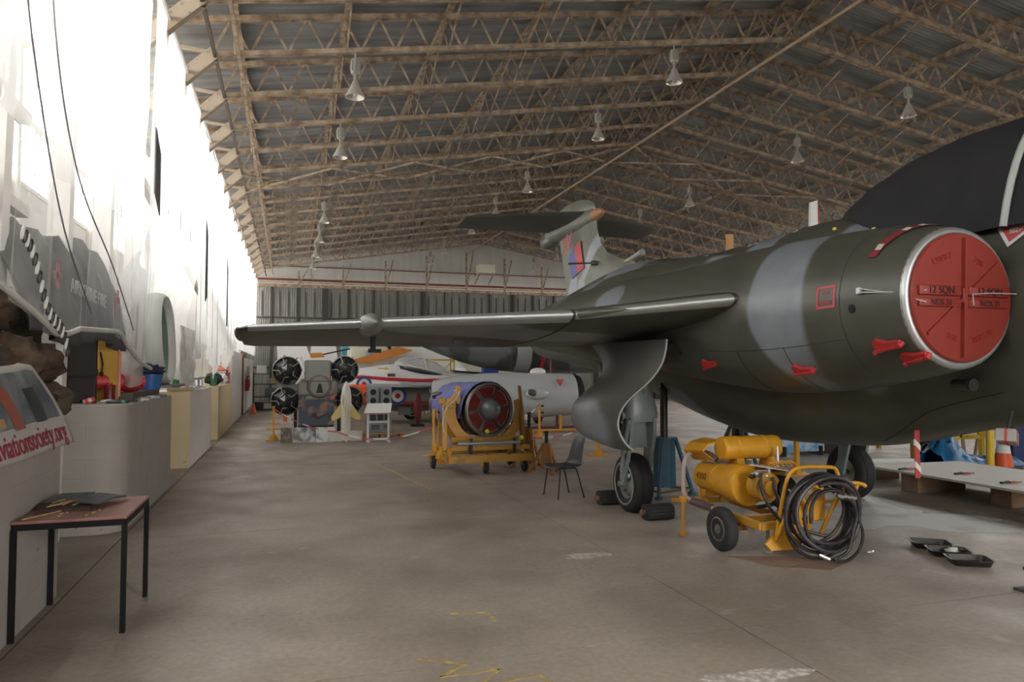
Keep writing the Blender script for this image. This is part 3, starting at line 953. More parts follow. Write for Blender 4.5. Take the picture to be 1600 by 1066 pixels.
# bungee hooks
q = B(ab); p = nac_pt(4.42, 6, .01); q.cbox(p, (.03, .045, .055), .006)
q2 = B(ab); c1 = Vector((4.42, 4.0, 2.36)); c2 = Vector((4.40, 3.99, 2.27))
q2.tube([p + Vector((-.02, -.02, .015)), (4.28, 4.1, 2.335), c2], .006, 6); q2.tube([p + Vector((-.02, -.02, -.015)), (4.27, 4.1, 2.35), c1], .006, 6)
q2.tube([(4.85, 3.985, 2.26), (4.835, 3.98, 2.34), (5.0, 3.98, 2.352), (5.35, 4.0, 2.36)], .005, 6)
q.make('bungee_anchor', metal, jet); q2.make('bungee_cord', M('cord_grey', (.4, .4, .38), .6), jet)
# red wedge covers
def wedge(y, a, L, tilt, lab):
    p = nac_pt(y, a, .0); q = B(ab); n = (nac_pt(y, a, .1) - p).normalized()
    d = Vector((0, -math.cos(tilt), math.sin(tilt))); d = (d - n * d.dot(n)).normalized(); u = n.cross(d)
    if u.z < 0: u = -u
    q.prism([p - d * L / 2 - u * .02, p + d * L / 2 - u * .005, p + d * L / 2 + u * .03, p + d * .0 + u * .035, p - d * L * .28 + u * .075, p - d * L * .45 + u * .05], n * .03)
    q.bar(p - d * L * .52 - u * .03 + n * .03, p + d * L * .53 - u * .0 + n * .04, .02, .025, up=n)
    q.cyl(p - d * L * .5 - u * .03, p - d * L * .5 - u * .03 + n * .05, .018, n=8)
    q.cyl(p + d * L * .5, p + d * L * .5 + n * .05, .02, n=8)
    o = q.make('red_vent_cover', redl, jet); return o
wedge(4.28, -37, .26, .12, ''); wedge(4.14, -52, .26, .3, ''); wedge(5.25, -47, .25, .05, ''); wedge(6.65, -40, .24, .1, '')
# pipe stub, ejection triangle, spine crosses, taped block
q = B(ab); q.cyl((5.25, 4.5, 1.66), (5.2, 4.3, 1.66), .045, n=14); q.cyl((5.2, 4.29, 1.66), (5.2, 4.32, 1.66), .052, n=14); q.cyl((5.2, 4.285, 1.66), (5.2, 4.30, 1.66), .03, n=12); q.make('fuel_vent_pipe', M('dark_vent_metal', (.08, .085, .08), .35, .5), jet, smooth=True)
def tri(y, a, s, mat, out):
    q = B(ab); pts = [fus_pt(y - s * .5, a + s * 24, out), fus_pt(y + s * .5, a + s * 24, out), fus_pt(y + s * .05, a - s * 24, out)]
    q.prism(pts, (-.003, 0, .002)); return q
tri(4.08, 40, .34, whit, .012).make('warning_triangle', whit, jet); tri(4.08, 41, .25, mred, .018).make('warning_triangle_centre', mred, jet)
for txt, da in (('EJECT', 43.6), ('SEAT', 41)):
    p = fus_pt(4.06, da, .03); n_ = fus_pt(4.06, da, .1) - p
    text_part(txt, 'warning_text', whit, .045, jet, frame(p - ab, (0, -1, 0), n_.cross(Vector((0, -1, 0)))), .001)
tri(5.05, 58, .09, whit, .008).make('warning_triangle', whit, jet); tri(5.05, 58.6, .055, mred, .012).make('warning_triangle_centre', mred, jet)
for y in (6.6, 7.3, 7.42, 8.4, 9.0):
    p = fus_pt(y, 66, .004); n_ = (fus_pt(y, 66, .1) - p).normalized(); d = Vector((0, 1, 0)); u = n_.cross(d)
    q = B(ab); q.bar(p - d * .035, p + d * .035, .012, .003, up=n_); q.bar(p - u * .035, p + u * .035, .012, .003, up=n_); q.make('white_cross', whit, jet)
    q = B(ab); q.bar(p - u * .06, p - u * .1, .03, .003, up=n_); q.make('stencil_block', M('stencil_grey_white', (.4, .4, .4), .6), jet)
for y in (5.9, 5.45, 4.75):
    p = fus_pt(y, 57, .006); q = B(ab); q.cbox(p, (.02, .045, .03), .004); q.make('yellow_lock_mark', M('chrome_yellow_mark', (.6, .42, .04), .5), jet)

# ---- undercarriage
gm = M('undercarriage_grey', (.225, .255, .25), .38, .1, var=.12, scale=6)
tyre = M('black_tyre_rubber', (.022, .022, .024), .75, var=.3, scale=9); hubm = M('wheel_hub_grey', (.42, .43, .42), .35, .5)
def main_gear(side, wz=.355, R_=.37):
    def X(x): return x if side > 0 else 2 * XC - x
    wx, wy = 4.17, 8.15
    b = B(ab); pr = [(.19, -.105), (.25, -.13), (.315, -.125), (.352, -.1), (R_, -.055), (R_ + .003, 0), (R_, .055), (.352, .1), (.315, .125), (.25, .13), (.19, .105)]
    b.lathe(pr, (X(wx), wy, wz), (1, 0, 0), 40, cap=False); w = b.make('main_wheel_tyre', tyre, jet, smooth=True, ang=60)
    b = B(ab)
    for g in (-.06, -.03, 0, .03, .06): b.lathe([(R_ + .002, g - .004), (R_ + .005, g), (R_ + .002, g + .004)], (X(wx), wy, wz), (1, 0, 0), 40, cap=False)
    b.make('tread_rib', M('tread_black', (.012, .012, .012), .8), w)
    b = B(ab); pr = [(.255, .11), (.27, .135), (.25, .14), (.235, .1), (.22, .05), (.14, .045), (.1, .07), (.05, .09), (.03, .12), (.002, .12)]
    b.lathe([(r, -h) for r, h in pr], (X(wx), wy, wz), (1 if side > 0 else -1, 0, 0), 32, cap=False)
    b.lathe([(.25, .1), (.2, .05), (.002, .05)], (X(wx), wy, wz), (1 if side > 0 else -1, 0, 0), 24, cap=False)
    b.make('wheel_hub', hubm, w, smooth=True, ang=30)
    q = B(ab)
    for k in range(8):
        a = k * PI / 4; q.cyl((X(wx - .04), wy + .14 * math.cos(a), wz + .14 * math.sin(a)), (X(wx - .075), wy + .14 * math.cos(a), wz + .14 * math.sin(a)), .02, n=8)
    q.make('hub_bolt', M('bolt_bronze', (.25, .2, .13), .4, .6), w)
    # lever, leg casting
    q = B(ab)
    for dx in (-.165, .15):
        q.prism([(X(wx + dx), wy + .03, wz + .06), (X(wx + dx), wy - .06, wz - .03), (X(wx + dx), wy - .25, wz + .62), (X(wx + dx), wy - .27, wz + .83), (X(wx + dx), wy - .12, wz + .86), (X(wx + dx), wy - .02, wz + .72)], (X(.045) - X(0), 0, 0))
    q.cyl((X(wx - .2), wy, wz), (X(wx + .19), wy, wz), .035, n=16)
    q.make('trailing_lever', gm, jet, smooth=True, ang=35)
    q = B(ab)
    q.prism([(X(wx - .12), wy - .05, wz + .45), (X(wx + .15), wy - .05, wz + .45), (X(wx + .17), wy - .02, wz + .85), (X(wx - .13), wy - .02, wz + .85)], (0, -.05, 0))
    q.make('web_plate', gm, jet)
    q = B(ab)
    q.loft([[Vector((X(wx + cx + hw * c_), wy - .12 + dy + hd * s_, z)) for c_, s_ in [sup(2 * PI * i / 20, 3) for i in range(20)]]
            for z, cx, hw, hd, dy in ((wz + .78, .01, .22, .12, -.02), (wz + .95, .01, .23, .15, -.02), (wz + 1.15, .0, .17, .12, 0), (wz + 1.4, -.02, .12, .11, .02), (wz + 1.7, -.02, .12, .11, .05))])
    q.cyl((X(wx - .24), wy - .14, wz + .86), (X(wx + .25), wy - .14, wz + .86), .065, n=18)
    leg = q.make('gear_leg', gm, jet, smooth=True, ang=40)
    q = B(ab); q.ell((X(wx + .06), wy - .235, wz + 1.15), (.04, .02, .19), 14, 10); q.make('leg_recess', M('gear_recess_grey', (.16, .18, .18), .5), leg, smooth=True)
    q = B(ab); q.cyl((X(wx - .17), wy - .02, wz + .16), (X(wx - .17), wy - .2, wz + .75), .028, n=12); q.cyl((X(wx - .17), wy - .1, wz + .4), (X(wx - .17), wy - .24, wz + .82), .04, n=12)
    q.cyl((X(wx - .1), wy + .1, wz + .6), (X(wx - .1), wy + .75, wz + 1.5), .035, n=12)
    q.make('gear_strut', gm, leg, smooth=True)
    return leg
main_gear(1); main_gear(-1)
# wheel well darkness and bulged door
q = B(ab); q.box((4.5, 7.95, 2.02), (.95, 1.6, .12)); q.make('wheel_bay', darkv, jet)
q = B(ab); q.prism([(4.42, 7.75, 1.97), (4.5, 7.75, 1.97), (4.56, 7.75, 1.78), (4.46, 7.75, 1.78)], (0, -.01, 0)); q.make('bay_tag', redl, jet)
door_f = [(2.12, 7.02), (1.98, 7.0), (1.82, 7.02), (1.65, 7.15), (1.48, 7.36), (1.35, 7.48), (1.22, 7.54), (1.1, 7.53), (.98, 7.46), (.90, 7.42), (.85, 7.44)]
door_b = [(2.12, 9.05), (1.98, 8.75), (1.82, 8.5), (1.65, 8.5), (1.48, 8.72), (1.35, 8.9), (1.22, 8.95), (1.1, 8.92), (.98, 8.78), (.90, 8.5), (.85, 7.9)]
dx = [3.95, 3.92, 3.87, 3.8, 3.70, 3.64, 3.61, 3.6, 3.62, 3.67, 3.74]
for side in (1, -1):
    rows = []
    for (z, yf), (_, yb_), x in zip(smooth_sections([(*p, 0) for p in door_f], 4) and door_f, door_b, dx):
        r = []
        for i in range(15):
            t = i / 14; y_ = yf + (yb_ - yf) * t
            bulge = .10 * math.sin(PI * t) ** .8
            xx = x - bulge + .05
            r.append((xx if side > 0 else 2 * XC - xx, y_, z))
        rows.append(r)
    # densify in z
    rr = smooth_sections([tuple(v for p in r for v in p) for r in rows], 4)
    rows = [[(t[3 * i], t[3 * i + 1], t[3 * i + 2]) for i in range(15)] for t in rr]
    q = B(ab); q.slab(rows, (.035 if side > 0 else -.035, 0, 0)); q.make('wheel_door', door_m, jet, smooth=True, ang=45)
q = B(ab); fr = smooth_sections([(x + .055, y, z) for (z, y), x in zip(door_f, dx)], 4)
q.tube([(p[0] + .012, p[1] - .004, p[2]) for p in fr], .011, 6); q.make('door_seal', M('door_edge_pale', (.4, .42, .38), .5), jet, smooth=True)
# nose gear far right out of the frame
q = B(ab); q.lathe([(.12, -.07), (.2, -.09), (.26, -.05), (.265, 0), (.26, .05), (.2, .09), (.12, .07)], (XC, .2, .265), (1, 0, 0), 28, cap=True); q.make('nose_wheel_tyre', tyre, jet, smooth=True)
q = B(ab); q.cyl((XC, .2, .27), (XC, .35, 1.75), .05); q.bar((XC - .12, .2, .27), (XC - .12, .2, .6), .03); q.bar((XC + .12, .2, .27), (XC + .12, .2, .6), .03); q.bar((XC - .13, .2, .6), (XC + .13, .2, .6), .04); q.cyl((XC - .13, .2, .265), (XC + .13, .2, .265), .02); q.make('nose_gear_leg', gm, jet)
# ================================================================ LEFT SIDE: masonry benches, plastic sheeting, clutter
brick_w = M('white_painted_masonry', (0.50, 0.47, 0.43), .8, var=.16, scale=2.5)
def masonry(name, base, second, dirt=(0.25, 0.22, 0.2)):
    m = bpy.data.materials.new(name); m.use_nodes = True
    nt = m.node_tree; n, L = nt.nodes, nt.links; b = n['Principled BSDF']
    tc = n.new('ShaderNodeTexCoord'); sep = n.new('ShaderNodeSeparateXYZ'); L.new(tc.outputs['Object'], sep.inputs[0])
    ad = n.new('ShaderNodeMath'); L.new(sep.outputs[0], ad.inputs[0]); L.new(sep.outputs[1], ad.inputs[1])
    cb = n.new('ShaderNodeCombineXYZ'); L.new(ad.outputs[0], cb.inputs[0]); L.new(sep.outputs[2], cb.inputs[1])
    br = n.new('ShaderNodeTexBrick'); br.inputs['Scale'].default_value = 1; br.inputs['Brick Width'].default_value = .42; br.inputs['Row Height'].default_value = .2
    br.inputs['Mortar Size'].default_value = .008; br.inputs['Mortar Smooth'].default_value = .5
    L.new(cb.outputs[0], br.inputs['Vector'])
    nz = n.new('ShaderNodeTexNoise'); nz.inputs['Scale'].default_value = 3; nz.inputs['Detail'].default_value = 9; L.new(tc.outputs['Object'], nz.inputs['Vector'])
    mx = n.new('ShaderNodeMix'); mx.data_type = 'RGBA'; mx.inputs[6].default_value = (*base, 1); mx.inputs[7].default_value = (*second, 1); L.new(nz.outputs[0], mx.inputs[0])
    n2 = n.new('ShaderNodeTexNoise'); n2.inputs['Scale'].default_value = 4.5; n2.inputs['Detail'].default_value = 4; n2.inputs['Distortion'].default_value = 1.5; L.new(tc.outputs['Object'], n2.inputs['Vector'])
    r = n.new('ShaderNodeValToRGB'); r.color_ramp.elements[0].position = .69; r.color_ramp.elements[1].position = .73; L.new(n2.outputs[0], r.inputs[0])
    m2 = n.new('ShaderNodeMix'); m2.data_type = 'RGBA'; m2.inputs[7].default_value = (*dirt, 1); L.new(r.outputs[0], m2.inputs[0]); L.new(mx.outputs[2], m2.inputs[6])
    L.new(m2.outputs[2], b.inputs['Base Color']); b.inputs['Roughness'].default_value = .7
    bp = n.new('ShaderNodeBump'); bp.inputs['Strength'].default_value = .35; bp.inputs['Distance'].default_value = .006; bp.invert = True
    L.new(br.outputs['Fac'], bp.inputs['Height']); L.new(bp.outputs[0], b.inputs['Normal'])
    return m
mw = masonry('white_painted_blockwork', (.31, .285, .26), (.42, .39, .355), (.2, .13, .11))
mwb = masonry('bright_white_blockwork', (.62, .58, .53), (.7, .67, .62), (.45, .4, .33))
mc = masonry('cream_painted_blockwork', (.60, .47, .27), (.66, .55, .36), (.35, .27, .18))

def rounded_block(name, x0, x1, y0, y1, z, mat, label, r=.12, cat='masonry bench', two=None):
    t = thing(name, label, cat, ((x0 + x1) / 2, y0, 0), group='masonry benches along the left wall')
    b = B(t.location); pts = []
    for i in range(9):
        a = PI / 2 * i / 8; pts.append((x1 - r + r * math.sin(a), y0 + r - r * math.cos(a)))
    pl = [(x0, y1), (x0, y0)] + pts + [(x1, y1)]
    b.prism([(p[0], p[1], 0) for p in pl], (0, 0, z)); b.make('body', mat, t, smooth=True, ang=35)
    if two:
        b = B(t.location); b.box(((x0 + x1) / 2 - .001, y0 - .004, z / 2), (x1 - x0, .008, z)); b.make('end_face', two, t, label='cream painted end face')
    return t
rounded_block('masonry_bench', XL + .1, -1.72, -3.0, 6.5, 1.2, mw, 'long low white blockwork wall at the left edge behind the small table', r=.02)
rounded_block('masonry_bench', XL + .1, -1.70, 8.72, 12.0, 1.39, mw, 'white blockwork bench with rounded corner, second along the left wall', r=.3)
rounded_block('masonry_bench', XL + .1, -1.69, 14.1, 17.9, 1.38, mwb, 'white blockwork bench with cream yellow end face', r=.01, two=mc)
rounded_block('masonry_bench', XL + .1, -1.69, 19.65, 24.3, 1.36, mc, 'cream blockwork bench, farthest before the white panel walls', r=.01)

# white panel partitions beyond
pan = M('white_panel_board', (.68, .66, .62), .6, var=.06)
b = B(); b.box((-1.82, 27.2, 1.22), (.06, 5.6, 2.44)); b.make('x', pan) if False else None
t = thing('partition_panel', 'tall white panel partition starting beside the far cream bench', 'partition', (-1.8, 27, 0)); q = B((-1.8, 27, 0)); q.box((-1.76, 27.1, 1.2), (.08, 5.2, 2.4)); q.make('board', pan, t); q = B((-1.8, 27, 0)); q.box((-1.72, 29.75, 1.24), (.14, .1, 2.48)); q.make('edge_post', M('brown_door_post', (.25, .12, .06), .6), t)
t = thing('partition_panel', 'long low white panel partition running to the far doors', 'partition', (-1.8, 35, 0)); q = B((-1.8, 35, 0)); q.box((-1.76, 34.3, 1.1), (.08, 8.8, 2.2)); q.make('board', pan, t)
q = B((-1.8, 35, 0)); q.box((-1.74, 34.3, 2.22), (.12, 8.9, .06)); q.make('capping', pan, t)
t = thing('fire_extinguisher', 'red fire extinguisher hanging on the white partition', 'fire extinguisher', (-1.62, 31.8, .9)); q = B(); q.lathe([(.001, 0), (.08, .0), (.085, .03), (.085, .42), (.06, .5), (.03, .53), (.001, .53)], n=14); q.make('cylinder', M('extinguisher_red', (.5, .02, .02), .35), t, smooth=True)
q = B(); q.cyl((0, 0, .53), (0, 0, .6), .02, n=8); q.box((.03, 0, .6), (.12, .03, .03)); q.tube([(.05, 0, .58), (.1, 0, .5), (.1, 0, .3), (.09, 0, .15)], .012, 6); q.make('valve', darkv, t)

# ------------- plastic sheets
film = plastic_sheet_mat('hanging_clear_film', .80, (.85, .84, .82), .5)
film_b = plastic_sheet_mat('cloudy_film', .34, (.88, .87, .86), .6)
film_low = plastic_sheet_mat('cloudy_low_film', .55, (.8, .79, .76), .5, sc=2.0)
film_white = plastic_sheet_mat('milky_white_film', .12, (.92, .92, .91), .65)
def hem(y):
    pts = [(2.0, 2.6), (4.0, 2.45), (4.87, 2.26), (5.43, 2.15), (5.9, 2.03), (6.22, 2.05), (6.5, 2.10), (7.94, 2.15), (8.3, 2.02), (9.0, 1.85), (9.7, 1.78)]
    if y <= pts[0][0]: return pts[0][1]
    for p, q in zip(pts, pts[1:]):
        if y <= q[0]: return p[1] + (q[1] - p[1]) * (y - p[0]) / (q[0] - p[0])
    return pts[-1][1]
def film_sheet(y0, y1, ztop, zf, mat, name, label, x=-1.66, seed=0, amp=.022, ny=None, belly=0.0, lean=0.0):
    ny = ny or int((y1 - y0) * 22); rows = []
    for j in range(41):
        v = j / 40; r = []
        for i in range(ny + 1):
            y = y0 + (y1 - y0) * i / ny; zl = zf(y)
            z = zl + (ztop - zl) * v
            a = amp * (.4 + 1.0 * (1 - v))
            xx = x + a * (.25 + .75 * (1 - v) ** 2) * math.sin(y * 7 + seed + 1.2 * math.sin(y * 2.3)) + a * (.2 + .4 * (1 - v)) * math.sin(y * 17 + seed * 2 + 3 * v) - belly * math.sin(PI * min(1, v * 1.4)) * (1 - v) + (.03 * noise.noise(Vector((y * 1.5, z * 1.2, seed))))
            xx -= lean * max(0, min(1, (3.9 - z) / 1.1)) * min(1, (y - y0) / .8, (y1 - y) / .8 + .35)
            r.append((xx + .08 * v, y, z))
        rows.append(r)
    b = B(); b.sheet(rows)
    o = b.make(name, mat, smooth=True, ang=180); tag(o, label, 'plastic sheet', 'plastic sheets hanging along the left wall')
    # seam cords and hem rolls as parts
    return o
ZT = 6.42
SH = []
hang = [(-2.5, 9.7, hem, film, 'clear plastic sheet sagging over the dark heap beside the small table', -1.62),
        (9.45, 14.65, lambda y: 1.62 + .06 * math.sin(y * 5), film_b, 'cloudy plastic sheet hanging behind the leaning round ring', -1.65),
        (14.6, 20.3, lambda y: 1.95 + .3 * math.sin(y * 1.3) + .08 * math.sin(y * 4.1), film_white, 'milky plastic sheet hanging above the cream ended bench', -1.66),
        (20.3, 26.6, lambda y: 2.05 + .22 * math.sin(y * 1.1) + .05 * math.sin(y * 5) + (.5 if y > 24.3 else 0), film_white, 'milky plastic sheet above the far cream bench', -1.68),
        (26.6, 39.3, lambda y: 2.5, film_white, 'milky plastic sheet farthest along the wall above the white partitions', -1.66)]
for k, (a, c_, f_, m_, lab, xx) in enumerate(hang):
    o = film_sheet(a, c_, ZT, f_, m_, 'plastic_sheet', lab, xx, k * 1.7, lean=.57 if k == 1 else 0)
    SH.append(o)
    if k == 0:
        q = B(); q.tube([(xx + .015, y, hem(y) + .01) for y in [2 + .15 * i for i in range(52)]], .022, 8); q.make('rolled_hem', M('milky_hem_roll', (.62, .6, .57), .4), o, smooth=True)
        for (ya, za, yb_, zb_) in ((5.2, 4.2, 6.35, 1.8), (4.2, 4.6, 5.3, 3.4)):
            pass
        # dark seam cords hanging in curves
        def cord(pts, r=.006, nm='seam_cord'):
            q = B(); q.tube([(xx + .05, *p) for p in smooth_sections(pts, 6)], r, 5); return q.make(nm, M('seam_cord_grey', (.16, .15, .15), .7), o)
        cord([(5.3, 5.6), (5.55, 4.2), (6.2, 3.3), (7.4, 2.75), (8.4, 2.2)]); cord([(4.75, 5.4), (4.95, 4.3), (5.35, 3.5), (5.9, 2.8), (6.7, 2.25)])
        # laced chain of loops
        for i in range(22):
            t_ = i / 21; y = 5.02 + 1.0 * t_; z = 2.62 - .72 * t_ + .05 * math.sin(t_ * 9)
            q = B(); ring = [(xx + .06 + .006 * math.sin(a), y + .028 * math.cos(a) * (1 if i % 2 else .5), z + .04 * math.sin(a)) for a in [2 * PI * k_ / 10 for k_ in range(10)]]
            q.tube(ring, .007, 5, closed=True); q.make('lacing_loop', M('lacing_dark' if i % 2 else 'lacing_white', (.05, .05, .05) if i % 2 else (.7, .68, .65), .6), o)
    else:
        for j in range(int((c_ - a) / 1.15)):
            y = a + .15 + 1.15 * j; q = B(); q.bar((xx + .045, y, f_(y) + .3 if k != 1 else 3.95), (xx + .045, y, ZT), .009, .009); q.make('seam', M('film_seam_tape', (.45, .44, .43), .5), o)
upper = film_sheet(-2.5, 9.75, ZT - .02, lambda y: 3.45 + .12 * math.sin(y * 1.7) - .05 * max(0, y - 6), film_b, 'plastic_sheet', 'cloudy upper plastic sheet doubled behind the clear sheet at upper left', -1.76, 4.4)
# top batten holding the sheets
q = B(); q.box((-1.555, 18, ZT + .02), (.03, 42, .06)); tag(q.make('sheet_batten', M('white_batten', (.75, .74, .72), .6)), 'long white batten along the top edge of the hanging plastic', 'batten')
# dark taped patches on plastic
for (y, z, w, h, lab, sl) in ((9.3, 4.1, .34, .82, 'dark grey rectangular patch high on the plastic sheet', .16), (14.7, 3.85, .3, 1.35, 'narrow dark strip on the plastic beyond the rectangular patch', -.1), (19.6, 3.7, .3, 1.6, 'thin dark hanging strip farthest along the plastic', 0)):
    xx = -1.52; q = B(); q.slab([[(xx, y - w / 2, z - h / 2 + sl), (xx, y + w / 2, z - h / 2 - sl * .2)], [(xx, y - w / 2, z + h / 2 + .12), (xx, y + w / 2, z + h / 2 - .1)]], (.012, 0, 0))
    q.make('dark_patch', M('dark_patch_board', (.09, .085, .08), .6), SH[0 if y < 9.7 else (2 if y < 20 else 3)], label=lab)
# sloping timber rail seen through the plastic
q = B(); q.bar((-2.0, 9.8, 4.6), (-2.0, 26, 2.6), .09, .12); tag(q.make('timber_rail', M('pale_rail', (.5, .45, .38), .7)), 'long sloping rail seen through the plastic sheets', 'rail')
# steel brace frame seen upper left through film
q = B()
for z in (5.0, 4.3, 3.45): q.bar((-2.3, 2.0, z), (-2.3, 7.4, z - .25 + .0), .1, .1)
q.bar((-2.3, 3.6, 5.0), (-2.3, 6.6, 3.3), .08, .08); q.bar((-2.3, 6.7, 2.4), (-2.3, 6.7, 6.0), .14, .14); q.bar((-2.3, 4.5, 2.4), (-2.3, 4.5, 6), .1, .1)
tag(q.make('steel_bracing', M('pale_cream_steel', (.6, .57, .5), .6)), 'pale steel brace frame behind the plastic at upper left', 'bracing')

# ------------- lumps behind the film: heap of brown sacking, dark tarpaulin with printing
def lump(name, c, r, mat, label, seed, cat, amp=.25, group=None, fr=2.2, n=40):
    b = B(c); rings = []
    for j in range(n // 2 + 1):
        t = PI * j / (n // 2); ring = []
        for i in range(n):
            a = 2 * PI * i / n
            d = Vector((math.sin(t) * math.cos(a), math.sin(t) * math.sin(a), -math.cos(t)))
            k = 1 + amp * noise.noise(d * fr + Vector((seed, seed * 2, 0))) + amp * .4 * noise.noise(d * fr * 3 + Vector((0, seed, 3)))
            ring.append(Vector(c) + Vector((d.x * r[0], d.y * r[1], d.z * r[2])) * k)
        rings.append(ring)
    b.loft(rings); o = b.make(name, mat, smooth=True, ang=180); o.location = c
    return tag(o, label, cat, group)
sack = M('brown_sacking', (.10, .065, .04), .9, col2=(.2, .14, .09), scale=5, bump=.5, bscale=9)
sackl = M('tan_sacking', (.33, .24, .15), .85, var=.25, scale=4, bump=.4)
random.seed(31)
hb = [(4.7, 0, .36, .2), (5.3, 0, .34, .2), (5.9, 0, .36, .22), (6.5, 0, .32, .2), (7.1, 0, .34, .22), (7.62, 0, .27, .2),
      (5.0, 1, .36, .22), (5.65, 1, .34, .22), (6.25, 1, .33, .2), (6.85, 1, .34, .22), (7.45, 1, .34, .2),
      (5.3, 2, .36, .22), (5.95, 2, .34, .24), (6.6, 2, .33, .22), (7.3, 2, .32, .2), (5.6, 3, .38, .24), (6.35, 3, .36, .24), (6.0, 4, .4, .22)]
pos_ = ['leftmost', 'second from left', 'third from left', 'fourth from left', 'fifth from left', 'sixth from left', 'rightmost']
lv = ['bottom', 'second', 'third', 'fourth', 'top']
cols = [sack, M('dark_umber_sacking', (.055, .035, .022), .9, col2=(.13, .08, .05), scale=6, bump=.5, bscale=9), M('olive_brown_sacking', (.09, .07, .045), .9, var=.3, bump=.4)]
for k, (y, l, ry, rz) in enumerate(hb):
    z = 1.31 + rz * .9 + l * .37
    m_ = sackl if l >= 3 else cols[k % 3]
    lump('fabric_bundle', (-2.22 - .1 * l + random.uniform(-.05, .05), y, z), (.32, ry, rz), m_, 'brown bundle, %s in the %s row of the left heap' % (pos_[[j for j in hb if j[1] == l].index((y, l, ry, rz))], lv[l]), k * 1.7, 'bundle', .38, 'brown fabric bundles heaped behind the near wall', fr=2.6, n=32)
# shelf deck they rest on
q = B(); q.box((-2.55, 6.1, 1.26), (.9, 3.7, .06)); [q.box((-2.3, y, .62), (.08, .08, 1.3)) for y in (6.8, 7.8)]; tag(q.make('storage_deck', M('dark_stained_timber', (.028, .02, .016), .7)), 'dark timber deck behind the near white wall carrying the bundles', 'deck')
tarp = M('dark_grey_tarpaulin', (.075, .07, .07), .6, var=.2, bump=.3, bscale=5)
rows = []
for j in range(25):
    v = j / 24; r = []
    for i in range(41):
        y = 6.6 + 3.6 * i / 40; z = 2.06 + (1.0 + .22 * i / 40 - .5 * max(0, .2 - i / 40) - 2.2 * max(0, i / 40 - .93)) * v
        r.append((-2.0 - .3 * v ** 2 + .045 * math.sin(y * 9 + 2 * v) + .03 * math.sin(y * 21 + 5 * v), y, z + .05 * math.sin(y * 3)))
    rows.append(r)
q = B(); q.slab(rows, (-.015, 0, 0)); tp_ = q.make('printed_tarpaulin', tarp, smooth=True, ang=180); tag(tp_, 'dark grey printed tarpaulin hanging behind the plastic with faded lettering', 'tarpaulin')
fw = M('faded_print', (.36, .34, .32), .7); fr_ = M('faded_red_print', (.35, .07, .06), .7)
text_part('AIRBORNE FIRE', 'faded_lettering', fw, .2, tp_, frame((-1.975, 8.35, 2.56), (0, 1, -.03), (0, .0, 1)), .004)
for y in (7.25, 9.6):
    q = B(); q.box((-1.975, y, 2.62), (.01, .07, .24)); q.box((-1.975, y, 2.62), (.01, .2, .07)); q.make('cross_mark', fr_, tp_)
q = B((-2.98, 7, 0)); q.box((-2.98, 6.9, 1.3), (.05, 5.0, 2.6)); o = q.make('storage_back_panel', M('dark_stained_timber', (.028, .02, .016))); o.location = (-2.98, 7, 0); tag(o, 'added dark timber panel standing for shade behind the brown bundles', 'panel')  # panel added to keep the space behind the heap dark
# dark timber post and frame, yellow board, red strips
timber = M('near_black_timber', (.018, .013, .011), .6, var=.3, stretch=(1, 1, .2))
q = B(); q.cbox((-2.27, 9.35, 1.39 + .6), (.29, .08, 1.2), .01); q.box((-2.4, 9.30, 1.75), (.6, .03, .08)); tag(q.make('timber_board', timber), 'near black upright timber board standing on the second bench', 'board')
q = B(); q.cbox((-2.66, 9.35, 1.39 + .6), (.26, .08, 1.2), .01); tag(q.make('timber_board', timber), 'second dark board behind the near black upright, on the bench end', 'board')
q = B(); q.box((-2.5, 9.6, 1.39 + .45), (.12, .05, .9)); q.box((-2.5, 9.57, 2.1), (.12, .05, .3)); tag(q.make('red_strip', M('orange_red_strip', (.6, .05, .03), .5)), 'narrow orange red strip between the two dark boards', 'strip')
yel = M('mustard_panel', (.55, .33, .05), .6, var=.12)
q = B(); q.prism([(-2.4, 9.85, 1.39), (-2.0, 9.85, 1.39), (-1.99, 9.85, 2.0), (-2.1, 9.85, 2.14), (-2.4, 9.85, 2.25)], (0, .05, 0)); t_ = q.make('yellow_board', yel); tag(t_, 'mustard yellow panel standing on bench behind the red bag', 'panel')
q = B(); q.tube([(-1.99, 9.84, 1.45), (-1.98, 9.84, 1.98), (-2.05, 9.84, 2.1), (-2.15, 9.84, 2.17)], .018, 6); q.make('edge_trim', M('white_red_trim', (.7, .3, .25), .5), t_)
q = B(); q.tube([(-2.2, 9.84, 2.0), (-2.17, 9.83, 1.85), (-2.18, 9.83, 1.75)], .01, 6); q.box((-2.18, 9.82, 1.73), (.04, .02, .05)); q.make('strap_buckle', darkv, t_)
# leaning oval ring
t_ = thing('round_ring', 'pale grey green round ring standing upright on the bench board by the plastic', 'ring', (-1.86, 13.35, 1.38))
q = B(); n_ = 48; rings = []
for i in range(n_):
    a = 2 * PI * i / n_; ca_, sa_ = sup(a, 2.3)
    def P_(ro, off): return Vector((off - .04 * sa_, ro * .74 * ca_, .73 + ro * .74 * sa_))
    rings.append([P_(.98, -.13), P_(.99, .0), P_(.97, .09), P_(.92, .13), P_(.87, .1), P_(.84, 0), P_(.84, -.13)])
q.loft(rings, closed=True); q.make('rim', M('pale_grey_green_rim', (.5, .52, .47), .45), t_, smooth=True, ang=60)
q = B(); rr = []
for i in range(n_):
    a = 2 * PI * i / n_; ca_, sa_ = sup(a, 2.3); rr.append([Vector((-.13 - .04 * sa_, .835 * .74 * ca_, .73 + .835 * .74 * sa_)), Vector((.02 - .04 * sa_, .835 * .74 * ca_, .73 + .835 * .74 * sa_))])
q.loft(rr, closed=True, cap=False); q.make('inner_lining', M('sage_lining', (.2, .29, .23), .6), t_, smooth=True)
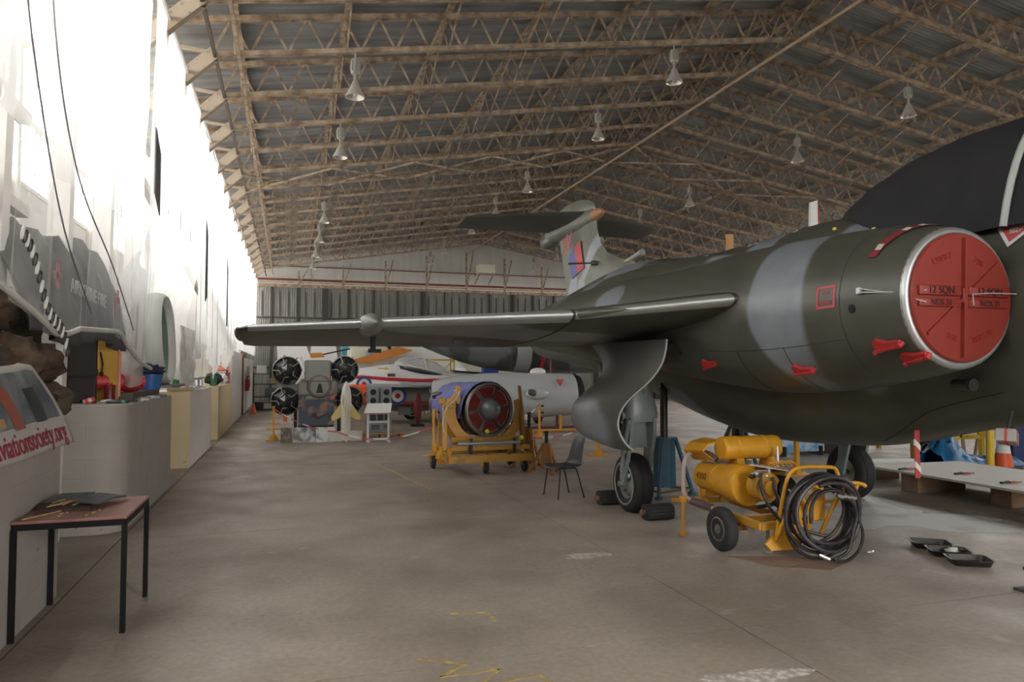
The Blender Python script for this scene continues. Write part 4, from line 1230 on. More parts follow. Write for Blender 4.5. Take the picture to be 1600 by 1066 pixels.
t_.location = (-1.95, 12.5, 1.545)
q = B(); q.box((-2.15, 12.75, 1.52), (.9, 1.5, .04)); [q.box((-2.4, y, .75), (.06, .06, 1.5)) for y in (12.3, 13.4)]; tag(q.make('bridging_board', M('grey_shelf_board', (.2, .19, .17), .8)), 'grey board bridging the gap between two benches under the round ring', 'board')
q = B(); rows = []
for j in range(21):
    v = j / 20; rows.append([(-1.88 + .06 * noise.noise(Vector((y * 4, v * 4, 1))), y, 1.55 + 1.05 * v - .14 * abs(math.sin(y * 3)) * (1 - v)) for y in [14.2 + 2.0 * i / 24 for i in range(25)]])
q.slab(rows, (-.01, 0, 0)); tag(q.make('crumpled_sheet', M('dirty_white_film', (.6, .58, .54), .5, col2=(.75, .73, .7), scale=6, bump=.5, bscale=5), smooth=True, ang=180), 'crumpled dirty white plastic sheet hanging over the cream ended bench', 'sheet')

o = B((-2.12, 10.85, 1.39)).cbox((-2.12, 10.85, 1.445), (.56, 1.9, .108), .005).make('low_crate', M('dark_crate_wood', (.12, .09, .07), .8)); o.location = (-2.12, 10.85, 1.39); tag(o, 'low dark wooden crate on the second bench under the red case and blue tub', 'crate')
# ------------- clutter on the second bench
ZA = 1.39
redb = M('scarlet_plastic', (.55, .03, .025), .45)
t_ = thing('red_case', 'red plastic case lying on the white bench beside the blue tub', 'case', (-2.04, 10.05, ZA + .11)); q = B(); q.loft([[Vector((-.28 + .56 * k / 5, .17 * c_ * (1 - .1 * k / 5), .13 + (.10 + .03 * math.sin(k)) * s_)) for c_, s_ in [sup(2 * PI * i / 20, 3) for i in range(20)]] for k in range(6)]); q.make('case_body', redb, t_, smooth=True, ang=50)
q = B(); q.tube([(-.3, -.1, .05), (-.36, -.1, .1), (-.36, .1, .1), (-.3, .1, .05)], .018, 6); q.make('handle', redb, t_); q = B(); q.ell((.12, -.1, .08), (.16, .08, .08)); q.make('flap', M('dark_red_plastic', (.3, .01, .01), .5), t_, smooth=True)
t_.rotation_euler = (0, 0, .4)
t_ = thing('plastic_tub', 'blue plastic tub heaped with dark navy cloth on the bench', 'tub', (-1.87, 11.2, ZA + .11)); q = B(); q.lathe([(.001, 0), (.13, 0), (.16, .2), (.17, .2), (.17, .215), (.15, .215), (.12, .02), (.001, .02)], n=24); q.make('tub', M('blue_tub_plastic', (.03, .12, .35), .4), t_, smooth=True)
nv = lump('navy_cloth', (-1.87, 11.2, ZA + .37), (.17, .17, .09), M('navy_cloth', (.02, .025, .06), .9, bump=.4), 'dark navy cloth heaped in the blue tub', 3, 'cloth', .6, fr=3.5)
def tin(loc, r, h, mat, label, cat, cap=None, name='tin'):
    t = thing(name, label, cat, loc); q = B(); q.lathe([(.001, 0), (r, 0), (r, h * .95), (r * .9, h), (.001, h)], n=20); q.make('can_body', mat, t, smooth=True, ang=40)
    if cap: q = B(); q.lathe([(r * .5, h), (r * .5, h * 1.12), (.001, h * 1.12)], n=14); q.make('cap', cap, t)
    return t
tin((-2.03, 9.55, ZA), .065, .21, M('dark_maroon_tin', (.14, .012, .015), .4), 'tall dark red tin near the corner of the white bench', 'tin', redb)
dc = thing('drink_can', 'small red and silver drink can lying on its side by the tall tin', 'can', (-2.16, 9.2, ZA + .035)); q = B(); q.lathe([(.02, -.06), (.033, -.055), (.033, .055), (.02, .06)], (0, 0, 0), (1, .6, .35), 16); q.make('can_body', redb, dc, smooth=True, ang=40); q = B(); q.lathe([(.001, -.062), (.03, -.062), (.033, -.05)], (0, 0, 0), (1, .6, .35), 16); q.lathe([(.034, -.015), (.034, .02)], (0, 0, 0), (1, .6, .35), 16, cap=False); q.make('silver_end', metal, dc)
sil = M('dull_aluminium', (.5, .5, .5), .35, .8)
def tray(loc, s, rz, mat, label, h=.03):
    t = thing('metal_tray', label, 'tray', loc, rz); q = B(); q.box((0, 0, .004), (s[0], s[1], .006))
    for a, b_ in (((-s[0] / 2, 0), (.008, s[1])), ((s[0] / 2, 0), (.008, s[1])), ((0, -s[1] / 2), (s[0], .008)), ((0, s[1] / 2), (s[0], .008))): q.box((a[0], a[1], h / 2), (b_[0], b_[1], h))
    q.make('tray_body', mat, t); return t
tray((-1.86, 9.55, ZA), (.24, .25), .1, M('black_tray', (.03, .03, .03), .5), 'black tray with small parts next to the dark red tin')
tray((-1.87, 9.9, ZA), (.2, .3), -.2, sil, 'shiny metal tray in front of the red case')
tray((-1.86, 10.45, ZA), (.2, .4), .05, sil, 'second shiny metal tray between red case and blue tub')
tray((-1.84, 11.0 - .05, ZA), (.25, .2), .3, M('dark_steel_tray', (.1, .1, .1), .4, .6), 'dark steel tray at the bench edge below the blue tub')
random.seed(3)
def scrap(n, area, z, label, seed):
    random.seed(seed)
    cols = [M('scrap_grey', (.25, .25, .25), .5, .5), M('scrap_white', (.6, .6, .57), .6), M('scrap_black', (.03, .03, .03), .5), M('scrap_green', (.05, .2, .12), .5)]
    kinds = ['small_part', 'tool', 'rag', 'small_part']
    for k in range(n):
        x = random.uniform(area[0], area[1]); y = random.uniform(area[2], area[3]); q = B((x, y, z))
        L_ = random.uniform(.06, .2); a = random.uniform(0, PI); c_ = random.choice([0, 1, 2])
        if c_ == 0: q.cyl((x - L_ / 2 * math.cos(a), y - L_ / 2 * math.sin(a), z + .015), (x + L_ / 2 * math.cos(a), y + L_ / 2 * math.sin(a), z + .015), .013, n=8); q.cyl((x, y, z), (x, y, z + .03), .022, n=10)
        elif c_ == 1: q.cbox((x, y, z + .02), (L_, .05, .04), .01, rz=a)
        else: q.ell((x, y, z + .015), (L_ * .6, .05, .03), 10, 6)
        mt_ = random.choice(cols); o = q.make(['pipe_fitting', 'small_block', 'folded_rag'][c_], mt_, smooth=True); o.location = (x, y, z); tag(o, mt_.name.split('_')[1] + ' ' + label.replace('workshop part', ['pipe fitting', 'block', 'folded rag'][c_]), ['fitting', 'block', 'rag'][c_], 'small parts scattered on the bench tops')
scrap(9, (-2.0, -1.78, 9.2, 9.75), ZA, 'small workshop part lying near the front corner of the white bench', 4)
scrap(10, (-1.84, -1.74, 9.9, 11.8), ZA, 'small workshop part lying at the far end of the white bench', 5)
scrap(6, (-2.0, -1.76, 14.3, 17.0), 1.38, 'small workshop part lying on the cream ended bench', 6)
q = B(); q.cbox((-1.88, 14.3, 1.415), (.16, .5, .06), .006, rz=-.6); tag(q.make('timber_offcut', M('pale_pine', (.5, .36, .2), .7, stretch=(1, 6, 1))), 'pale pine offcut lying across the cream ended bench', 'timber')
t_ = thing('metal_pot', 'dull metal flanged pot standing on the cream ended bench', 'pot', (-1.94, 17.1, 1.38)); q = B(); q.lathe([(.001, 0), (.2, 0), (.2, .02), (.14, .05), (.13, .18), (.2, .23), (.2, .25), (.11, .25), (.11, .06), (.001, .06)], n=28); q.make('pot_body', sil, t_, smooth=True, ang=40)
grn = M('green_bottle_plastic', (.02, .13, .07), .4)
for (x, y, lab) in ((-1.84, 20.0, 'green plastic bottle at the near end of the far cream bench'), (-2.1, 15.4, 'green plastic bottle nearer than the metal pot')):
    t_ = thing('bottle', lab, 'bottle', (x, y, 1.36 if y > 18 else 1.38)); q = B(); q.lathe([(.001, 0), (.07, 0), (.072, .26), (.03, .32), (.025, .36), (.001, .36)], n=16); q.make('bottle_body', grn, t_, smooth=True); q = B(); q.cyl((0, 0, .36), (0, 0, .4), .03, n=12); q.make('cap', grn, t_)
lump('carrier_bag', (-1.84, 22.6, 1.36 + .15), (.14, .22, .15), M('white_carrier_bag', (.7, .7, .68), .4, bump=.4), 'white carrier bag on the far cream bench', 6, 'bag', .4)
tin((-1.82, 23.4, 1.36), .13, .34, M('brown_red_tin', (.3, .03, .03), .4), 'large red can at the far end of the far cream bench', 'can')
lump('cloth_pile', (-1.95, 21.2, 1.36 + .17), (.22, .35, .18), M('dark_cloth', (.04, .05, .045), .9), 'dark cloth pile at the near end of the far cream bench', 16, 'cloth', .3)
# orange stacking chair shell
t_ = thing('orange_chair', 'orange plastic chair standing on the far cream bench', 'chair', (-1.98, 24.0, 1.36)); q = B(); q.slab([[(-.2, -.2, .42), (.2, -.2, .42)], [(-.2, .15, .4), (.2, .15, .4)], [(-.19, .22, .5), (.19, .22, .5)], [(-.19, .26, .75), (.19, .26, .75)]], (0, .01, -.015)); q.make('seat', M('orange_plastic', (.65, .16, .07), .5), t_)
for a in (-.17, .17):
    for c_ in (-.17, .17): q = B(); q.cyl((a, c_, 0), (a * .9, c_ * .9, .41), .012, n=8); q.make('leg', darkv, t_)

# ------------- banner over the near wall
bw = M('banner_vinyl', (.5, .48, .45), .45)
t_ = thing('banner', 'printed vinyl banner with red lettering draped over the near white wall', 'banner', (-1.66, 5.9, 1.2))
def bp(u, v, off=0.0):   # u 0..1 along to the right, v 0..1 upward
    y = 3.2 + 3.35 * u - .6 * v * u; z = 1.17 + .03 * u + (.48 + .1 * u) * v - .03 * math.sin(PI * u) * v
    if v > .9: z -= 0
    x = -1.64 - .12 * v * v + .012 * math.sin(u * 21 + v * 3) * (.3 + .7 * v) + .008 * math.sin(u * 47) * v
    z += .07 * v * (1 if u < .9 else 1 - (u - .9) * 9 * .6)
    return Vector((x + off, y, z)) - Vector(t_.location)
q = B(); q.slab([[bp(i / 60, j / 16) for i in range(61)] for j in range(17)], (-.006, 0, 0)); q.make('vinyl', bw, t_, smooth=True, ang=180)
def bpatch(u0, u1, v0, v1, name, mat, off=.006, n=24):
    q = B(); q.sheet([[bp(u0 + (u1 - u0) * i / n, v0 + (v1 - v0) * j / 8, off) for i in range(n + 1)] for j in range(9)]); return q.make(name, mat, t_, smooth=True, ang=180)
bpatch(0.0, .955, .37, .93, 'printed_picture', M('banner_picture', (.06, .09, .11), .35, col2=(.28, .3, .3), scale=3.5, mix=(.4, .7)))
bpatch(.66, .72, .34, .8, 'printed_picture_figure', M('banner_picture_red', (.35, .09, .06), .35), .009, 4)
bpatch(.5, .62, .4, .5, 'printed_picture_flame', M('banner_picture_tan', (.5, .28, .12), .35), .009, 4)
bpatch(.8, .86, .36, .75, 'printed_picture_shade', M('banner_picture_dark', (.04, .05, .05), .35), .009, 4)
tt = text_part('aviationsociety.org', 'banner_lettering', M('crimson_lettering', (.33, .02, .05), .5), .205, t_, None, .001, align='RIGHT', xs=.97)
for v in tt.data.vertices:
    p = bp(max(0, min(1, .955 + v.co.x / 3.55)), .185 + v.co.y / .56, .009 + v.co.z); v.co = p

# ------------- the small table at lower left
t_ = thing('small_table', 'small table with worn red brown top and black square legs beside near wall', 'table', (-1.37, 5.86, 0))
tb = M('worn_red_laminate', (.30, .135, .115), .45, col2=(.20, .10, .085), scale=4, mix=(.4, .7))
lg = M('black_table_steel', (.007, .007, .008), .6, spec=.25)
x0, x1, y0, y1 = -1.70, -1.05, 5.46, 6.26; H_ = .765
q = B(t_.location); q.cbox(((x0 + x1) / 2, (y0 + y1) / 2, H_ + .01), (x1 - x0 + .03, y1 - y0 + .03, .02), .004); q.make('tabletop', tb, t_)
q = B(t_.location)
for c_ in (((x0 + x1) / 2, y0, x1 - x0, .03), ((x0 + x1) / 2, y1, x1 - x0, .03), (x0, (y0 + y1) / 2, .03, y1 - y0), (x1, (y0 + y1) / 2, .03, y1 - y0)): q.box((c_[0], c_[1], H_ - .02), (c_[2], c_[3], .04))
q.make('frame', lg, t_)
for x in (x0, x1):
    for y in (y0, y1): q = B(t_.location); q.box((x, y, (H_ - .04) / 2), (.032, .032, H_ - .04)); q.make('leg', lg, t_)
ZT_ = H_ + .02
slate = M('slate_offcut', (.075, .08, .085), .6)
q = B((-1.48, 5.95, ZT_)); q.slab([[(-1.66, 5.72, ZT_), (-1.32, 5.72, ZT_)], [(-1.7, 5.95, ZT_ + .012), (-1.36, 5.98, ZT_ + .01)], [(-1.66, 6.1, ZT_ + .005), (-1.4, 6.1, ZT_ + .005)]], (0, 0, .018)); o = q.make('mat', M('dark_brown_mat', (.06, .035, .03), .9)); o.location = (-1.48, 5.95, ZT_); tag(o, 'dark brown mat lying at the back left of the small table', 'mat')
q = B((-1.42, 6.0, ZT_)); q.slab([[(-1.46, 5.84, ZT_ + .045), (-1.28, 5.76, ZT_ + .035)], [(-1.40, 5.98, ZT_ + .06), (-1.22, 5.92, ZT_ + .045)], [(-1.36, 6.14, ZT_ + .05), (-1.16, 6.08, ZT_ + .03)]], (0, 0, .012)); o = q.make('slate_piece', slate); o.location = (-1.42, 6.0, ZT_); tag(o, 'curved dark slate piece resting on wood splinters on the table', 'slate')
q = B((-1.55, 6.05, ZT_)); q.slab([[(-1.68, 5.98, ZT_ + .03), (-1.42, 5.98, ZT_ + .03)], [(-1.62, 6.2, ZT_ + .05), (-1.4, 6.2, ZT_ + .05)]], (0, 0, .01)); o = q.make('slate_piece', slate); o.location = (-1.55, 6.05, ZT_); tag(o, 'flat dark slate piece at the back of the table beside the wall', 'slate')
straw = M('split_wood', (.42, .26, .11), .7); random.seed(11)
for k in range(12):
    x = random.uniform(-1.6, -1.36); y = random.uniform(5.78, 6.0); a = random.uniform(-.6, 1.2); L_ = random.uniform(.08, .2)
    q = B((x, y, ZT_)); d = Vector((math.cos(a), math.sin(a), .15)) * L_ / 2; q.bar(Vector((x, y, ZT_ + .04)) - d, Vector((x, y, ZT_ + .04)) + d, .009, .006); o = q.make('wood_splinter', straw); o.location = (x, y, ZT_); tag(o, 'thin splinter of split wood in the small pile on the table', 'splinter', 'wood splinters piled on the small table')
for k in range(7):
    x = random.uniform(-1.5, -1.25); y = random.uniform(5.5, 5.75); q = B((x, y, ZT_)); q.box((x, y, ZT_ + .004), (random.uniform(.01, .03), .012, .008), rz=random.random() * 3); o = q.make('wood_chip', straw); o.location = (x, y, ZT_); tag(o, 'tiny wood chip scattered on the front of the table', 'chip', 'wood chips on the table')
q = B((-1.58, 5.55, ZT_)); q.bar((-1.66, 5.47, ZT_ + .008), (-1.5, 5.72, ZT_ + .01), .012, .008); o = q.make('wood_stick', straw); o.location = (-1.58, 5.55, ZT_); tag(o, 'single thin stick lying at the front left corner of the table', 'stick')
# ================================================================ OBJECTS ON THE FLOOR, NEAR AND MIDDLE
yl = M('chrome_yellow_paint', (.62, .30, .02), .45, var=.18, scale=7)
yld = M('dirty_yellow_paint', (.50, .25, .025), .55, col2=(.25, .13, .02), scale=6, mix=(.5, .75))
yp = M('bright_yellow_paint', (.68, .45, .03), .45, var=.1)
rub = M('hose_rubber', (.022, .02, .022), .45, var=.3)
blk = M('plain_black', (.018, .018, .018), .6)
blu = M('jack_blue_paint', (.025, .085, .13), .5, var=.3, scale=6)
wht = M('plain_white', (.7, .69, .66), .55)
def wheel(t, c, r, w, axis=(1, 0, 0), hub=None, name='wheel', side=-1):
    q = B(); q.lathe([(r * .55, -w / 2 * .8), (r * .8, -w / 2), (r * .95, -w * .36), (r, -w * .18), (r, w * .18), (r * .95, w * .36), (r * .8, w / 2), (r * .55, w / 2 * .8)], c, axis, 28, cap=True)
    o = q.make(name, tyre, t, smooth=True, ang=50)
    q = B(); a = Vector(axis).normalized() * side; c = Vector(c)
    q.lathe([(r * .56, w * .41), (r * .5, w * .46), (r * .45, w * .3), (r * .25, w * .3), (r * .2, w * .45), (.001, w * .5)], c, a, 20, cap=False); q.make('hub', hub or M('dull_rim', (.16, .14, .12), .5, .3), o, smooth=True, ang=40)
    return o

# --- wheel chocks, ribbed black
def chock(loc, rz, lab):
    t = thing('wheel_chock', lab, 'chock', loc, rz); q = B()
    pr = []
    for i in range(40):
        a = 2 * PI * i / 40; k = 1 + .05 * (i % 2); c_, s_ = sup(a, 2.6); pr.append((.105 * c_ * k, .088 * s_ * k + .093))
    q.loft([[Vector((x, p[0], p[1])) for p in pr] for x in (-.17, .17)]); q.make('ribbed_block', M('ribbed_black_rubber', (.03, .03, .032), .6, var=.3), t)
    q = B(); q.cyl((-.17, 0, .09), (-.2, 0, .09), .03, n=10); q.ell((-.21, .0, .09), (.03, .03, .04), 8, 6); q.make('rope_end', M('rusty_brown_end', (.2, .11, .07), .8), t)
chock((4.22, 7.62, 0), .0, 'black ribbed chock in front of the aircraft main wheel'); chock((4.1, 8.66, 0), .0, 'black ribbed chock behind the aircraft main wheel')

# --- blue tripod jack
t = thing('tripod_jack', 'dark blue tripod jack with tall post holding up the aircraft', 'jack', (5.15, 9.1, 0))
q = B(); q.lathe([(.001, .12), (.17, .12), (.16, .78), (.19, .78), (.19, .82), (.001, .82)], n=8); q.make('jack_body', blu, t, smooth=True, ang=25)
for k in range(3):
    a = PI / 2 + .35 + k * 2 * PI / 3; c_, s_ = math.cos(a), math.sin(a)
    q = B(); q.cyl((.17 * c_, .17 * s_, .80), (.42 * c_, .42 * s_, .03), .03, n=10); q.cyl((.42 * c_, .42 * s_, 0), (.42 * c_, .42 * s_, .03), .06, n=12); q.make('leg', blu, t, smooth=True)
    q = B(); a2 = a + 2 * PI / 3; q.cyl((.40 * c_, .40 * s_, .08), (.40 * math.cos(a2), .40 * math.sin(a2), .08), .016, n=8); q.make('tie_bar', M('rusty_tie', (.13, .08, .05), .8), t)
q = B(); q.cyl((0, 0, .82), (0, 0, 1.55), .055, n=14); q.cyl((0, 0, 1.5), (0, 0, 1.62), .08, .03, n=14); q.make('ram', M('jack_ram_dark', (.05, .045, .04), .4, .4), t, smooth=True)
t = thing('tripod_jack', 'black tripod jack far side of the fuselage behind the yellow air tank', 'jack', (6.6, 9.4, 0)); q = B(); q.cyl((0, 0, .2), (0, 0, 1.25), .09, n=12); q.make('ram', blk, t)
for k in range(3):
    a = .2 + k * 2 * PI / 3; q = B(); q.cyl((.08 * math.cos(a), .08 * math.sin(a), 1.0), (.5 * math.cos(a), .5 * math.sin(a), .03), .03, n=8); q.make('leg', M('dark_teal_leg', (.02, .05, .06), .5), t)

# --- grey stacking chair
def stacking_chair(loc, rz, lab):
    t = thing('stacking_chair', lab, 'chair', loc, rz)
    sh = M('charcoal_chair_shell', (.035, .038, .042), .45); q = B(); rows = []
    prof = [(.22, .40), (.2, .425), (.1, .43), (-.05, .42), (-.14, .425), (-.19, .47), (-.215, .55), (-.24, .66), (-.275, .77), (-.3, .82)]
    for i, (x, z) in enumerate(smooth_sections(prof, 3)):
        w = .21 if i < 15 else .21 - .012 * (i - 15) * .5
        rows.append([(x + .02 * (k / 4) ** 2 * (1 if i > 14 else 0), w * k / 4, z + .018 * (k / 4) ** 2 * (1 if i < 15 else 0)) for k in range(-4, 5)])
    q.slab(rows, (.0, 0, -.008)); q.make('seat_shell', sh, t, smooth=True, ang=60)
    for x, xb in ((.14, .2), (-.1, -.21)):
        for s in (-1, 1): q = B(); q.tube([(x, s * .14, .41), (x + (.01 if x > 0 else -.01), s * .19, .39), (xb, s * .22, 0)], .011, 8); q.make('leg', blk, t, smooth=True)
    q = B(); q.bar((-.1, -.14, .408), (.14, -.14, .408), .02); q.bar((-.1, .14, .408), (.14, .14, .408), .02); q.bar((.02, -.14, .405), (.02, .14, .405), .02); q.make('underframe', blk, t)
stacking_chair((3.72, 9.4, 0), PI + .12, 'single dark grey plastic stacking chair with black legs beside the wheel door')

# --- air compressor trolley
t = thing('compressor_trolley', 'yellow two wheeled air compressor trolley numbered 4000 with coiled black hoses', 'compressor', (4.4, 6.3, 0))
O = Vector(t.location); 
wheel(t, Vector((4.10, 6.12, .215)) - O, .215, .13); wheel(t, Vector((4.92, 6.12, .215)) - O, .215, .13)
q = B(O); q.cyl((4.1, 6.12, .215), (4.92, 6.12, .215), .03, n=10); q.make('axle', yld, t)
q = B(O)
for x in (4.28, 4.74): q.bar((x, 7.0, .33), (x, 5.75, .30), .05, .07)
q.bar((4.28, 6.98, .33), (4.74, 6.98, .33), .05, .06); q.bar((4.28, 6.1, .28), (4.74, 6.1, .28), .06, .1); q.bar((4.28, 5.76, .30), (4.74, 5.76, .30), .05, .07)
q.bar((4.28, 6.98, .33), (4.08, 7.05, .34), .04, .04)
q.make('chassis', yld, t)
q = B(O); q.cyl((4.1, 6.85, .36), (4.1, 6.85, .02), .018, n=10); q.cyl((4.1, 6.85, 0), (4.1, 6.85, .02), .05, n=12); q.cbox((4.1, 6.85, .38), (.07, .06, .07), .01); q.make('prop_stand', yld, t, smooth=True)
q = B(O); q.cyl((4.5, 5.95, .28), (4.5, 5.95, .02), .018, n=8); q.cyl((4.5, 5.95, 0), (4.5, 5.95, .02), .05, n=12); q.make('prop_stand', M('steel_foot', (.3, .27, .22), .5), t)
# main body: horizontal cylinder then flared housing
q = B(O); q.lathe([(.001, 0), (.12, .0), (.155, .02), (.16, .06), (.16, .32), (.165, .33), (.165, .345), (.16, .35), (.19, .6), (.21, .78), (.2, .8), (.001, .8)], (4.42, 6.92, .62), (0, -1, 0), 32)
q.make('engine_cowl', yl, t, smooth=True, ang=35)
q = B(O); 
for x in (4.3, 4.55): q.bar((x, 6.75, .5), (x, 6.75, .34), .03, .1)
q.cbox((4.42, 6.75, .46), (.3, .12, .08), .01); q.make('cradle', yld, t)
t4 = text_part('4000', 'stencil_number', blk, .10, t, None, .001)
for v in t4.data.vertices:
    a = v.co.y / .16; v.co = Vector((4.42 - .163 * math.cos(a + .1), 6.74 - v.co.x, .62 + .163 * math.sin(a + .1))) - O
q = B(O); q.cbox((4.62, 6.2, .62), (.36, .34, .3), .03); q.cyl((4.45, 6.02, .64), (4.45, 5.86, .64), .14, n=24); q.cyl((4.45, 5.86, .64), (4.45, 5.82, .64), .07, n=18); q.make('pump_housing', yld, t, smooth=True, ang=35)
q = B(O)
q.cyl((4.66, 6.0, .62), (4.66, 5.85, .62), .1, n=18); q.ell((4.6, 5.88, .5), (.09, .07, .07)); q.cyl((4.3, 5.95, .74), (4.55, 5.9, .74), .018, n=8); q.cyl((4.35, 5.9, .45), (4.8, 5.9, .5), .02, n=8)
for i in range(5): q.cyl((4.66, 5.99 - i * .03, .62), (4.66, 5.98 - i * .03, .62), .118, n=18)
q.make('motor', M('oily_black_motor', (.03, .03, .03), .35, .4), t, smooth=True, ang=40)
q = B(O); q.cyl((4.52, 5.95, .75), (4.52, 5.95, .83), .025, n=10); q.ell((4.36, 5.9, .77), (.035, .03, .03)); q.ell((4.44, 5.88, .75), (.03, .025, .03)); q.tube([(4.3, 5.92, .77), (4.36, 5.9, .8), (4.45, 5.9, .8), (4.5, 5.95, .74)], .01, 6); q.cyl((4.9, 6.3, .75), (4.9, 6.3, .98), .025, .01, n=8); q.make('pipe_fittings', metal, t, smooth=True)
# cross tank on top
q = B(O); tz = .955; ty = 6.5
q.lathe([(.001, .0), (.108, .0), (.118, .012), (.122, .03), (.122, .17), (.127, .175), (.127, .2), (.122, .205), (.122, .50), (.127, .505), (.127, .53), (.122, .535), (.122, .67), (.118, .69), (.1, .70), (.001, .70)], (4.34, ty, tz), (1, 0, 0), 32); q.make('air_tank', yl, t, smooth=True, ang=30)
q = B(O)
for x in (4.50, 4.88): q.prism([(x, ty - .1, .72), (x, ty + .1, .72), (x, ty + .06, .86), (x, ty - .06, .86)], (.09, 0, 0))
q.cbox((4.69, ty, .73), (.5, .26, .03), .005); q.make('tank_saddle', yl, t)
q = B(O); q.slab([[(4.30, 6.55, .83), (4.30, 6.95, .80)], [(4.17, 6.57, .93), (4.17, 6.95, .9)], [(4.24, 6.57, 1.0), (4.24, 6.93, .99)], [(4.42, 6.57, 1.03), (4.42, 6.93, 1.03)]], (.01, 0, -.015)); q.make('hinged_hood', yl, t)
q = B(O)
for a0_, x0_, x1_ in ((0, 4.80, 4.9), (0, 4.93, 5.0)):
    q.lathe([(.124, x0_ - 4.34), (.124, x1_ - 4.34)], (4.34, ty, tz), (1, 0, 0), 10, cap=False, a0=2.2, a1=3.6)
q.lathe([(.124, .02), (.124, .13)], (4.34, ty, tz), (1, 0, 0), 10, cap=False, a0=2.0, a1=2.9); q.make('paper_label', M('torn_paper_label', (.55, .5, .42), .7), t)
# lagged exhaust pipe
q = B(O); q.tube(smooth_sections([(4.42, 6.7, .82), (4.36, 6.75, .88), (4.24, 6.85, .88), (4.16, 6.9, .8), (4.14, 6.9, .6), (4.14, 6.88, .42), (4.2, 6.8, .36), (4.26, 6.6, .33), (4.3, 6.2, .32), (4.33, 5.95, .2)], 4), .024, 10); q.make('lagged_exhaust', M('pinkish_lagging', (.42, .33, .3), .8, var=.15, scale=9, bump=.4), t, smooth=True)
q = B(O); q.cyl((4.2, 6.82, .36), (4.27, 6.55, .33), .04, n=12); q.make('exhaust_wrap', M('purple_brown_wrap', (.1, .07, .08), .8), t)
# sloping board with yellow clutter
q = B(O); q.slab([[(4.34, 6.0, .84), (4.62, 5.78, .80)], [(4.62, 6.3, .80), (4.92, 6.0, .765)]], (0, 0, .01)); q.make('instruction_board', M('grubby_white_board', (.55, .45, .42), .6), t)
for k in range(6):
    q = B(O); x = 4.55 + .05 * k; q.tube([(x, 5.98 + .02 * k, .83), (x + .03, 6.02, .86 + .01 * (k % 2)), (x + .06, 5.98, .84), (x + .03, 5.93, .83)], .009, 6); q.make('yellow_cable_tie', yl, t)
# front guard with hooped tubes
q = B(O); q.prism([(4.50, 5.75, .30), (4.78, 5.72, .30), (4.62, 5.7, .08), (4.35, 5.72, .08), (4.30, 5.74, .14)], (0, -.02, 0)); q.prism([(4.32, 5.72, .12), (4.55, 5.72, .07), (4.8, 5.72, .5), (4.72, 5.72, .56)], (0, .05, 0)); q.make('front_plate', yl, t)
q = B(O); q.tube(smooth_sections([(4.42, 5.72, .22), (4.48, 5.7, .55), (4.52, 5.68, .74), (4.6, 5.68, .83), (4.74, 5.68, .85), (4.98, 5.68, .84), (5.08, 5.68, .82), (5.12, 5.68, .74)], 4), .018, 10); q.make('guard_hoop', yl, t, smooth=True)
for (x0_, x1_) in ((4.42, .0), (4.92, .0)):
    q = B(O); q.tube(smooth_sections([(x0_ - .02, 5.7, .18), (x0_ + .04, 5.6, .45), (x0_ + .1, 5.5, .66), (x0_ + .17, 5.46, .715), (x0_ + .26, 5.44, .70), (x0_ + .29, 5.44, .68)], 4), .018, 10); q.make('lifting_handle', yl, t, smooth=True)
q = B(O); q.cbox((4.93, 5.74, .5), (.14, .03, .36), .01); q.bar((4.7, 5.72, .5), (5.25, 5.72, .5), .03); q.bar((5.1, 5.72, .2), (5.28, 5.6, .68), .03); q.bar((4.8, 5.72, .2), (4.7, 5.6, .6), .03); q.make('hose_rack', yl, t)
random.seed(5)
def coil(cx, cy, cz, r, r2, turns, rad, seed, mat, name='coiled_hose', tail=None, w=.12):
    random.seed(seed); pts = []; N = int(turns * 28)
    for i in range(N + 1):
        a = 2 * PI * i / 28 + .8; k = i / 28
        rr = r * (1 + .07 * math.sin(k * 2.1 + seed)); r_2 = r2 * (1 + .07 * math.cos(k * 1.7 + seed))
        pts.append((cx + .045 * math.sin(k * 1.3 + seed) + rr * math.cos(a), cy - w * k / turns + .02 * math.sin(a * 2 + seed), cz + .04 * math.sin(k * 1.9) + r_2 * math.sin(a) - .02 * k / turns))
    if tail: pts = pts + tail
    q = B(O); q.tube(smooth_sections(pts, 2), rad, 8); q.make(name, mat, t, smooth=True)
coil(4.74, 5.56, .45, .34, .34, 4.3, .017, 1, rub); coil(4.74, 5.50, .44, .28, .28, 3.4, .015, 4, rub); coil(4.76, 5.46, .46, .37, .33, 2.2, .018, 8, M('hose_purple_black', (.04, .03, .035), .4))
for pts in ([(4.36, 5.86, .78), (4.33, 5.8, .62), (4.4, 5.72, .42), (4.55, 5.62, .25), (4.75, 5.55, .17), (5.0, 5.5, .16)], [(4.48, 5.84, .74), (4.47, 5.78, .6), (4.52, 5.7, .42), (4.64, 5.6, .28), (4.85, 5.5, .22)],
            [(4.84, 5.36, .60), (4.94, 5.34, .58), (5.01, 5.34, .45), (4.96, 5.34, .28), (4.9, 5.34, .12), (4.75, 5.35, .055)], [(5.0, 5.4, .5), (5.09, 5.36, .3), (5.05, 5.36, .12), (4.9, 5.36, .03), (4.73, 5.38, .05)]):
    q = B(O); q.tube(smooth_sections(pts, 5), .015, 8); q.make('hose', rub, t, smooth=True)
q = B(O); q.tube(smooth_sections([(4.66, 5.84, .62), (4.74, 5.8, .5), (4.62, 5.78, .4), (4.5, 5.8, .34)], 4), .012, 7); q.make('clear_pipe', M('grey_clear_pipe', (.3, .27, .25), .3), t, smooth=True)
q = B(O)
for (x, z) in ((4.84, .62), (4.91, .61), (4.98, .6)): q.cyl((x - .03, 5.36, z + .01), (x + .03, 5.35, z - .005), .02, n=10); q.cyl((x - .01, 5.36, z), (x + .01, 5.36, z), .026, n=8)
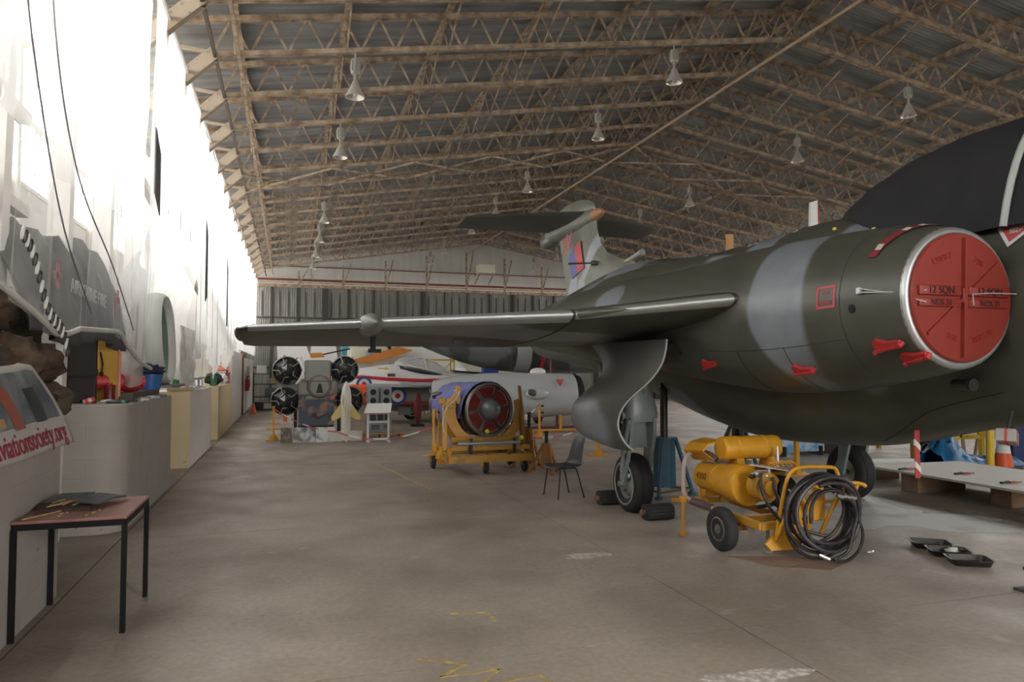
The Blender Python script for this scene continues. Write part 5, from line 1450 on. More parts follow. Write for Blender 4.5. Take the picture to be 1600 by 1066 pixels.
q.cyl((4.73, 5.38, .05), (4.65, 5.42, .09), .02, n=8); q.make('hose_coupling', M('bright_coupling', (.6, .55, .55), .25, .8), t, smooth=True, ang=40)

# --- things on the floor near the trolley
card = M('brown_cardboard', (.20, .125, .085), .8, var=.15)
def flat(name, pts, mat, label, cat, h=.006, z=0.0):
    c = Vector((sum(p[0] for p in pts) / len(pts), sum(p[1] for p in pts) / len(pts), z)); q = B(c); q.prism([(p[0], p[1], z) for p in pts], (0, 0, h)); o = q.make(name, mat); o.location = c; return tag(o, label, cat)
flat('cardboard_sheet', [(4.02, 5.92), (4.6, 5.72), (4.72, 5.62), (5.02, 5.42), (4.6, 5.22), (4.42, 5.36), (4.28, 5.42)], card, 'larger brown cardboard sheet on the floor in front of the trolley', 'cardboard')
flat('cardboard_sheet', [(4.16, 5.60), (4.42, 5.62), (4.50, 5.48), (4.28, 5.42)], M('lighter_cardboard', (.25, .16, .11), .8), 'small brown cardboard flap beside the larger cardboard sheet', 'cardboard', .004, .008)
lump('foil_scrap', (5.42, 5.62, .015), (.05, .03, .015), M('crumpled_foil', (.7, .7, .7), .3, .7), 'crumpled silver scrap on the floor right of the hoses', 2, 'scrap', .5, n=12)
def drip(loc, rz, lab, s=(.36, .26)):
    t = thing('drip_tray', lab, 'tray', loc, rz); h = .055; o_, i_ = [], []
    q = B(); 
    def ring(k, z): return [Vector((s[0] / 2 * k * c_, s[1] / 2 * k * s_, z)) for c_, s_ in [sup(2 * PI * i / 32, 7) for i in range(32)]]
    q.loft([ring(.001, 0), ring(.82, 0), ring(.84, .003), ring(.96, h - .004), ring(1.03, h), ring(1.03, h + .004), ring(.95, h + .002), ring(.82, .008), ring(.001, .008)], cap=False)
    q.make('tray_body', M('dark_oven_steel', (.045, .038, .035), .35, .5, var=.4, scale=8), t, smooth=True, ang=35); return t
drip((6.18, 5.62, 0), -.55, 'left brown steel drip tray, farthest back of the three on the floor'); d2 = drip((6.08, 5.33, .0), -.55, 'middle steel drip tray holding a white rag'); drip((5.98, 5.03, 0), -.5, 'right black steel drip tray nearest the camera')
lump('white_rag', (6.16, 5.36, .03), (.07, .05, .03), M('white_rag_cloth', (.6, .58, .52), .8), 'white rag lying in the middle drip tray', 7, 'rag', .5, n=14)
t = thing('cast_foot', 'dark cast metal foot with pipe end at the right edge', 'stand', (5.72, 4.28, 0)); q = B(); q.cbox((0, 0, .012), (.2, .12, .024), .006); q.cyl((0.03, 0, .02), (.12, 0, .2), .045, .03, n=12); q.make('base', M('dark_cast_iron', (.05, .045, .04), .5), t, smooth=True, ang=40); q = B(); q.cyl((-.01, 0.02, .17), (.3, .1, .19), .022, n=12); q.make('pipe', M('dark_pipe', (.07, .07, .07), .4, .5), t, smooth=True)

# --- plywood platform on timbers
ply = M('pale_plywood', (.50, .46, .40), .6, var=.1, scale=3, stretch=(3, .5, 1)); tim = M('baulk_timber', (.22, .14, .08), .75, var=.25, stretch=(1, 4, 1))
flat('plywood_platform', [(8.57, 8.95), (8.57, 6.1), (10.4, 6.1), (10.4, 8.9)], ply, 'pale plywood platform raised on timber baulks at the right', 'platform', .03, .27)
for (c_, s_, lab) in (((9.1, 8.2, .135), (.9, .3, .27), 'left timber baulk under the plywood platform'), ((9.45, 7.0, .135), (1.1, .3, .27), 'right timber baulk under the plywood platform, nearer the camera')):
    o = B(c_).cbox(c_, s_, .01).make('timber_baulk', tim); o.location = c_; tag(o, lab, 'timber')
o = B((8.4, 5.95, .1)).cbox((8.4, 5.95, .1), (.6, .22, .2), .01).make('timber_baulk', M('orange_timber', (.28, .13, .05), .7)); o.location = (8.4, 5.95, .1); tag(o, 'orange brown timber block at the right edge on the floor', 'timber')
flat('white_board', [(8.75, 9.3), (9.8, 9.15), (9.8, 9.3), (8.75, 9.45)], wht, 'narrow white board lying behind the plywood platform', 'board', .12, .2)
o = B((9.25, 9.3, .1)).box((9.25, 9.3, .1), (.6, .1, .2)).make('board_support', tim); o.location = (9.25, 9.3, .1); tag(o, 'timber support under the narrow white board', 'timber')
def clamp(x, y, lab):
    t = thing('crocodile_clamp', lab, 'clamp', (x, y, .30)); q = B(); q.bar((-.1, 0, .012), (.06, .03, .02), .03, .02); q.bar((-.06, .05, .01), (.08, -.03, .02), .02, .02); q.make('jaws', blk, t); q = B(); q.bar((.03, -.02, .015), (.13, -.05, .018), .025, .018); q.make('grip', redl, t)
    q = B(); q.tube([(.1, 0, .01), (.2, .06, .01), (.26, .0, .01), (.18, -.04, .01)], .005, 6); q.make('lead', blk, t)
clamp(9.1, 7.75, 'red and black clamp lying on the middle of the plywood platform'); clamp(8.95, 6.95, 'black clamp with looped lead on the near part of the platform'); clamp(8.72, 8.35, 'black clamp at the left corner of the platform')
# red and white streamer pole hanging from the belly
t = thing('hanging_streamer', 'red and white striped streamer hanging under the aircraft belly', 'streamer', (5.5, 5.12, .79)); q = B(); rows = []
q.cbox((0, 0, .22), (.055, .02, .44), .008); q.make('red_sleeve', M('streamer_red', (.45, .05, .05), .5), t)
for z in (.1, .3): q = B(); q.prism([(-.029, -.012, z), (-.029, -.012, z + .055), (.029, -.012, z), (.029, -.012, z - .055)], (0, .024, 0)); q.make('white_band', wht, t)
q = B(); q.cyl((0, 0, .44), (0.02, 0.02, .6), .004, n=6); q.make('cord', blk, t)
# taped carton under nose
t = thing('taped_carton', 'small grey carton with red tape cross fixed under the aircraft nose', 'box', (5.32, 4.12, 1.26)); Rm = Matrix.Rotation(.5, 3, 'Z') @ Matrix.Rotation(.35, 3, 'Y'); q = B(); q.cbox((0, 0, 0), (.13, .13, .1), .004, R=Rm); q.make('carton', M('grey_carton', (.33, .31, .28), .7), t); q = B(); q.box((0, 0, 0), (.134, .016, .104), R=Rm); q.box((0, 0, 0), (.016, .134, .104), R=Rm); q.make('red_tape', redl, t)
q = B(); q.cyl((0, 0, .04), (.06, .0, .2), .012, n=8); q.make('probe', blk, t)

# --- engine on its yellow stand
XE, YE, ZE = 3.29, 11.75, 1.10
t = thing('engine_stand', 'yellow wheeled steel stand cradling the display jet engine', 'stand', (XE, 12.3, 0)); O = Vector(t.location)
q = B(O)
for y in (11.75, 12.95): q.bar((2.62, y, .27), (4.02, y, .27), .08, .12)
for x in (2.62, 4.02): q.bar((x, 11.7, .27), (x, 13.0, .27), .08, .12)
q.bar((2.62, 11.75, .45), (4.02, 11.75, .45), .05, .07); q.bar((2.66, 11.9, .56), (3.95, 11.9, .56), .05, .14); q.make('base_frame', yld, t)
for x, y in ((2.52, 12.75), (3.26, 11.85), (3.98, 12.75), (3.98, 11.9)): wheel(t, Vector((x, y, .12)) - O, .12, .08); q = B(O); q.cbox((x, y, .25), (.09, .09, .05), .01); q.bar((x - .055, y, .26), (x - .055, y, .12), .012, .05); q.bar((x + .055, y, .26), (x + .055, y, .12), .012, .05); q.make('castor_fork', yl, t)
q = B(O); q.cyl((2.72, 11.66, .54), (3.82, 11.66, .54), .035, n=14); q.make('cross_tube', M('grey_tube', (.3, .3, .28), .4, .4), t, smooth=True)
for x in (2.95, 3.72): q = B(O); q.bar((x, 11.66, .62), (x, 11.66, .36), .05, .05); q.make('clamp_bracket', blk, t)
# curved cradle arms
def arc_arm(y, side):
    q = B(O); pts_o, pts_i = [], []
    for i in range(13):
        a = math.radians(-75 + 90 * i / 12); c_, s_ = math.cos(a), math.sin(a)
        pts_i.append((XE + side * .54 * c_, y, ZE + .54 * s_)); pts_o.append((XE + side * (.70 + .02 * math.sin(i)) * c_, y, max(.5, ZE + .72 * s_)))
    q.prism(pts_o + pts_i[::-1], (0, .06, 0)); q.make('cradle_arm', yld if side > 0 else yl, t)
for y in (11.95, 12.75):
    for s in (-1, 1): arc_arm(y, s)
q = B(O)
q.bar((2.55, 11.9, .42), (2.55, 11.9, 1.15), .09, .06); q.bar((2.42, 12.2, .42), (2.42, 12.2, 1.1), .04, .04); q.bar((2.55, 11.9, 1.12), (2.78, 11.9, 1.35), .08, .1); q.bar((2.78, 11.9, 1.2), (2.78, 11.9, 1.5), .09, .06)
q.cbox((2.5, 11.85, 1.25), (.11, .08, .1), .02); q.cbox((2.62, 11.85, 1.16), (.16, .08, .07), .02); q.make('left_upright', yl, t)
for (x, z) in ((2.36, .48), (2.46, .42), (2.62, .40), (2.42, .36)): q = B(O); q.cyl((x, 11.82, z - .07), (x, 11.82, z + .07), .045, n=12); q.make('adjuster', yl, t, smooth=True, ang=40)
q = B(O); q.bar((3.95, 11.9, .4), (3.92, 11.9, 1.1), .12, .06); q.bar((3.92, 11.9, 1.1), (3.88, 11.9, 1.5), .05, .05); q.make('right_upright', M('brown_orange_paint', (.28, .13, .03), .55), t)
q = B(O); q.tube(smooth_sections([(2.80, 11.84, 1.42), (2.74, 11.82, 1.3), (2.6, 11.8, 1.18), (2.52, 11.8, 1.05), (2.5, 11.8, .85), (2.53, 11.8, .7)], 4), .014, 7); q.make('white_rope', M('white_rope', (.55, .53, .48), .8), t, smooth=True)
q = B(O); q.bar((2.36, 12.0, .34), (2.2, 12.0, .33), .03, .02); q.make('tow_handle', yl, t)
for (x, z, lab) in ((3.22, .74, 'tennis ball wedged under the engine ring'), (3.83, .62, 'tennis ball hanging on the right side of the engine stand')):
    o = B((x, 11.62, z)).ell((x, 11.62, z), (.038, .038, .038), 16, 12).make('tennis_ball', M('tennis_ball_felt', (.5, .75, .08), .9), smooth=True); o.location = (x, 11.62, z); tag(o, lab, 'ball')
q = B((3.83, 11.62, .65)); q.cyl((3.83, 11.62, .65), (3.83, 11.66, 1.3), .003, n=5); q = q.make('ball_string', blk); q.location = (3.83, 11.62, .65); tag(q, 'thin string holding the tennis ball on the engine stand', 'string')
t = thing('jet_engine', 'jet engine with red blanked inlet, grey nose bullet and blue cover', 'engine', (XE, 12.4, ZE)); O = Vector(t.location); t.rotation_euler = (0, 0, math.radians(13)); t.location = (XE - .13, 12.4, ZE)
gre = M('engine_dark_casing', (.07, .065, .06), .45, .4, var=.4, scale=8)
q = B(O); q.lathe([(.40, .25), (.41, .02), (.43, -.02), (.455, .0), (.46, .06), (.44, .12), (.44, .2), (.47, .22), (.47, .26), (.40, .3), (.38, .9), (.41, .95), (.41, 1.0), (.36, 1.05), (.33, 1.6), (.30, 1.9), (.2, 1.92)], (XE, YE, ZE), (0, 1, 0), 48, cap=False); q.make('casing', gre, t, smooth=True, ang=40)
q = B(O); q.lathe([(.41, .0), (.43, -.03), (.455, -.02), (.462, .02)], (XE, YE, ZE), (0, 1, 0), 48, cap=False); q.make('inlet_ring', M('worn_grey_ring', (.2, .19, .18), .4, .5), t, smooth=True)
q = B(O); q.lathe([(.001, .1), (.41, .1)], (XE, YE, ZE), (0, 1, 0), 40, cap=False); q.make('inlet_back', blk, t)
redb2 = M('dark_red_blank', (.17, .012, .012), .5, var=.3, scale=7); pink = M('pale_pink_seal', (.5, .22, .18), .6)
q2 = B(O)
for k in range(6):
    a0_ = math.radians(k * 60 + 4 + 6); a1_ = math.radians(k * 60 + 64 - 2); 
    def PP(r, a, d=0): return Vector((XE + r * math.cos(a), YE + .05 + d, ZE + r * math.sin(a)))
    out = [PP(.395, a0_ + (a1_ - a0_) * i / 8) for i in range(9)]; inn = [PP(.21, a1_), PP(.21, a0_)]
    q = B(O); q.prism(out + inn, (0, .03, 0)); q.cbox(PP(.31, (a0_ + a1_) / 2, -.005), (.12, .02, .03), .006); pl_ = q.make('red_blank', redb2, t)
    loop = out + inn; q = B(O); q.tube([p + Vector((0, -.004, 0)) for p in loop], .008, 5, closed=True); q.make('seal', pink, pl_)
for k in range(6):
    a = math.radians(k * 60 + 5); q = B(O); q.bar((XE + .18 * math.cos(a), YE + .03, ZE + .18 * math.sin(a)), (XE + .42 * math.cos(a), YE + .05, ZE + .42 * math.sin(a)), .03, .05); q.make('strut', gre, t)
q = B(O); q.lathe([(.19, .06), (.19, .0), (.178, -.07), (.13, -.16), (.06, -.21), (.03, -.222), (.03, -.2), (.001, -.2)], (XE, YE, ZE), (0, 1, 0), 32, cap=False); q.make('nose_bullet', M('grey_bullet', (.16, .17, .19), .35, .2), t, smooth=True, ang=50)
random.seed(21)
for k in range(26):
    a = random.uniform(2.4, 4.9); y = YE + random.uniform(.1, 1.5); r = .43; p = Vector((XE + r * math.cos(a), y, ZE + r * math.sin(a)))
    q = B(O)
    if k % 3 == 0: q.cbox(p, (.08, random.uniform(.08, .2), .08), .015)
    elif k % 3 == 1: q.cyl(p, p + Vector((0, random.uniform(.1, .3), .0)), random.uniform(.02, .05), n=10)
    else: q.tube([p, p + Vector((-.03, .1, -.03)), p + Vector((0, .25, random.uniform(-.1, .1)))], .012, 6)
    q.make('accessory', [gre, M('accessory_black', (.02, .02, .02), .3, .3), M('accessory_bronze', (.2, .14, .08), .35, .6), M('accessory_grey', (.25, .25, .24), .4, .4)][k % 4], t, smooth=True, ang=40)
rows = []
for j in range(22):
    y = YE + .06 + 1.35 * j / 21; r = []
    for i in range(31):
        a = math.radians(58 + (150 + 10 * math.sin(j * .9) - 30 * max(0, 1 - j / 6)) * i / 30); rr = .48 - .04 * j / 21 + .018 * noise.noise(Vector((y * 6, a * 4, 0))) + .03 * (i / 30) ** 3
        r.append((XE + rr * math.cos(a), y, ZE + rr * math.sin(a)))
    rows.append(r)
q = B(O); q.sheet(rows); q.make('blue_cover', M('blue_violet_cloth', (.13, .14, .33), .8, var=.3, scale=9, bump=.4), t, smooth=True, ang=180)

# --- pair of small yellow jacks
def small_jack(x, y, h, lab):
    t = thing('bottle_jack', lab, 'jack', (x, y, 0)); q = B(); q.lathe([(.001, .08), (.1, .08), (.085, h * .7), (.05, h * .72), (.001, h * .72)], n=14); q.make('jack_body', M('orange_brown_paint', (.33, .14, .03), .55, var=.25), t, smooth=True, ang=40)
    q = B(); q.cyl((0, 0, h * .72), (0, 0, h), .03, n=10); q.cyl((0, 0, h - .03), (0, 0, h), .045, n=10); q.make('screw', blk, t)
    for k in range(3): a = .5 + k * 2.094; q = B(); q.bar((.06 * math.cos(a), .06 * math.sin(a), h * .66), (.3 * math.cos(a), .3 * math.sin(a), .03), .035, .05); q.cyl((.3 * math.cos(a), .3 * math.sin(a), 0), (.3 * math.cos(a), .3 * math.sin(a), .05), .05, n=10); q.make('leg', M('orange_brown_paint', (.33, .14, .03)), t)
small_jack(4.22, 12.35, 1.0, 'taller orange yellow tripod jack right behind the engine stand'); small_jack(4.28, 11.6, .72, 'shorter orange yellow tripod jack right of the engine stand')

# --- barrier posts and chains
def post(x, y, h, lab, s=.05, base=.4, mat=yl):
    t = thing('barrier_post', lab, 'post', (x, y, 0)); q = B(); q.box((0, 0, h / 2), (s, s, h)); q.make('post', mat, t); q = B(); q.box((0, 0, .012), (base, base * .6, .024)); q.prism([(-.13, 0, .02), (0, 0, .18), (.13, 0, .02)], (0, .01, 0)); q.make('base_plate', mat, t); return t
def chain(p, q_, sag, lab, seg=14):
    t = thing('barrier_chain', lab, 'chain', p); P0, P1 = Vector(p), Vector(q_)
    def at(f): return P0.lerp(P1, f) - Vector((0, 0, sag * 4 * f * (1 - f)))
    for c_, nm, mt in ((0, 'red_links', M('chain_red', (.45, .03, .05), .5)), (1, 'white_links', M('chain_white', (.65, .62, .58), .5))):
        q = B(P0)
        for k in range(seg):
            if (k // 2) % 2 == c_: q.tube([at(k / seg), at((k + .5) / seg), at((k + 1) / seg)], .014, 6)
        q.make(nm, mt, t)
post(-.33, 19.04, .86, 'yellow barrier post standing at the left of the engine pods'); q = B((-.33, 19.04, 0))
tt_ = [o for o in C.objects if o.get('label', '').startswith('yellow barrier post standing at the left of')][0]
for z in (.28, .42): q = B(); q.box((0, 0, z), (.34, .03, .03)); q.make('cross_arm', yl, tt_)
post(2.75, 13.3, .9, 'slim yellow post with red and white top left of the engine stand', base=.25)
post(6.44, 18.0, .86, 'yellow barrier post standing by the grey jet fuselage right of the engine')
post(6.17, 13.62, .75, 'yellow barrier post with flat base hidden by the wheel door')
post(8.24, 10.1, 1.2, 'tall yellow post on the far side under the aircraft belly', .07)
chain((-.33, 18.95, .8), (1.15, 17.7, .28), .12, 'red and white barrier chain drooping from the left yellow post'); chain((1.15, 17.7, .28), (2.72, 13.4, .72), .22, 'red and white barrier chain running to the engine stand')
chain((3.95, 13.2, .7), (6.44, 18.0, .84), .1, 'white rope chain rising to the post by the grey fuselage'); chain((4.25, 12.3, .55), (6.17, 13.6, .74), .12, 'white barrier chain running right from the yellow jacks')
o = B((-.05, 18.85, .55)).box((-.05, 18.85, .55), (.1, .01, .16)).make('orange_flag', M('orange_flag', (.8, .15, .04), .6)); o.location = (-.05, 18.85, .55); tag(o, 'small orange flag hanging on the left barrier chain', 'flag')
o = B((5.3, 15.7, .68)).box((5.3, 15.7, .68), (.16, .01, .12)).make('paper_tag', M('pale_paper', (.6, .57, .52), .7)); o.location = (5.3, 15.7, .68); tag(o, 'pale paper tag hanging from the chain behind the engine', 'tag')
o = B((3.7, 13.7, .8)).box((3.7, 13.7, .8), (.35, .02, .3)).make('info_board', M('pale_paper', (.6, .57, .52), .7), None); o.location = (3.7, 13.7, .55); tag(o, 'pale notice board standing behind the engine stand at right', 'notice'); 
for dx_ in (-.12, .12): q = B(); q.box((dx_, .03, -.3 + .0), (.03, .03, .6)); q.make('leg', tim, o)

# --- white rocket with yellow fins
t = thing('display_rocket', 'white rocket standing upright with pale yellow fins by the picture boards', 'rocket', (1.39, 18.16, 0)); rk = M('rocket_cream_white', (.62, .60, .53), .45, var=.06); ryl = M('fin_pale_yellow', (.62, .5, .2), .5)
q = B(); q.lathe([(.001, .03), (.11, .03), (.11, .72), (.115, .74), (.13, .95), (.13, 1.12), (.1, 1.3), (.05, 1.44), (.001, 1.5)], n=28); q.make('rocket_body', rk, t, smooth=True, ang=50)
for a in (0, PI / 2, PI, -PI / 2):
    c_, s_ = math.cos(a), math.sin(a); n_ = Vector((-s_, c_, 0)) * .012
    q = B(); q.prism([Vector((.11 * c_, .11 * s_, .98)) + n_, Vector((.36 * c_, .36 * s_, .62)) + n_, Vector((.34 * c_, .34 * s_, .52)) + n_, Vector((.22 * c_, .22 * s_, .55)) + n_, Vector((.11 * c_, .11 * s_, .62)) + n_], -2 * n_); q.make('fin', ryl, t)
    q = B(); q.prism([Vector((.1 * c_, .1 * s_, .26)) + n_, Vector((.40 * c_, .40 * s_, .25)) + n_, Vector((.40 * c_, .40 * s_, .02)) + n_, Vector((.1 * c_, .1 * s_, .0)) + n_], -2 * n_); q.make('tail_fin', rk, t)
q = B(); q.tube([(-.08, -.1, 1.15), (-.06, -.12, 1.08), (-.09, -.1, .98), (-.08, -.11, .9)], .006, 5); q.make('fin_marking', blk, t)
# --- sign lectern
t = thing('information_lectern', 'white sloping information lectern on two legs in front of the dial cabinet', 'lectern', (2.12, 17.7, 0))
q = B(); q.slab([[(-.36, -.2, .73), (.28, -.2, .73)], [(-.24, .15, .95), (.36, .15, .95)]], (0, 0, -.03)); q.make('panel', wht, t); 
for x in (-.24, .26): q = B(); q.box((x, 0, .4), (.05, .05, .78)); q.make('leg', wht, t); q = B(); q.cbox((x, 0, .03), (.06, .36, .05), .01); q.make('foot', wht, t)
q = B(); q.box((.01, 0, .5), (.5, .03, .05)); q.box((.01, 0, .08), (.5, .03, .05)); q.make('rail', wht, t); q = B(); q.bar((-.36, -.21, .72), (.28, -.21, .72), .012, .02); q.make('red_edge', M('faded_red_edge', (.4, .12, .1), .6), t)
# --- cabinet with dials on pallet
t = thing('wooden_pallet', 'small wooden pallet under the grey dial cabinet', 'pallet', (2.35, 18.75, 0)); pw = M('pallet_wood', (.42, .25, .12), .75)
for x in (-.5, 0, .5): q = B(); q.box((x, 0, .06), (.12, .5, .12)); q.make('block', pw, t)
q = B(); q.box((0, 0, .14), (1.15, .6, .03)); q.make('deck', pw, t)
t = thing('dial_cabinet', 'grey instrument cabinet with round dials standing on a pallet', 'cabinet', (2.27, 18.8, .155)); cg = M('cabinet_grey', (.26, .285, .29), .5)
q = B(); q.cbox((0, 0, .6), (.60, .45, 1.2), .02); q.make('case', cg, t)
for i, x in enumerate((-.17, .17)):
    for z in (1.05, .83, .66):
        q = B(); q.lathe([(.095, -.235), (.095, -.25), (.082, -.255), (.078, -.24)], (x, 0, z), (0, 1, 0), 24, cap=False); d_ = q.make('dial', M('dial_ring', (.3, .32, .33), .4), t, smooth=True, ang=40)
        q = B(); q.lathe([(.001, -.245), (.08, -.242)], (x, 0, z), (0, 1, 0), 24, cap=False); q.lathe([(.001, -.26), (.02, -.255), (.025, -.245)], (x, 0, z), (0, 1, 0), 12, cap=False); q.make('dial_face', blk, d_)
q = B(); q.box((0, -.23, .9), (.05, .02, .5)); [q.box((x, -.23, .4), (.14, .02, .16)) for x in (-.17, .02, .2)]; q.make('panel_strip', M('dark_panel', (.06, .06, .06), .5), t)
q = B(); q.cbox((-.1, -.23, .15), (.2, .02, .12), .01); q.cyl((.15, -.22, .16), (.15, -.24, .16), .05, n=16); q.cyl((.22, -.22, .28), (.22, -.24, .28), .04, n=16); q.make('lower_fittings', M('dark_fitting_grey', (.15, .16, .16), .5), t)
# --- picture boards
def board(x, y, w, h, z, mat, lab, name='picture_board', tilt=.08):
    t = thing(name, lab, 'picture', (x, y, z)); q = B(); q.prism([(-w / 2, 0, 0), (w / 2, 0, 0), (w / 2, tilt, h), (-w / 2, tilt, h)], (0, .015, 0)); q.make('print', mat, t)
    q = B(); q.bar((-w / 2 - .01, .02, 0), (w / 2 + .01, .02, 0), .02, .02); q.make('lower_edge', blk, t); return t
board(.68, 18.35, .86, .64, .40, M('fiery_sky_print', (.012, .022, .045), .4, col2=(.5, .22, .08), scale=2.4, mix=(.47, .72)), 'large dark picture board showing a fiery sky under the grey gearbox')
board(-.02, 18.3, .26, .36, 0, M('brown_photo_print', (.10, .07, .05), .4, col2=(.3, .25, .2), scale=7), 'small brown photograph board on the floor, leftmost of three')
board(.4, 18.25, .52, .36, 0, M('grey_photo_print', (.12, .12, .12), .4, col2=(.5, .5, .5), scale=5, mix=(.38, .55)), 'grey photograph board on the floor, middle of three')
board(.9, 18.2, .46, .36, 0, M('pale_photo_print', (.2, .2, .2), .4, col2=(.6, .6, .6), scale=4, mix=(.32, .45)), 'pale photograph board on the floor, rightmost of three beside the rocket')
q = B((.68, 18.45, 0)); q.box((.68, 18.47, .19), (.86, .06, .38)); o = q.make('board_ledge', blk); o.location = (.68, 18.45, 0); tag(o, 'black ledge carrying the large fiery picture board', 'ledge')
# aircraft silhouette on the big print
bb_ = [o for o in C.objects if o.get('label', '').startswith('large dark picture board')][0]
q = B(); q.prism([(-.12, .005, .2), (.05, .005, .14), (.3, .02, .27), (.3, .02, .3), (.04, .01, .22), (-.02, .01, .3), (-.1, .01, .28)], (0, -.004, 0)); q.make('aircraft_silhouette', M('silhouette_brown', (.02, .015, .015), .5), bb_)

# --- twin engine pods on a grey gearbox frame
gg = M('gearbox_grey_green', (.24, .25, .23), .45, .1, var=.15, scale=6)
t = thing('gearbox_frame', 'grey riveted gearbox housing with round flange between black nosed engine pods', 'gearbox', (.76, 19.3, 0)); O = Vector(t.location)
q = B(O); q.cbox((.74, 19.3, 1.75), (.66, .5, .56), .04); q.cbox((.74, 19.35, 1.3), (1.0, .5, .4), .06); q.cbox((.74, 19.35, .98), (.64, .4, .35), .04); q.make('housing', gg, t)
q = B(O); q.prism([(-.25, 19.3, 1.45), (.4, 19.2, 1.55), (.4, 19.2, 1.25), (-.25, 19.3, 1.3)], (0, .2, 0)); q.prism([(1.1, 19.2, 1.55), (1.5, 19.3, 1.35), (1.5, 19.3, 1.2), (1.1, 19.2, 1.25)], (0, .2, 0)); q.make('side_arm', gg, t)
q = B(O); q.lathe([(.22, .1), (.3, .08), (.31, .0), (.29, -.04), (.245, -.04), (.235, .02), (.001, .02)], (.78, 19.08, 1.36), (0, 1, 0), 36, cap=False); fl = q.make('flange', M('brown_rim_flange', (.16, .1, .075), .5, .3), t, smooth=True, ang=35)
q = B(O); q.lathe([(.001, .0), (.236, .0)], (.78, 19.08, 1.36), (0, 1, 0), 30, cap=False); q.make('flange_plate', gg, fl); q = B(O); q.prism([(.70, 19.07, 1.18), (.88, 19.07, 1.18), (.82, 19.07, 1.42), (.76, 19.07, 1.42)], (0, -.01, 0)); q.make('flange_slot', blk, fl)
q = B(O)
for i in range(9): q.cyl((.46 + .07 * i, 19.04, 1.62), (.46 + .07 * i, 19.02, 1.62), .012, n=6)
q.make('rivet_row', M('rivet_pale', (.45, .45, .42), .4, .4), t)
q = B(O)
for x in (.2, 1.3): q.bar((x, 19.4, 0), (x, 19.4, 1.2), .08, .08); q.bar((x, 19.0, .04), (x, 19.9, .04), .08, .08)
q.bar((.2, 19.4, .9), (1.3, 19.4, .9), .08, .08); q.make('trestle', M('dark_trestle', (.05, .05, .05), .6), t)
def pod(x, z, lab, y=19.25, r=.34):
    t = thing('engine_pod', lab, 'engine', (x, y, z)); q = B(); q.lathe([(r, -.12), (r * 1.08, -.08), (r * 1.08, .1), (r * .95, .14), (r * .9, .9), (r * .5, 1.2), (.05, 1.25)], (0, 0, 0), (0, 1, 0), 32, cap=False); q.make('casing', M('pod_grey_casing', (.2, .2, .19), .4, .3, var=.3, scale=7), t, smooth=True, ang=40)
    q = B(); q.lathe([(.001, .0), (r, .0)], (0, 0, 0), (0, 1, 0), 28, cap=False); q.make('inlet', blk, t)
    q = B(); pr = [(r * .97, -.1), (r * .6, -.22), (r * .3, -.42), (.03, -.6), (.001, -.62)]; n_ = 6; rings = []
    for rr, h in pr: rings.append([Vector((rr * (1.0 if i % 2 else .86) * math.cos(PI * i / n_), h, rr * (1.0 if i % 2 else .86) * math.sin(PI * i / n_))) for i in range(2 * n_)])
    q.loft(rings, cap=False); q.make('nose_cone', M('glossy_black_cone', (.03, .033, .038), .22), t)
    for k in range(5): a = PI / 2 + k * 2 * PI / 5 + .3; q = B(); q.tube([(r * 1.04 * math.cos(a), -.1, r * 1.04 * math.sin(a)), (r * .55 * math.cos(a), -.27, r * .55 * math.sin(a)), (r * .5 * math.cos(a + .6), -.28, r * .5 * math.sin(a + .6))], .012, 6); q.make('cage_strut', M('pale_cage_strut', (.45, .42, .38), .4, .3), t)
    for k in range(7):
        a = k * .9; q = B(); p = Vector((r * 1.1 * math.cos(a), .25 + .1 * (k % 3), r * 1.1 * math.sin(a))); q.tube([p, p + Vector((.03, .2, .04)), p * .9 + Vector((0, .4, 0))], .018, 6); q.make('pipe', M('accessory_grey', (.25, .25, .24)), t)
    return t
pod(-.03, 1.76, 'upper left black nosed engine pod beside the grey gearbox'); pod(1.42, 1.78, 'upper right black nosed engine pod beside the rocket tip'); pod(-.06, .98, 'lower left black nosed engine pod above the yellow post base'); pod(1.55, .98, 'lower right engine pod mostly hidden behind the rocket')
q = B((0.0, 18.95, 1.75)); q.tube(smooth_sections([(.30, 18.95, 2.1), (.38, 18.92, 1.85), (.34, 18.9, 1.6), (.2, 18.9, 1.42)], 4), .03, 8); o = q.make('white_fairing_strip', wht, smooth=True); o.location = (0.0, 18.95, 1.75); tag(o, 'curved white strip at the edge of the upper left engine pod', 'fairing')
q = B((1.12, 18.9, 1.0)); q.bar((1.0, 18.9, .98), (1.2, 18.9, 1.15), .07, .05); o = q.make('orange_paddle', M('orange_handle_red', (.75, .1, .03), .5)); o.location = (1.12, 18.9, 1.0); tag(o, 'bright orange handle just left of the rocket nose', 'handle')

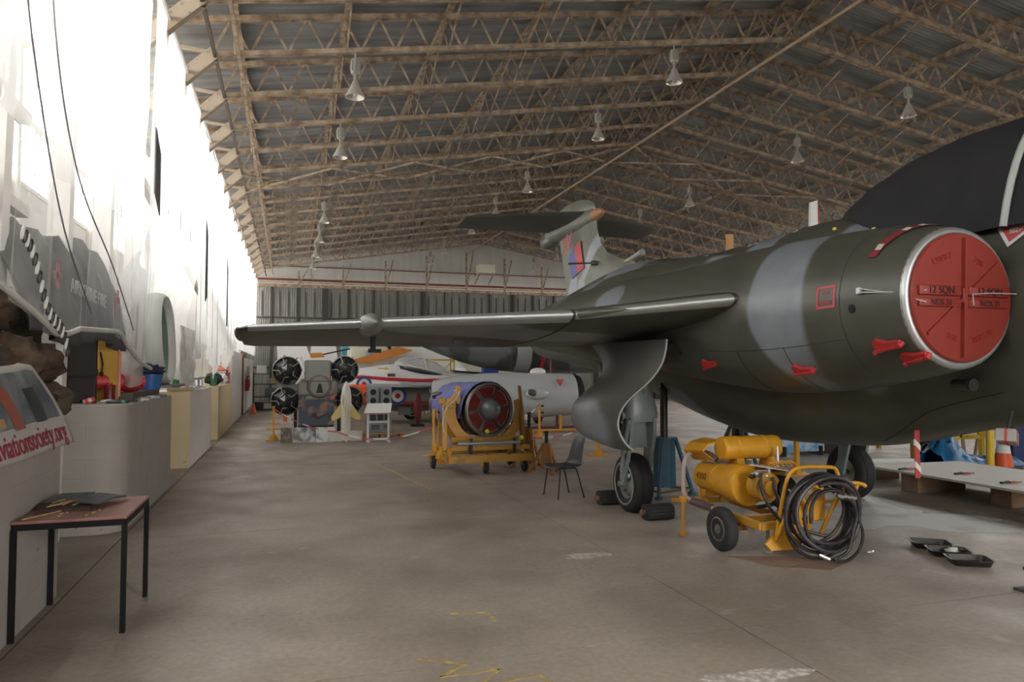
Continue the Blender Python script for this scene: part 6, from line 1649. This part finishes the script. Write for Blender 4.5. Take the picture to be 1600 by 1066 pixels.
# --- right side far floor things
t = thing('traffic_cone', 'orange and white traffic cone behind the plywood platform', 'cone', (12.35, 9.65, 0)); q = B(); q.cbox((0, 0, .02), (.42, .42, .04), .01); q.make('base', blk, t); q = B(); q.lathe([(.16, .04), (.12, .28)], n=24, cap=False); q.lathe([(.075, .62), (.06, .7), (.05, .7)], n=24, cap=False); q.make('cone', M('cone_orange', (.75, .12, .03), .5), t, smooth=True); q = B(); q.lathe([(.12, .28), (.075, .62)], n=24, cap=False); q.make('white_sleeve', wht, t, smooth=True)
rows = []
for j in range(15):
    rows.append([(11.2 + 1.9 * i / 29, 9.75 + .8 * j / 14, .02 + max(0, (.42 * math.exp(-((i - 5) / 5) ** 2) + .14) * math.sin(PI * j / 14) * (1 + .5 * noise.noise(Vector((i * .5, j * .5, 2)))))) for i in range(30)])
q = B((12, 10, 0)); q.slab(rows, (0, 0, -.01)); o = q.make('blue_tarpaulin', M('bright_blue_tarpaulin', (.02, .16, .36), .35, var=.3, scale=5, bump=.3), smooth=True, ang=40); o.location = (12, 10, 0); tag(o, 'crumpled bright blue tarpaulin on the floor beside the small black wheel', 'tarpaulin')
t = thing('jet_nose_leg', 'small black wheel on a dark leg beside the blue tarpaulin', 'wheel', (11.85, 10.75, 0)); wheel(t, (0, 0, .24), .24, .14, (1, .3, 0), M('white_hub', (.5, .5, .5), .5)); q = B(); q.bar((.1, 0, .24), (.25, 0, .9), .06, .08); q.bar((.1, .1, .4), (.5, .1, .7), .05); q.ell((.2, 0, .6), (.2, .15, .12)); q.make('leg', blk, t)
def trestle(x, y, lab, w=1.1, h=1.2):
    t = thing('yellow_trestle', lab, 'trestle', (x, y, 0)); q = B()
    for dx_ in (-w / 2, w / 2): q.box((dx_, 0, h / 2), (.08, .08, h)); q.box((dx_, .6, h / 2), (.08, .08, h))
    q.make('uprights', yp, t); q = B(); q.box((0, 0, .45), (w, .06, .08)); q.box((0, 0, h), (w, .06, .08)); q.box((0, .6, .45), (w, .06, .08)); q.make('rails', yp, t)
    q = B(); q.bar((-w / 2, 0, h), (0, 0, .45), .06); q.bar((0, 0, h), (w / 2, 0, .45), .06); q.bar((-w / 2, .6, h), (w / 2, .6, .45), .06); q.make('braces', yp, t)
trestle(12.7, 10.8, 'yellow braced trestle left of the tall yellow tube under the nose'); trestle(12.2, 13.0, 'yellow braced trestle farther back above the blue tarpaulin', 1.3, 1.5)
o = B((11.1, 8.9, 0)).cyl((11.1, 8.9, 0), (11.1, 8.9, 1.3), .06, n=16).make('yellow_tube_post', yp, smooth=True, ang=60); o.location = (11.1, 8.9, 0); tag(o, 'tall bright yellow tube post left of the traffic cone', 'post')
o = B((12.95, 9.6, 0)).cyl((12.95, 9.6, 0), (12.8, 9.6, 1.3), .045, n=12).make('blue_tube_post', M('royal_blue_paint', (.02, .08, .4), .45), smooth=True, ang=60); o.location = (12.95, 9.6, 0); tag(o, 'blue tube post right of the traffic cone', 'post')
o = B((13.7, 10.3, 0)).cbox((13.7, 10.3, .6), (.9, .3, 1.2), .02).make('blue_screen', M('navy_blue_screen', (.015, .03, .12), .6)); o.location = (13.7, 10.3, 0); tag(o, 'dark blue screen at the right edge behind the blue tube', 'screen')
q = B((13.0, 11.4, 0)); [q.bar((12.6 + .3 * i, 11.4, 0), (12.9 + .3 * i - .4 * (i % 2), 11.4, 1.1), .05) for i in range(5)]; q.bar((12.5, 11.4, .9), (14, 11.4, .9), .05); o = q.make('pale_timber_rack', M('pale_rack_wood', (.45, .37, .28), .7)); o.location = (13.0, 11.4, 0); tag(o, 'pale timber lattice rack behind the traffic cone', 'rack')
t = thing('sky_sign', 'blue sky picture sign with round badge standing under the belly', 'sign', (10.23, 12.34, 0)); q = B(); q.box((-.05, 0, .38), (1.15, .03, .6)); q.make('panel', M('sky_picture', (.12, .35, .6), .4, col2=(.6, .66, .7), scale=4, mix=(.45, .6)), t); q = B(); q.cyl((.1, -.016, .5), (.1, -.03, .5), .12, n=20); q.make('white_badge', wht, t); q = B(); q.cyl((.1, -.03, .5), (.1, -.035, .5), .05, n=16); q.make('red_badge_centre', redl, t)
for dx_ in (-.5, .4): q = B(); q.box((dx_, .05, .1), (.04, .3, .2)); q.make('foot', blk, t)
blotch('white_floor_patch', 6.9, 6.9, 1.3, .75, M('pale_floor_patch', (.42, .40, .38), .6, col2=(.26, .24, .22), scale=2.2, mix=(.5, .75)), 'large pale worn patch on the floor right of the compressor trolley', 'floor mark', 3, -.5)
for (x, y, a, lab) in ((2.75, 6.35, .22, 'small splash of white paint on the floor in front of the chair'), (2.6, 3.55, .3, 'white paint splash on the floor near the bottom centre')):
    blotch('paint_splash', x, y, a, a * .4, white_paint, lab, 'paint mark', int(x * 10))
floor_mark([(1.62, 13.6), (1.9, 11.6), (2.05, 10.6)], .03, 'floor_line', 'thin faded yellow line running along the floor toward the engine stand', 'floor mark', paint)
floor_mark([(.78, 4.42), (1.05, 4.25), (.86, 4.12), (1.22, 4.12), (1.02, 3.92), (1.42, 3.98), (1.45, 3.86)], .022, 'chalk_scrawl', 'yellow chalk scrawl on the near floor', 'floor mark', paint)
floor_mark([(1.15, 5.15), (1.42, 5.1), (1.42, 4.9)], .022, 'chalk_corner', 'yellow corner mark on the floor below the centre', 'floor mark', paint)
# ================================================================ FARTHER AIRCRAFT AND BACKGROUND
lg_ = M('light_aircraft_grey', (.36, .38, .38), .35, var=.08); wg = M('glossy_aircraft_white', (.82, .81, .80), .3, var=.04); rs = M('aircraft_red_stripe', (.6, .03, .05), .35); ors = M('dayglo_orange', (.85, .14, .05), .45)
navy = M('roundel_blue', (.02, .05, .25), .4)
def roundel(x, y, z, r, parent, O, nrm=(0, -1, 0)):
    for k, (rr, mt) in enumerate(((r, navy), (r * .68, wht), (r * .3, redl))):
        q = B(O); c = Vector((x, y, z)) + Vector(nrm) * (.006 * k); q.cyl(c, c + Vector(nrm) * .006, rr, n=28); o = q.make('roundel_ring', mt, parent)
def body(O, secs, name, mat, parent, n=28, k=5, **kw):
    q = B(O); q.loft([[Vector((s[0], s[1] - s[3] * math.cos(2 * PI * i / n), s[2] + s[4] * math.sin(2 * PI * i / n))) for i in range(n)] for s in smooth_sections(secs, k)]); return q.make(name, mat, parent, smooth=True, **kw)
# --- white, red and grey jet trainer seen side on
t = thing('jet_trainer', 'white jet trainer with red stripes, roundels and clear canopy behind the dial cabinet', 'aircraft', (4.0, 25, 0)); O = Vector(t.location)
S_ = [(.2, 25, 1.35, .2, .25), (1.4, 25, 1.3, .42, .42), (2.4, 25, 1.22, .6, .62), (3.6, 25, 1.15, .68, .82), (5.0, 25, 1.05, .7, .72), (6.6, 25, 1.0, .66, .66), (8.2, 25, .95, .5, .5), (9.4, 25, .9, .25, .26), (9.8, 25, .88, .03, .03)]
n = 32; q = B(O); rings = [[Vector((s[0], s[1] - s[3] * math.cos(2 * PI * i / n), s[2] + s[4] * math.sin(2 * PI * i / n))) for i in range(n)] for s in smooth_sections(S_, 5)]
q.loft(rings)
q.m = [(1 if sum(q.v[i].z for i in f) / len(f) > 1.12 and sum(q.v[i].x for i in f) / len(f) + 4.0 < 6.4 else 0) for f in q.f]; q.make('fuselage', [lg_, wg], t, smooth=True)
q = B(O); q.tube([(x, 25 - y_, z) for x, y_, z in ((1.4, .36, 1.5), (2.4, .50, 1.53), (3.2, .60, 1.46), (4.4, .645, 1.40), (5.6, .61, 1.42), (6.4, .52, 1.47), (7.2, .38, 1.5))], .065, 8); q.tube([(3.0, 24.45, .62), (4.0, 24.4, .55), (5.5, 24.42, .48), (6.4, 24.5, .5)], .035, 8); q.make('red_cheat_line', rs, t, smooth=True)
glass = bpy.data.materials.new('canopy_perspex'); glass.use_nodes = True; _b = glass.node_tree.nodes['Principled BSDF']; _b.inputs['Base Color'].default_value = (.6, .66, .7, 1); _b.inputs['Roughness'].default_value = .05; _b.inputs['Alpha'].default_value = .35
body(O, [(3.5, 25, 1.95, .05, .02), (3.8, 25, 1.9, .4, .32), (4.4, 25, 1.78, .48, .45), (5.0, 25, 1.65, .45, .42), (5.5, 25, 1.55, .3, .2), (5.7, 25, 1.5, .05, .05)], 'canopy', glass, t)
body(O, [(3.7, 24.9, 1.85, .3, .1), (4.4, 24.9, 1.7, .42, .14), (5.4, 24.9, 1.55, .3, .1)], 'cockpit_interior', M('cockpit_dark', (.03, .03, .04), .7), t)
q = B(O); q.tube(smooth_sections([(3.6, 24.62, 1.97), (4.2, 24.48, 1.88), (4.9, 24.45, 1.72), (5.6, 24.6, 1.55)], 4), .03, 8); q.tube([(3.6, 24.7, 1.93), (3.9, 24.6, 2.12), (4.4, 24.7, 2.22), (5.0, 24.75, 2.05), (5.6, 24.85, 1.6)], .02, 6); q.tube([(4.6, 24.5, 1.78), (4.6, 25, 2.2)], .02, 6); q.make('canopy_frame', wg, t, smooth=True)
q = B(O); q.slab([[(5.6, 24.7, 1.72), (7.2, 24.7, 1.62)], [(5.6, 25.2, 1.75), (7.2, 25.2, 1.64)]], (0, 0, .02)); q.make('anti_glare_panel', M('matt_black_panel', (.02, .02, .025), .6), t)
roundel(2.45, 24.37, 1.30, .26, t, O)
q = B(O); q.box((3.35, 24.28, 1.6), (.26, .01, .1)); q.make('warning_plate', M('plate_dark', (.12, .05, .03), .5), t)
q = B(O); q.prism([(2.9, 24.36, 1.82), (3.15, 24.36, 1.8), (3.15, 24.36, 1.78), (3.3, 24.36, 1.82), (3.15, 24.36, 1.87), (3.15, 24.36, 1.84), (2.9, 24.36, 1.85)], (0, -.008, 0)); q.make('yellow_arrow', yp, t)
# tip tank with orange serial block, wing
q = B(O); q.lathe([(.03, 0.9), (.2, 1.2), (.3, 1.8), (.33, 2.6), (.33, 4.0), (.28, 4.6), (.12, 5.2), (.02, 5.5)], (0, 23.6, .95), (1, 0, 0), 28); tk = q.make('tip_tank', lg_, t, smooth=True)
q = B(O); q.lathe([(.315, 1.7), (.337, 2.1), (.337, 2.42)], (0, 23.6, .95), (1, 0, 0), 28, cap=False); q.make('orange_band', ors, tk, smooth=True)
q = B(O); q.slab([[(1.9, 23.33, 1.17), (4.3, 23.33, 1.17)], [(1.9, 23.5, 1.29), (4.3, 23.5, 1.29)]], (0, 0, .012)); q.make('orange_flash', ors, tk)
q = B(O); q.bar((1.8, 23.34, .72), (4.6, 23.36, .7), .04, .05); q.make('red_line', rs, tk)
roundel(3.42, 23.262, .93, .29, tk, O)
st = text_part('XW754', 'serial_number', blk, .26, tk, frame(Vector((2.05, 23.255, .97)) - O, (1, 0, 0), (0, 0, 1)), .002, xs=.9)
q = B(O); q.slab([[(2.4, 23.2, 1.34), (5.2, 21.4, 1.32)], [(2.6, 25, 1.22), (5.6, 25, 1.22)]], (0, 0, -.1)); q.slab([[(3.3, 21.9, 1.36), (4.95, 21.3, 1.35)], [(3.3, 22.3, 1.4), (5.1, 21.7, 1.38)]], (0, 0, -.06)); q.make('wing', lg_, t)
q = B(O); q.slab([[(4.3, 22.3, 1.24), (5.2, 22.2, 1.24)], [(4.7, 22.4, .95), (5.2, 22.4, .8)]], (0, .03, 0)); q.make('open_flap', M('flap_brown_underside', (.16, .12, .11), .5), t)
wheel(t, Vector((4.21, 25.3, .3)) - O, .3, .16, (0, 1, 0), wht); q = B(O); q.bar((4.21, 25.3, .3), (4.25, 25.3, .8), .07); q.cbox((3.85, 24.6, .38), (.45, .03, .32), .01); q.make('wheel_leg_and_flap', lg_, t)
q = B(O); q.prism([(-.3, 25, 1.4), (1.0, 25, 1.5), (.3, 25, 3.3), (-.4, 25, 3.3)], (0, .08, 0)); q.make('fin', wg, t)
wheel(t, Vector((8.4, 25, .2)) - O, .2, .12, (0, 1, 0)); q = B(O); q.bar((8.4, 25, .2), (8.4, 25, .7), .06); q.make('nose_leg', lg_, t)
o = B((3.9, 22.2, 0)).ell((3.9, 22.2, .58), (.13, .05, .5), 14, 12).make('maroon_paddle', M('maroon_paddle', (.15, .02, .02), .5), smooth=True); o.location = (3.9, 22.2, 0); tag(o, 'dark maroon leaf shaped cover hanging below the trainer wing', 'cover')
q = B((3.9, 22.2, 0)); q.box((3.9, 22.25, .04), (.4, .3, .08)); q.box((3.9, 22.25, .2), (.04, .04, .4)); q = q.make('paddle_stand', blk); q.location = (3.9, 22.25, 0); tag(q, 'black stand under the maroon leaf shaped cover', 'stand')
# --- grey jet fuselage with scoop and red triangle
t = thing('grey_fuselage', 'glossy light grey jet fuselage with red triangle and oval scoop behind the engine', 'aircraft', (6.5, 19.6, 0)); O = Vector(t.location)
gg_ = M('glossy_light_grey', (.5, .52, .53), .22, var=.05)
body(O, [(3.9, 19.7, 1.1, .35, .38), (4.6, 19.7, 1.06, .52, .56), (5.6, 19.7, 1.05, .58, .64), (6.8, 19.7, 1.04, .6, .65), (7.9, 19.7, 1.05, .58, .62), (8.05, 19.7, 1.05, .57, .61)], 'fuselage', gg_, t)
q = B(O); q.ell((6.78, 19.08, 1.1), (.36, .12, .17), 24, 14); q.make('scoop', gg_, t, smooth=True); q = B(O); q.ell((6.6, 19.0, 1.13), (.15, .05, .1), 18, 10, R=Matrix.Rotation(.3, 3, 'Y')); q.make('scoop_mouth', M('scoop_dark_green', (.08, .1, .08), .3), t, smooth=True)
q = B(O); q.prism([(7.35, 19.16, 1.5), (7.6, 19.16, 1.5), (7.475, 19.1, 1.3)], (0, -.02, 0)); q.make('red_triangle', mred, t)
q = B(O); q.ell((7.0, 19.7, 1.72), (.25, .15, .12), 14, 8); q.make('dorsal_blister', wg, t, smooth=True)
q = B(O); q.lathe([(.56, 8.06), (.57, 8.25), (.001, 8.25)], (0, 19.7, 1.05), (1, 0, 0), 24, cap=False); q.make('open_bay', darkv, t)
for x, z in ((6.95, .75), (7.65, .95), (7.0, .55)): q = B(O); q.box((x, 19.16 if z > .7 else 19.3, z), (.08, .02, .05)); q.make('access_slot', darkv, t)
q = B(O)
for x in (5.2, 7.6): q.bar((x, 19.7, .03), (x, 19.7, .5), .06); q.bar((x, 19.3, .05), (x, 20.2, .05), .07)
q.bar((5.2, 19.3, .12), (8.6, 19.3, .12), .07); q.make('transport_cradle', M('dark_red_cradle', (.12, .03, .03), .6), t)
q = B(O); q.bar((6.6, 18.9, .08), (8.9, 18.9, .08), .05); q.bar((7.4, 18.9, .1), (7.4, 18.9, .5), .06); q.make('yellow_rail', yl, t)
# --- dark camouflaged jet hanging behind
t = thing('dark_jet', 'dark camouflaged jet with red banded nacelle seen under the wing', 'aircraft', (7.5, 22.5, 0)); O = Vector(t.location)
dk = M('dark_camouflage_paint', (.07, .07, .065), .32, col2=(.15, .16, .17), scale=1.2, mix=(.5, .58))
body(O, [(3.9, 22.5, 2.62, .03, .03), (4.6, 22.5, 2.55, .25, .25), (5.6, 22.5, 2.48, .5, .52), (6.8, 22.5, 2.45, .65, .72), (8.2, 22.5, 2.45, .7, .78), (10.5, 22.5, 2.45, .7, .75), (13, 22.5, 2.5, .5, .5)], 'fuselage', dk, t)
q = B(O); q.lathe([(.735, 7.05), (.765, 7.55)], (0, 22.5, 2.45), (1, 0, 0), 36, cap=False); q.make('pale_band', lg_, t, smooth=True); q = B(O); q.lathe([(.79, 7.86), (.80, 8.0)], (0, 22.5, 2.45), (1, 0, 0), 36, cap=False); q.make('red_band', rs, t, smooth=True)
body(O, [(7.9, 21.4, 2.35, .1, .1), (8.1, 21.4, 2.3, .5, .5), (9.0, 21.4, 2.3, .6, .6), (10.5, 21.4, 2.3, .5, .5)], 'nacelle', dk, t)
q = B(O)
for x in (7.92, 10.6): q.cyl((x, 22.3, .35), (x, 22.3, 1.9), .06, n=10)
q.make('gear_leg', wht, t); wheel(t, Vector((10.6, 22.3, .36)) - O, .36, .2, (1, 0, 0)); wheel(t, Vector((7.92, 22.3, .36)) - O, .36, .2, (1, 0, 0))
q = B(O); q.cyl((7.85, 20.9, 1.3), (7.85, 20.9, 2.4), .02, n=8); q.make('red_streamer', redl, t)
# --- helicopter: orange blades, cream body
t = thing('cream_helicopter', 'cream and white helicopter with orange rotor blade behind the trainer', 'helicopter', (4.4, 28, 0)); O = Vector(t.location); cr = M('cream_paint', (.62, .60, .48), .5, var=.05)
q = B(O); q.cbox((2.95, 28, 1.9), (1.5, 1.4, 1.6), .2); q.make('tail_housing', cr, t, smooth=True, ang=40)
body(O, [(3.2, 28.2, 2.2, .3, .3), (3.9, 28.2, 2.1, .7, .7), (5.2, 28.2, 2.0, .8, .78), (6.2, 28.2, 1.8, .7, .6), (6.9, 28.2, 1.5, .3, .3)], 'cabin', wg, t)
q = B(O); q.prism([(2.2, 27.0, 2.1), (4.0, 27.0, 2.63), (4.55, 27.0, 2.52), (3.9, 27.0, 2.28), (2.9, 27.0, 2.02)], (0, .25, .03)); q.make('rotor_blade', M('orange_blade', (.6, .22, .04), .5), t)
q = B(O); q.prism([(.6, 27.4, 2.2), (1.3, 27.4, 2.25), (1.2, 27.4, 2.4), (.8, 27.4, 2.38)], (0, .2, .03)); q.make('rotor_blade', M('orange_blade', (.6, .22, .04), .5), t)
q = B(O); q.cyl((3.7, 27.6, 2.5), (3.7, 27.6, 3.1), .1, n=10); q.bar((3.2, 27.5, 2.95), (4.5, 27.5, 2.75), .06); q.bar((3.0, 27.5, 2.6), (4.6, 27.5, 3.1), .05); q.cyl((2.6, 27.6, 2.75), (2.6, 27.6, 3.0), .15, n=12); q.bar((1.0, 27.5, 2.3), (3.7, 27.5, 2.9), .05); q.make('rotor_hub', darkv, t)
q = B(O); q.box((2.9, 27.28, 2.4), (.25, .02, .25)); q.make('window', M('window_blue_grey', (.2, .26, .33), .2), t)
for x in (3.2, 5.8): wheel(t, Vector((x, 27.8, .3)) - O, .3, .15, (0, 1, 0)); q = B(O); q.bar((x, 27.8, .3), (x, 27.9, 1.5), .08); q.make('leg', cr, t)
# --- other tails and bits
def tail(x, y, pts, mats, lab, extra=None, base=True):
    t = thing('aircraft_tail', lab, 'aircraft tail', (x, y, 0)); q = B(); q.prism([(a, 0, b_) for a, b_ in pts], (0, .1, 0)); q.make('fin', mats[0], t)
    if extra: q = B(); q.prism([(a, -.008, b_) for a, b_ in extra], (0, .006, 0)); q.make('fin_marking', mats[1], t)
    if base: q = B(); q.lathe([(.1, 0), (.25, .4), (.35, 2.2), (.3, 3.0)], (.4, .05, pts[0][1] - .25), (0, 1, 0), 20); q.make('rear_fuselage', mats[0], t, smooth=True); q = B(); q.box((.2, .05, (pts[0][1] - .4) / 2), (.3, .3, pts[0][1] - .4)); q.make('support', blk, t)
    return t
sky = M('sky_blue_paint', (.10, .42, .55), .4)
tail(.8, 29, [(0, 2.1), (1.1, 2.1), (.85, 3.6), (.15, 3.6)], [wg], 'plain white tail fin between the two upper engine pods'); 
tail(-.3, 32, [(0, 2.2), (.6, 2.2), (.6, 3.7), (.05, 3.7)], [wg, sky], 'white and sky blue tail fin above the upper left engine pod', [(0, 3.0), (.5, 2.5), (.3, 2.3), (.02, 2.5)])
tail(2.15, 31, [(0, 2.1), (1.5, 2.2), (.4, 3.6), (0, 3.6)], [wg, sky], 'white and sky blue tail fin right of the plain white fin', [(0.02, 2.4), (.75, 2.4), (.02, 3.0)])
t = thing('white_tail_fin', 'tall white fin with red edge showing above the spine of the large jet', 'aircraft tail', (11.05, 12.9, 0)); q = B(); q.prism([(-.14, 0, 0), (.17, 0, 0), (.14, 0, 5.55), (-.02, 0, 5.5), (-.1, 0, 4)], (0, .08, 0)); q.make('fin', wg, t); q = B(); q.box((.165, .04, 2.7), (.02, .085, 5.4)); q.make('red_edge', rs, t); q = B(); q.box((0, 0, .2), (.6, .9, .4)); q.make('stand', blk, t)
t = thing('pine_ladder_pole', 'short orange pine post top showing above the jet spine', 'pole', (8.25, 11.95, 0)); q = B(); q.box((0, 0, 2.22), (.12, .08, 4.44)); q.make('post', M('orange_pine', (.55, .3, .12), .6), t); q = B(); q.box((0, 0, .02), (.5, .5, .04)); q.make('foot', tim, t)
t = thing('gable_heater', 'cream box heater on a bracket high on the far gable', 'heater', (10.6, 38.6, 7.2)); q = B(); q.cbox((0, 0, .25), (.95, .7, .5), .02); q.make('case', cr, t); q = B(); q.box((0, -.2, -.06), (1.0, .05, .05)); q.bar((-.4, -.2, -.05), (-.4, .9, -.5), .05); q.bar((.4, -.2, -.05), (.4, .9, -.5), .05); q.bar((-.4, .0, .0), (-.4, .9, 0), .05); q.make('bracket', rust2, t)
def steps(x, y, lab):
    t = thing('access_steps', lab, 'steps', (x, y, 0)); q = B()
    for a in (-.5, .5):
        for c_ in (-.3, .3): q.box((a, c_, 1.1), (.05, .05, 2.2))
    q.make('posts', yp, t); q = B()
    for z in (1.2, 2.15): q.box((0, -.3, z), (1.05, .05, .05)); q.box((0, .3, z), (1.05, .05, .05))
    q.bar((-.5, -.3, 1.2), (.5, -.3, 2.15), .04); q.make('rails', yp, t); q = B(); q.box((0, 0, 1.2), (1.0, .6, .04)); q.make('platform', yp, t)
steps(5.4, 26.2, 'yellow access steps behind the trainer canopy')
t = thing('dark_shelving', 'dark green shelving stacked with boxes at the far left end', 'shelving', (-.9, 33, 0)); q = B()
for z in (.05, .6, 1.15, 1.6): q.box((0, 0, z), (1.1, .5, .04))
q.make('shelves', M('dark_green_steel', (.02, .05, .04), .6), t); q = B(); [q.box((a, c_, .85), (.04, .04, 1.7)) for a in (-.53, .53) for c_ in (-.24, .24)]; q.make('uprights', M('dark_green_steel', (.02, .05, .04)), t)
for k, (x, z, w, h, c_, lab) in enumerate(((-1.2, .07, .4, .3, (.04, .04, .05), 'black box on the bottom shelf of the far shelving'), (-.7, .62, .5, .35, (.06, .09, .08), 'dark box on the middle shelf of the far shelving'), (-1.1, 1.62, .4, .35, (.6, .58, .55), 'white box on top of the far shelving'), (-.6, 1.17, .3, .25, (.3, .22, .12), 'brown box on the upper shelf of the far shelving'))):
    o = B((x, 33, z)).cbox((x, 33, z + h / 2), (w, .4, h), .01).make('storage_box', M('box_col_%d' % k, c_, .6)); o.location = (x, 33, z); tag(o, lab, 'box')
o = B((-1.3, 30.4, 0)).lathe([(.14, 0), (.02, .45)], (-1.3, 30.4, 0), n=14).make('small_orange_cone', M('cone_orange', (.75, .12, .03)), smooth=True); o.location = (-1.3, 30.4, 0); tag(o, 'small orange cone at the foot of the far white partition', 'cone')
t = thing('pale_van_body', 'pale cream vehicle body in the far background right of the trainer canopy', 'vehicle', (8.6, 32, 0)); q = B(); q.cbox((0, 0, 1.3), (3.6, 1.8, 1.7), .35); q.make('body', cr, t, smooth=True, ang=50)
for x in (-1.2, 1.2): wheel(t, (x, -.8, .35), .35, .2, (0, 1, 0))
o = B((7.6, 27, 0)).cbox((7.6, 27, 1.0), (.6, .4, 2.0), .02).make('blue_locker', M('royal_blue_paint', (.02, .08, .4))); o.location = (7.6, 27, 0); tag(o, 'bright blue locker behind the trainer nose', 'locker')
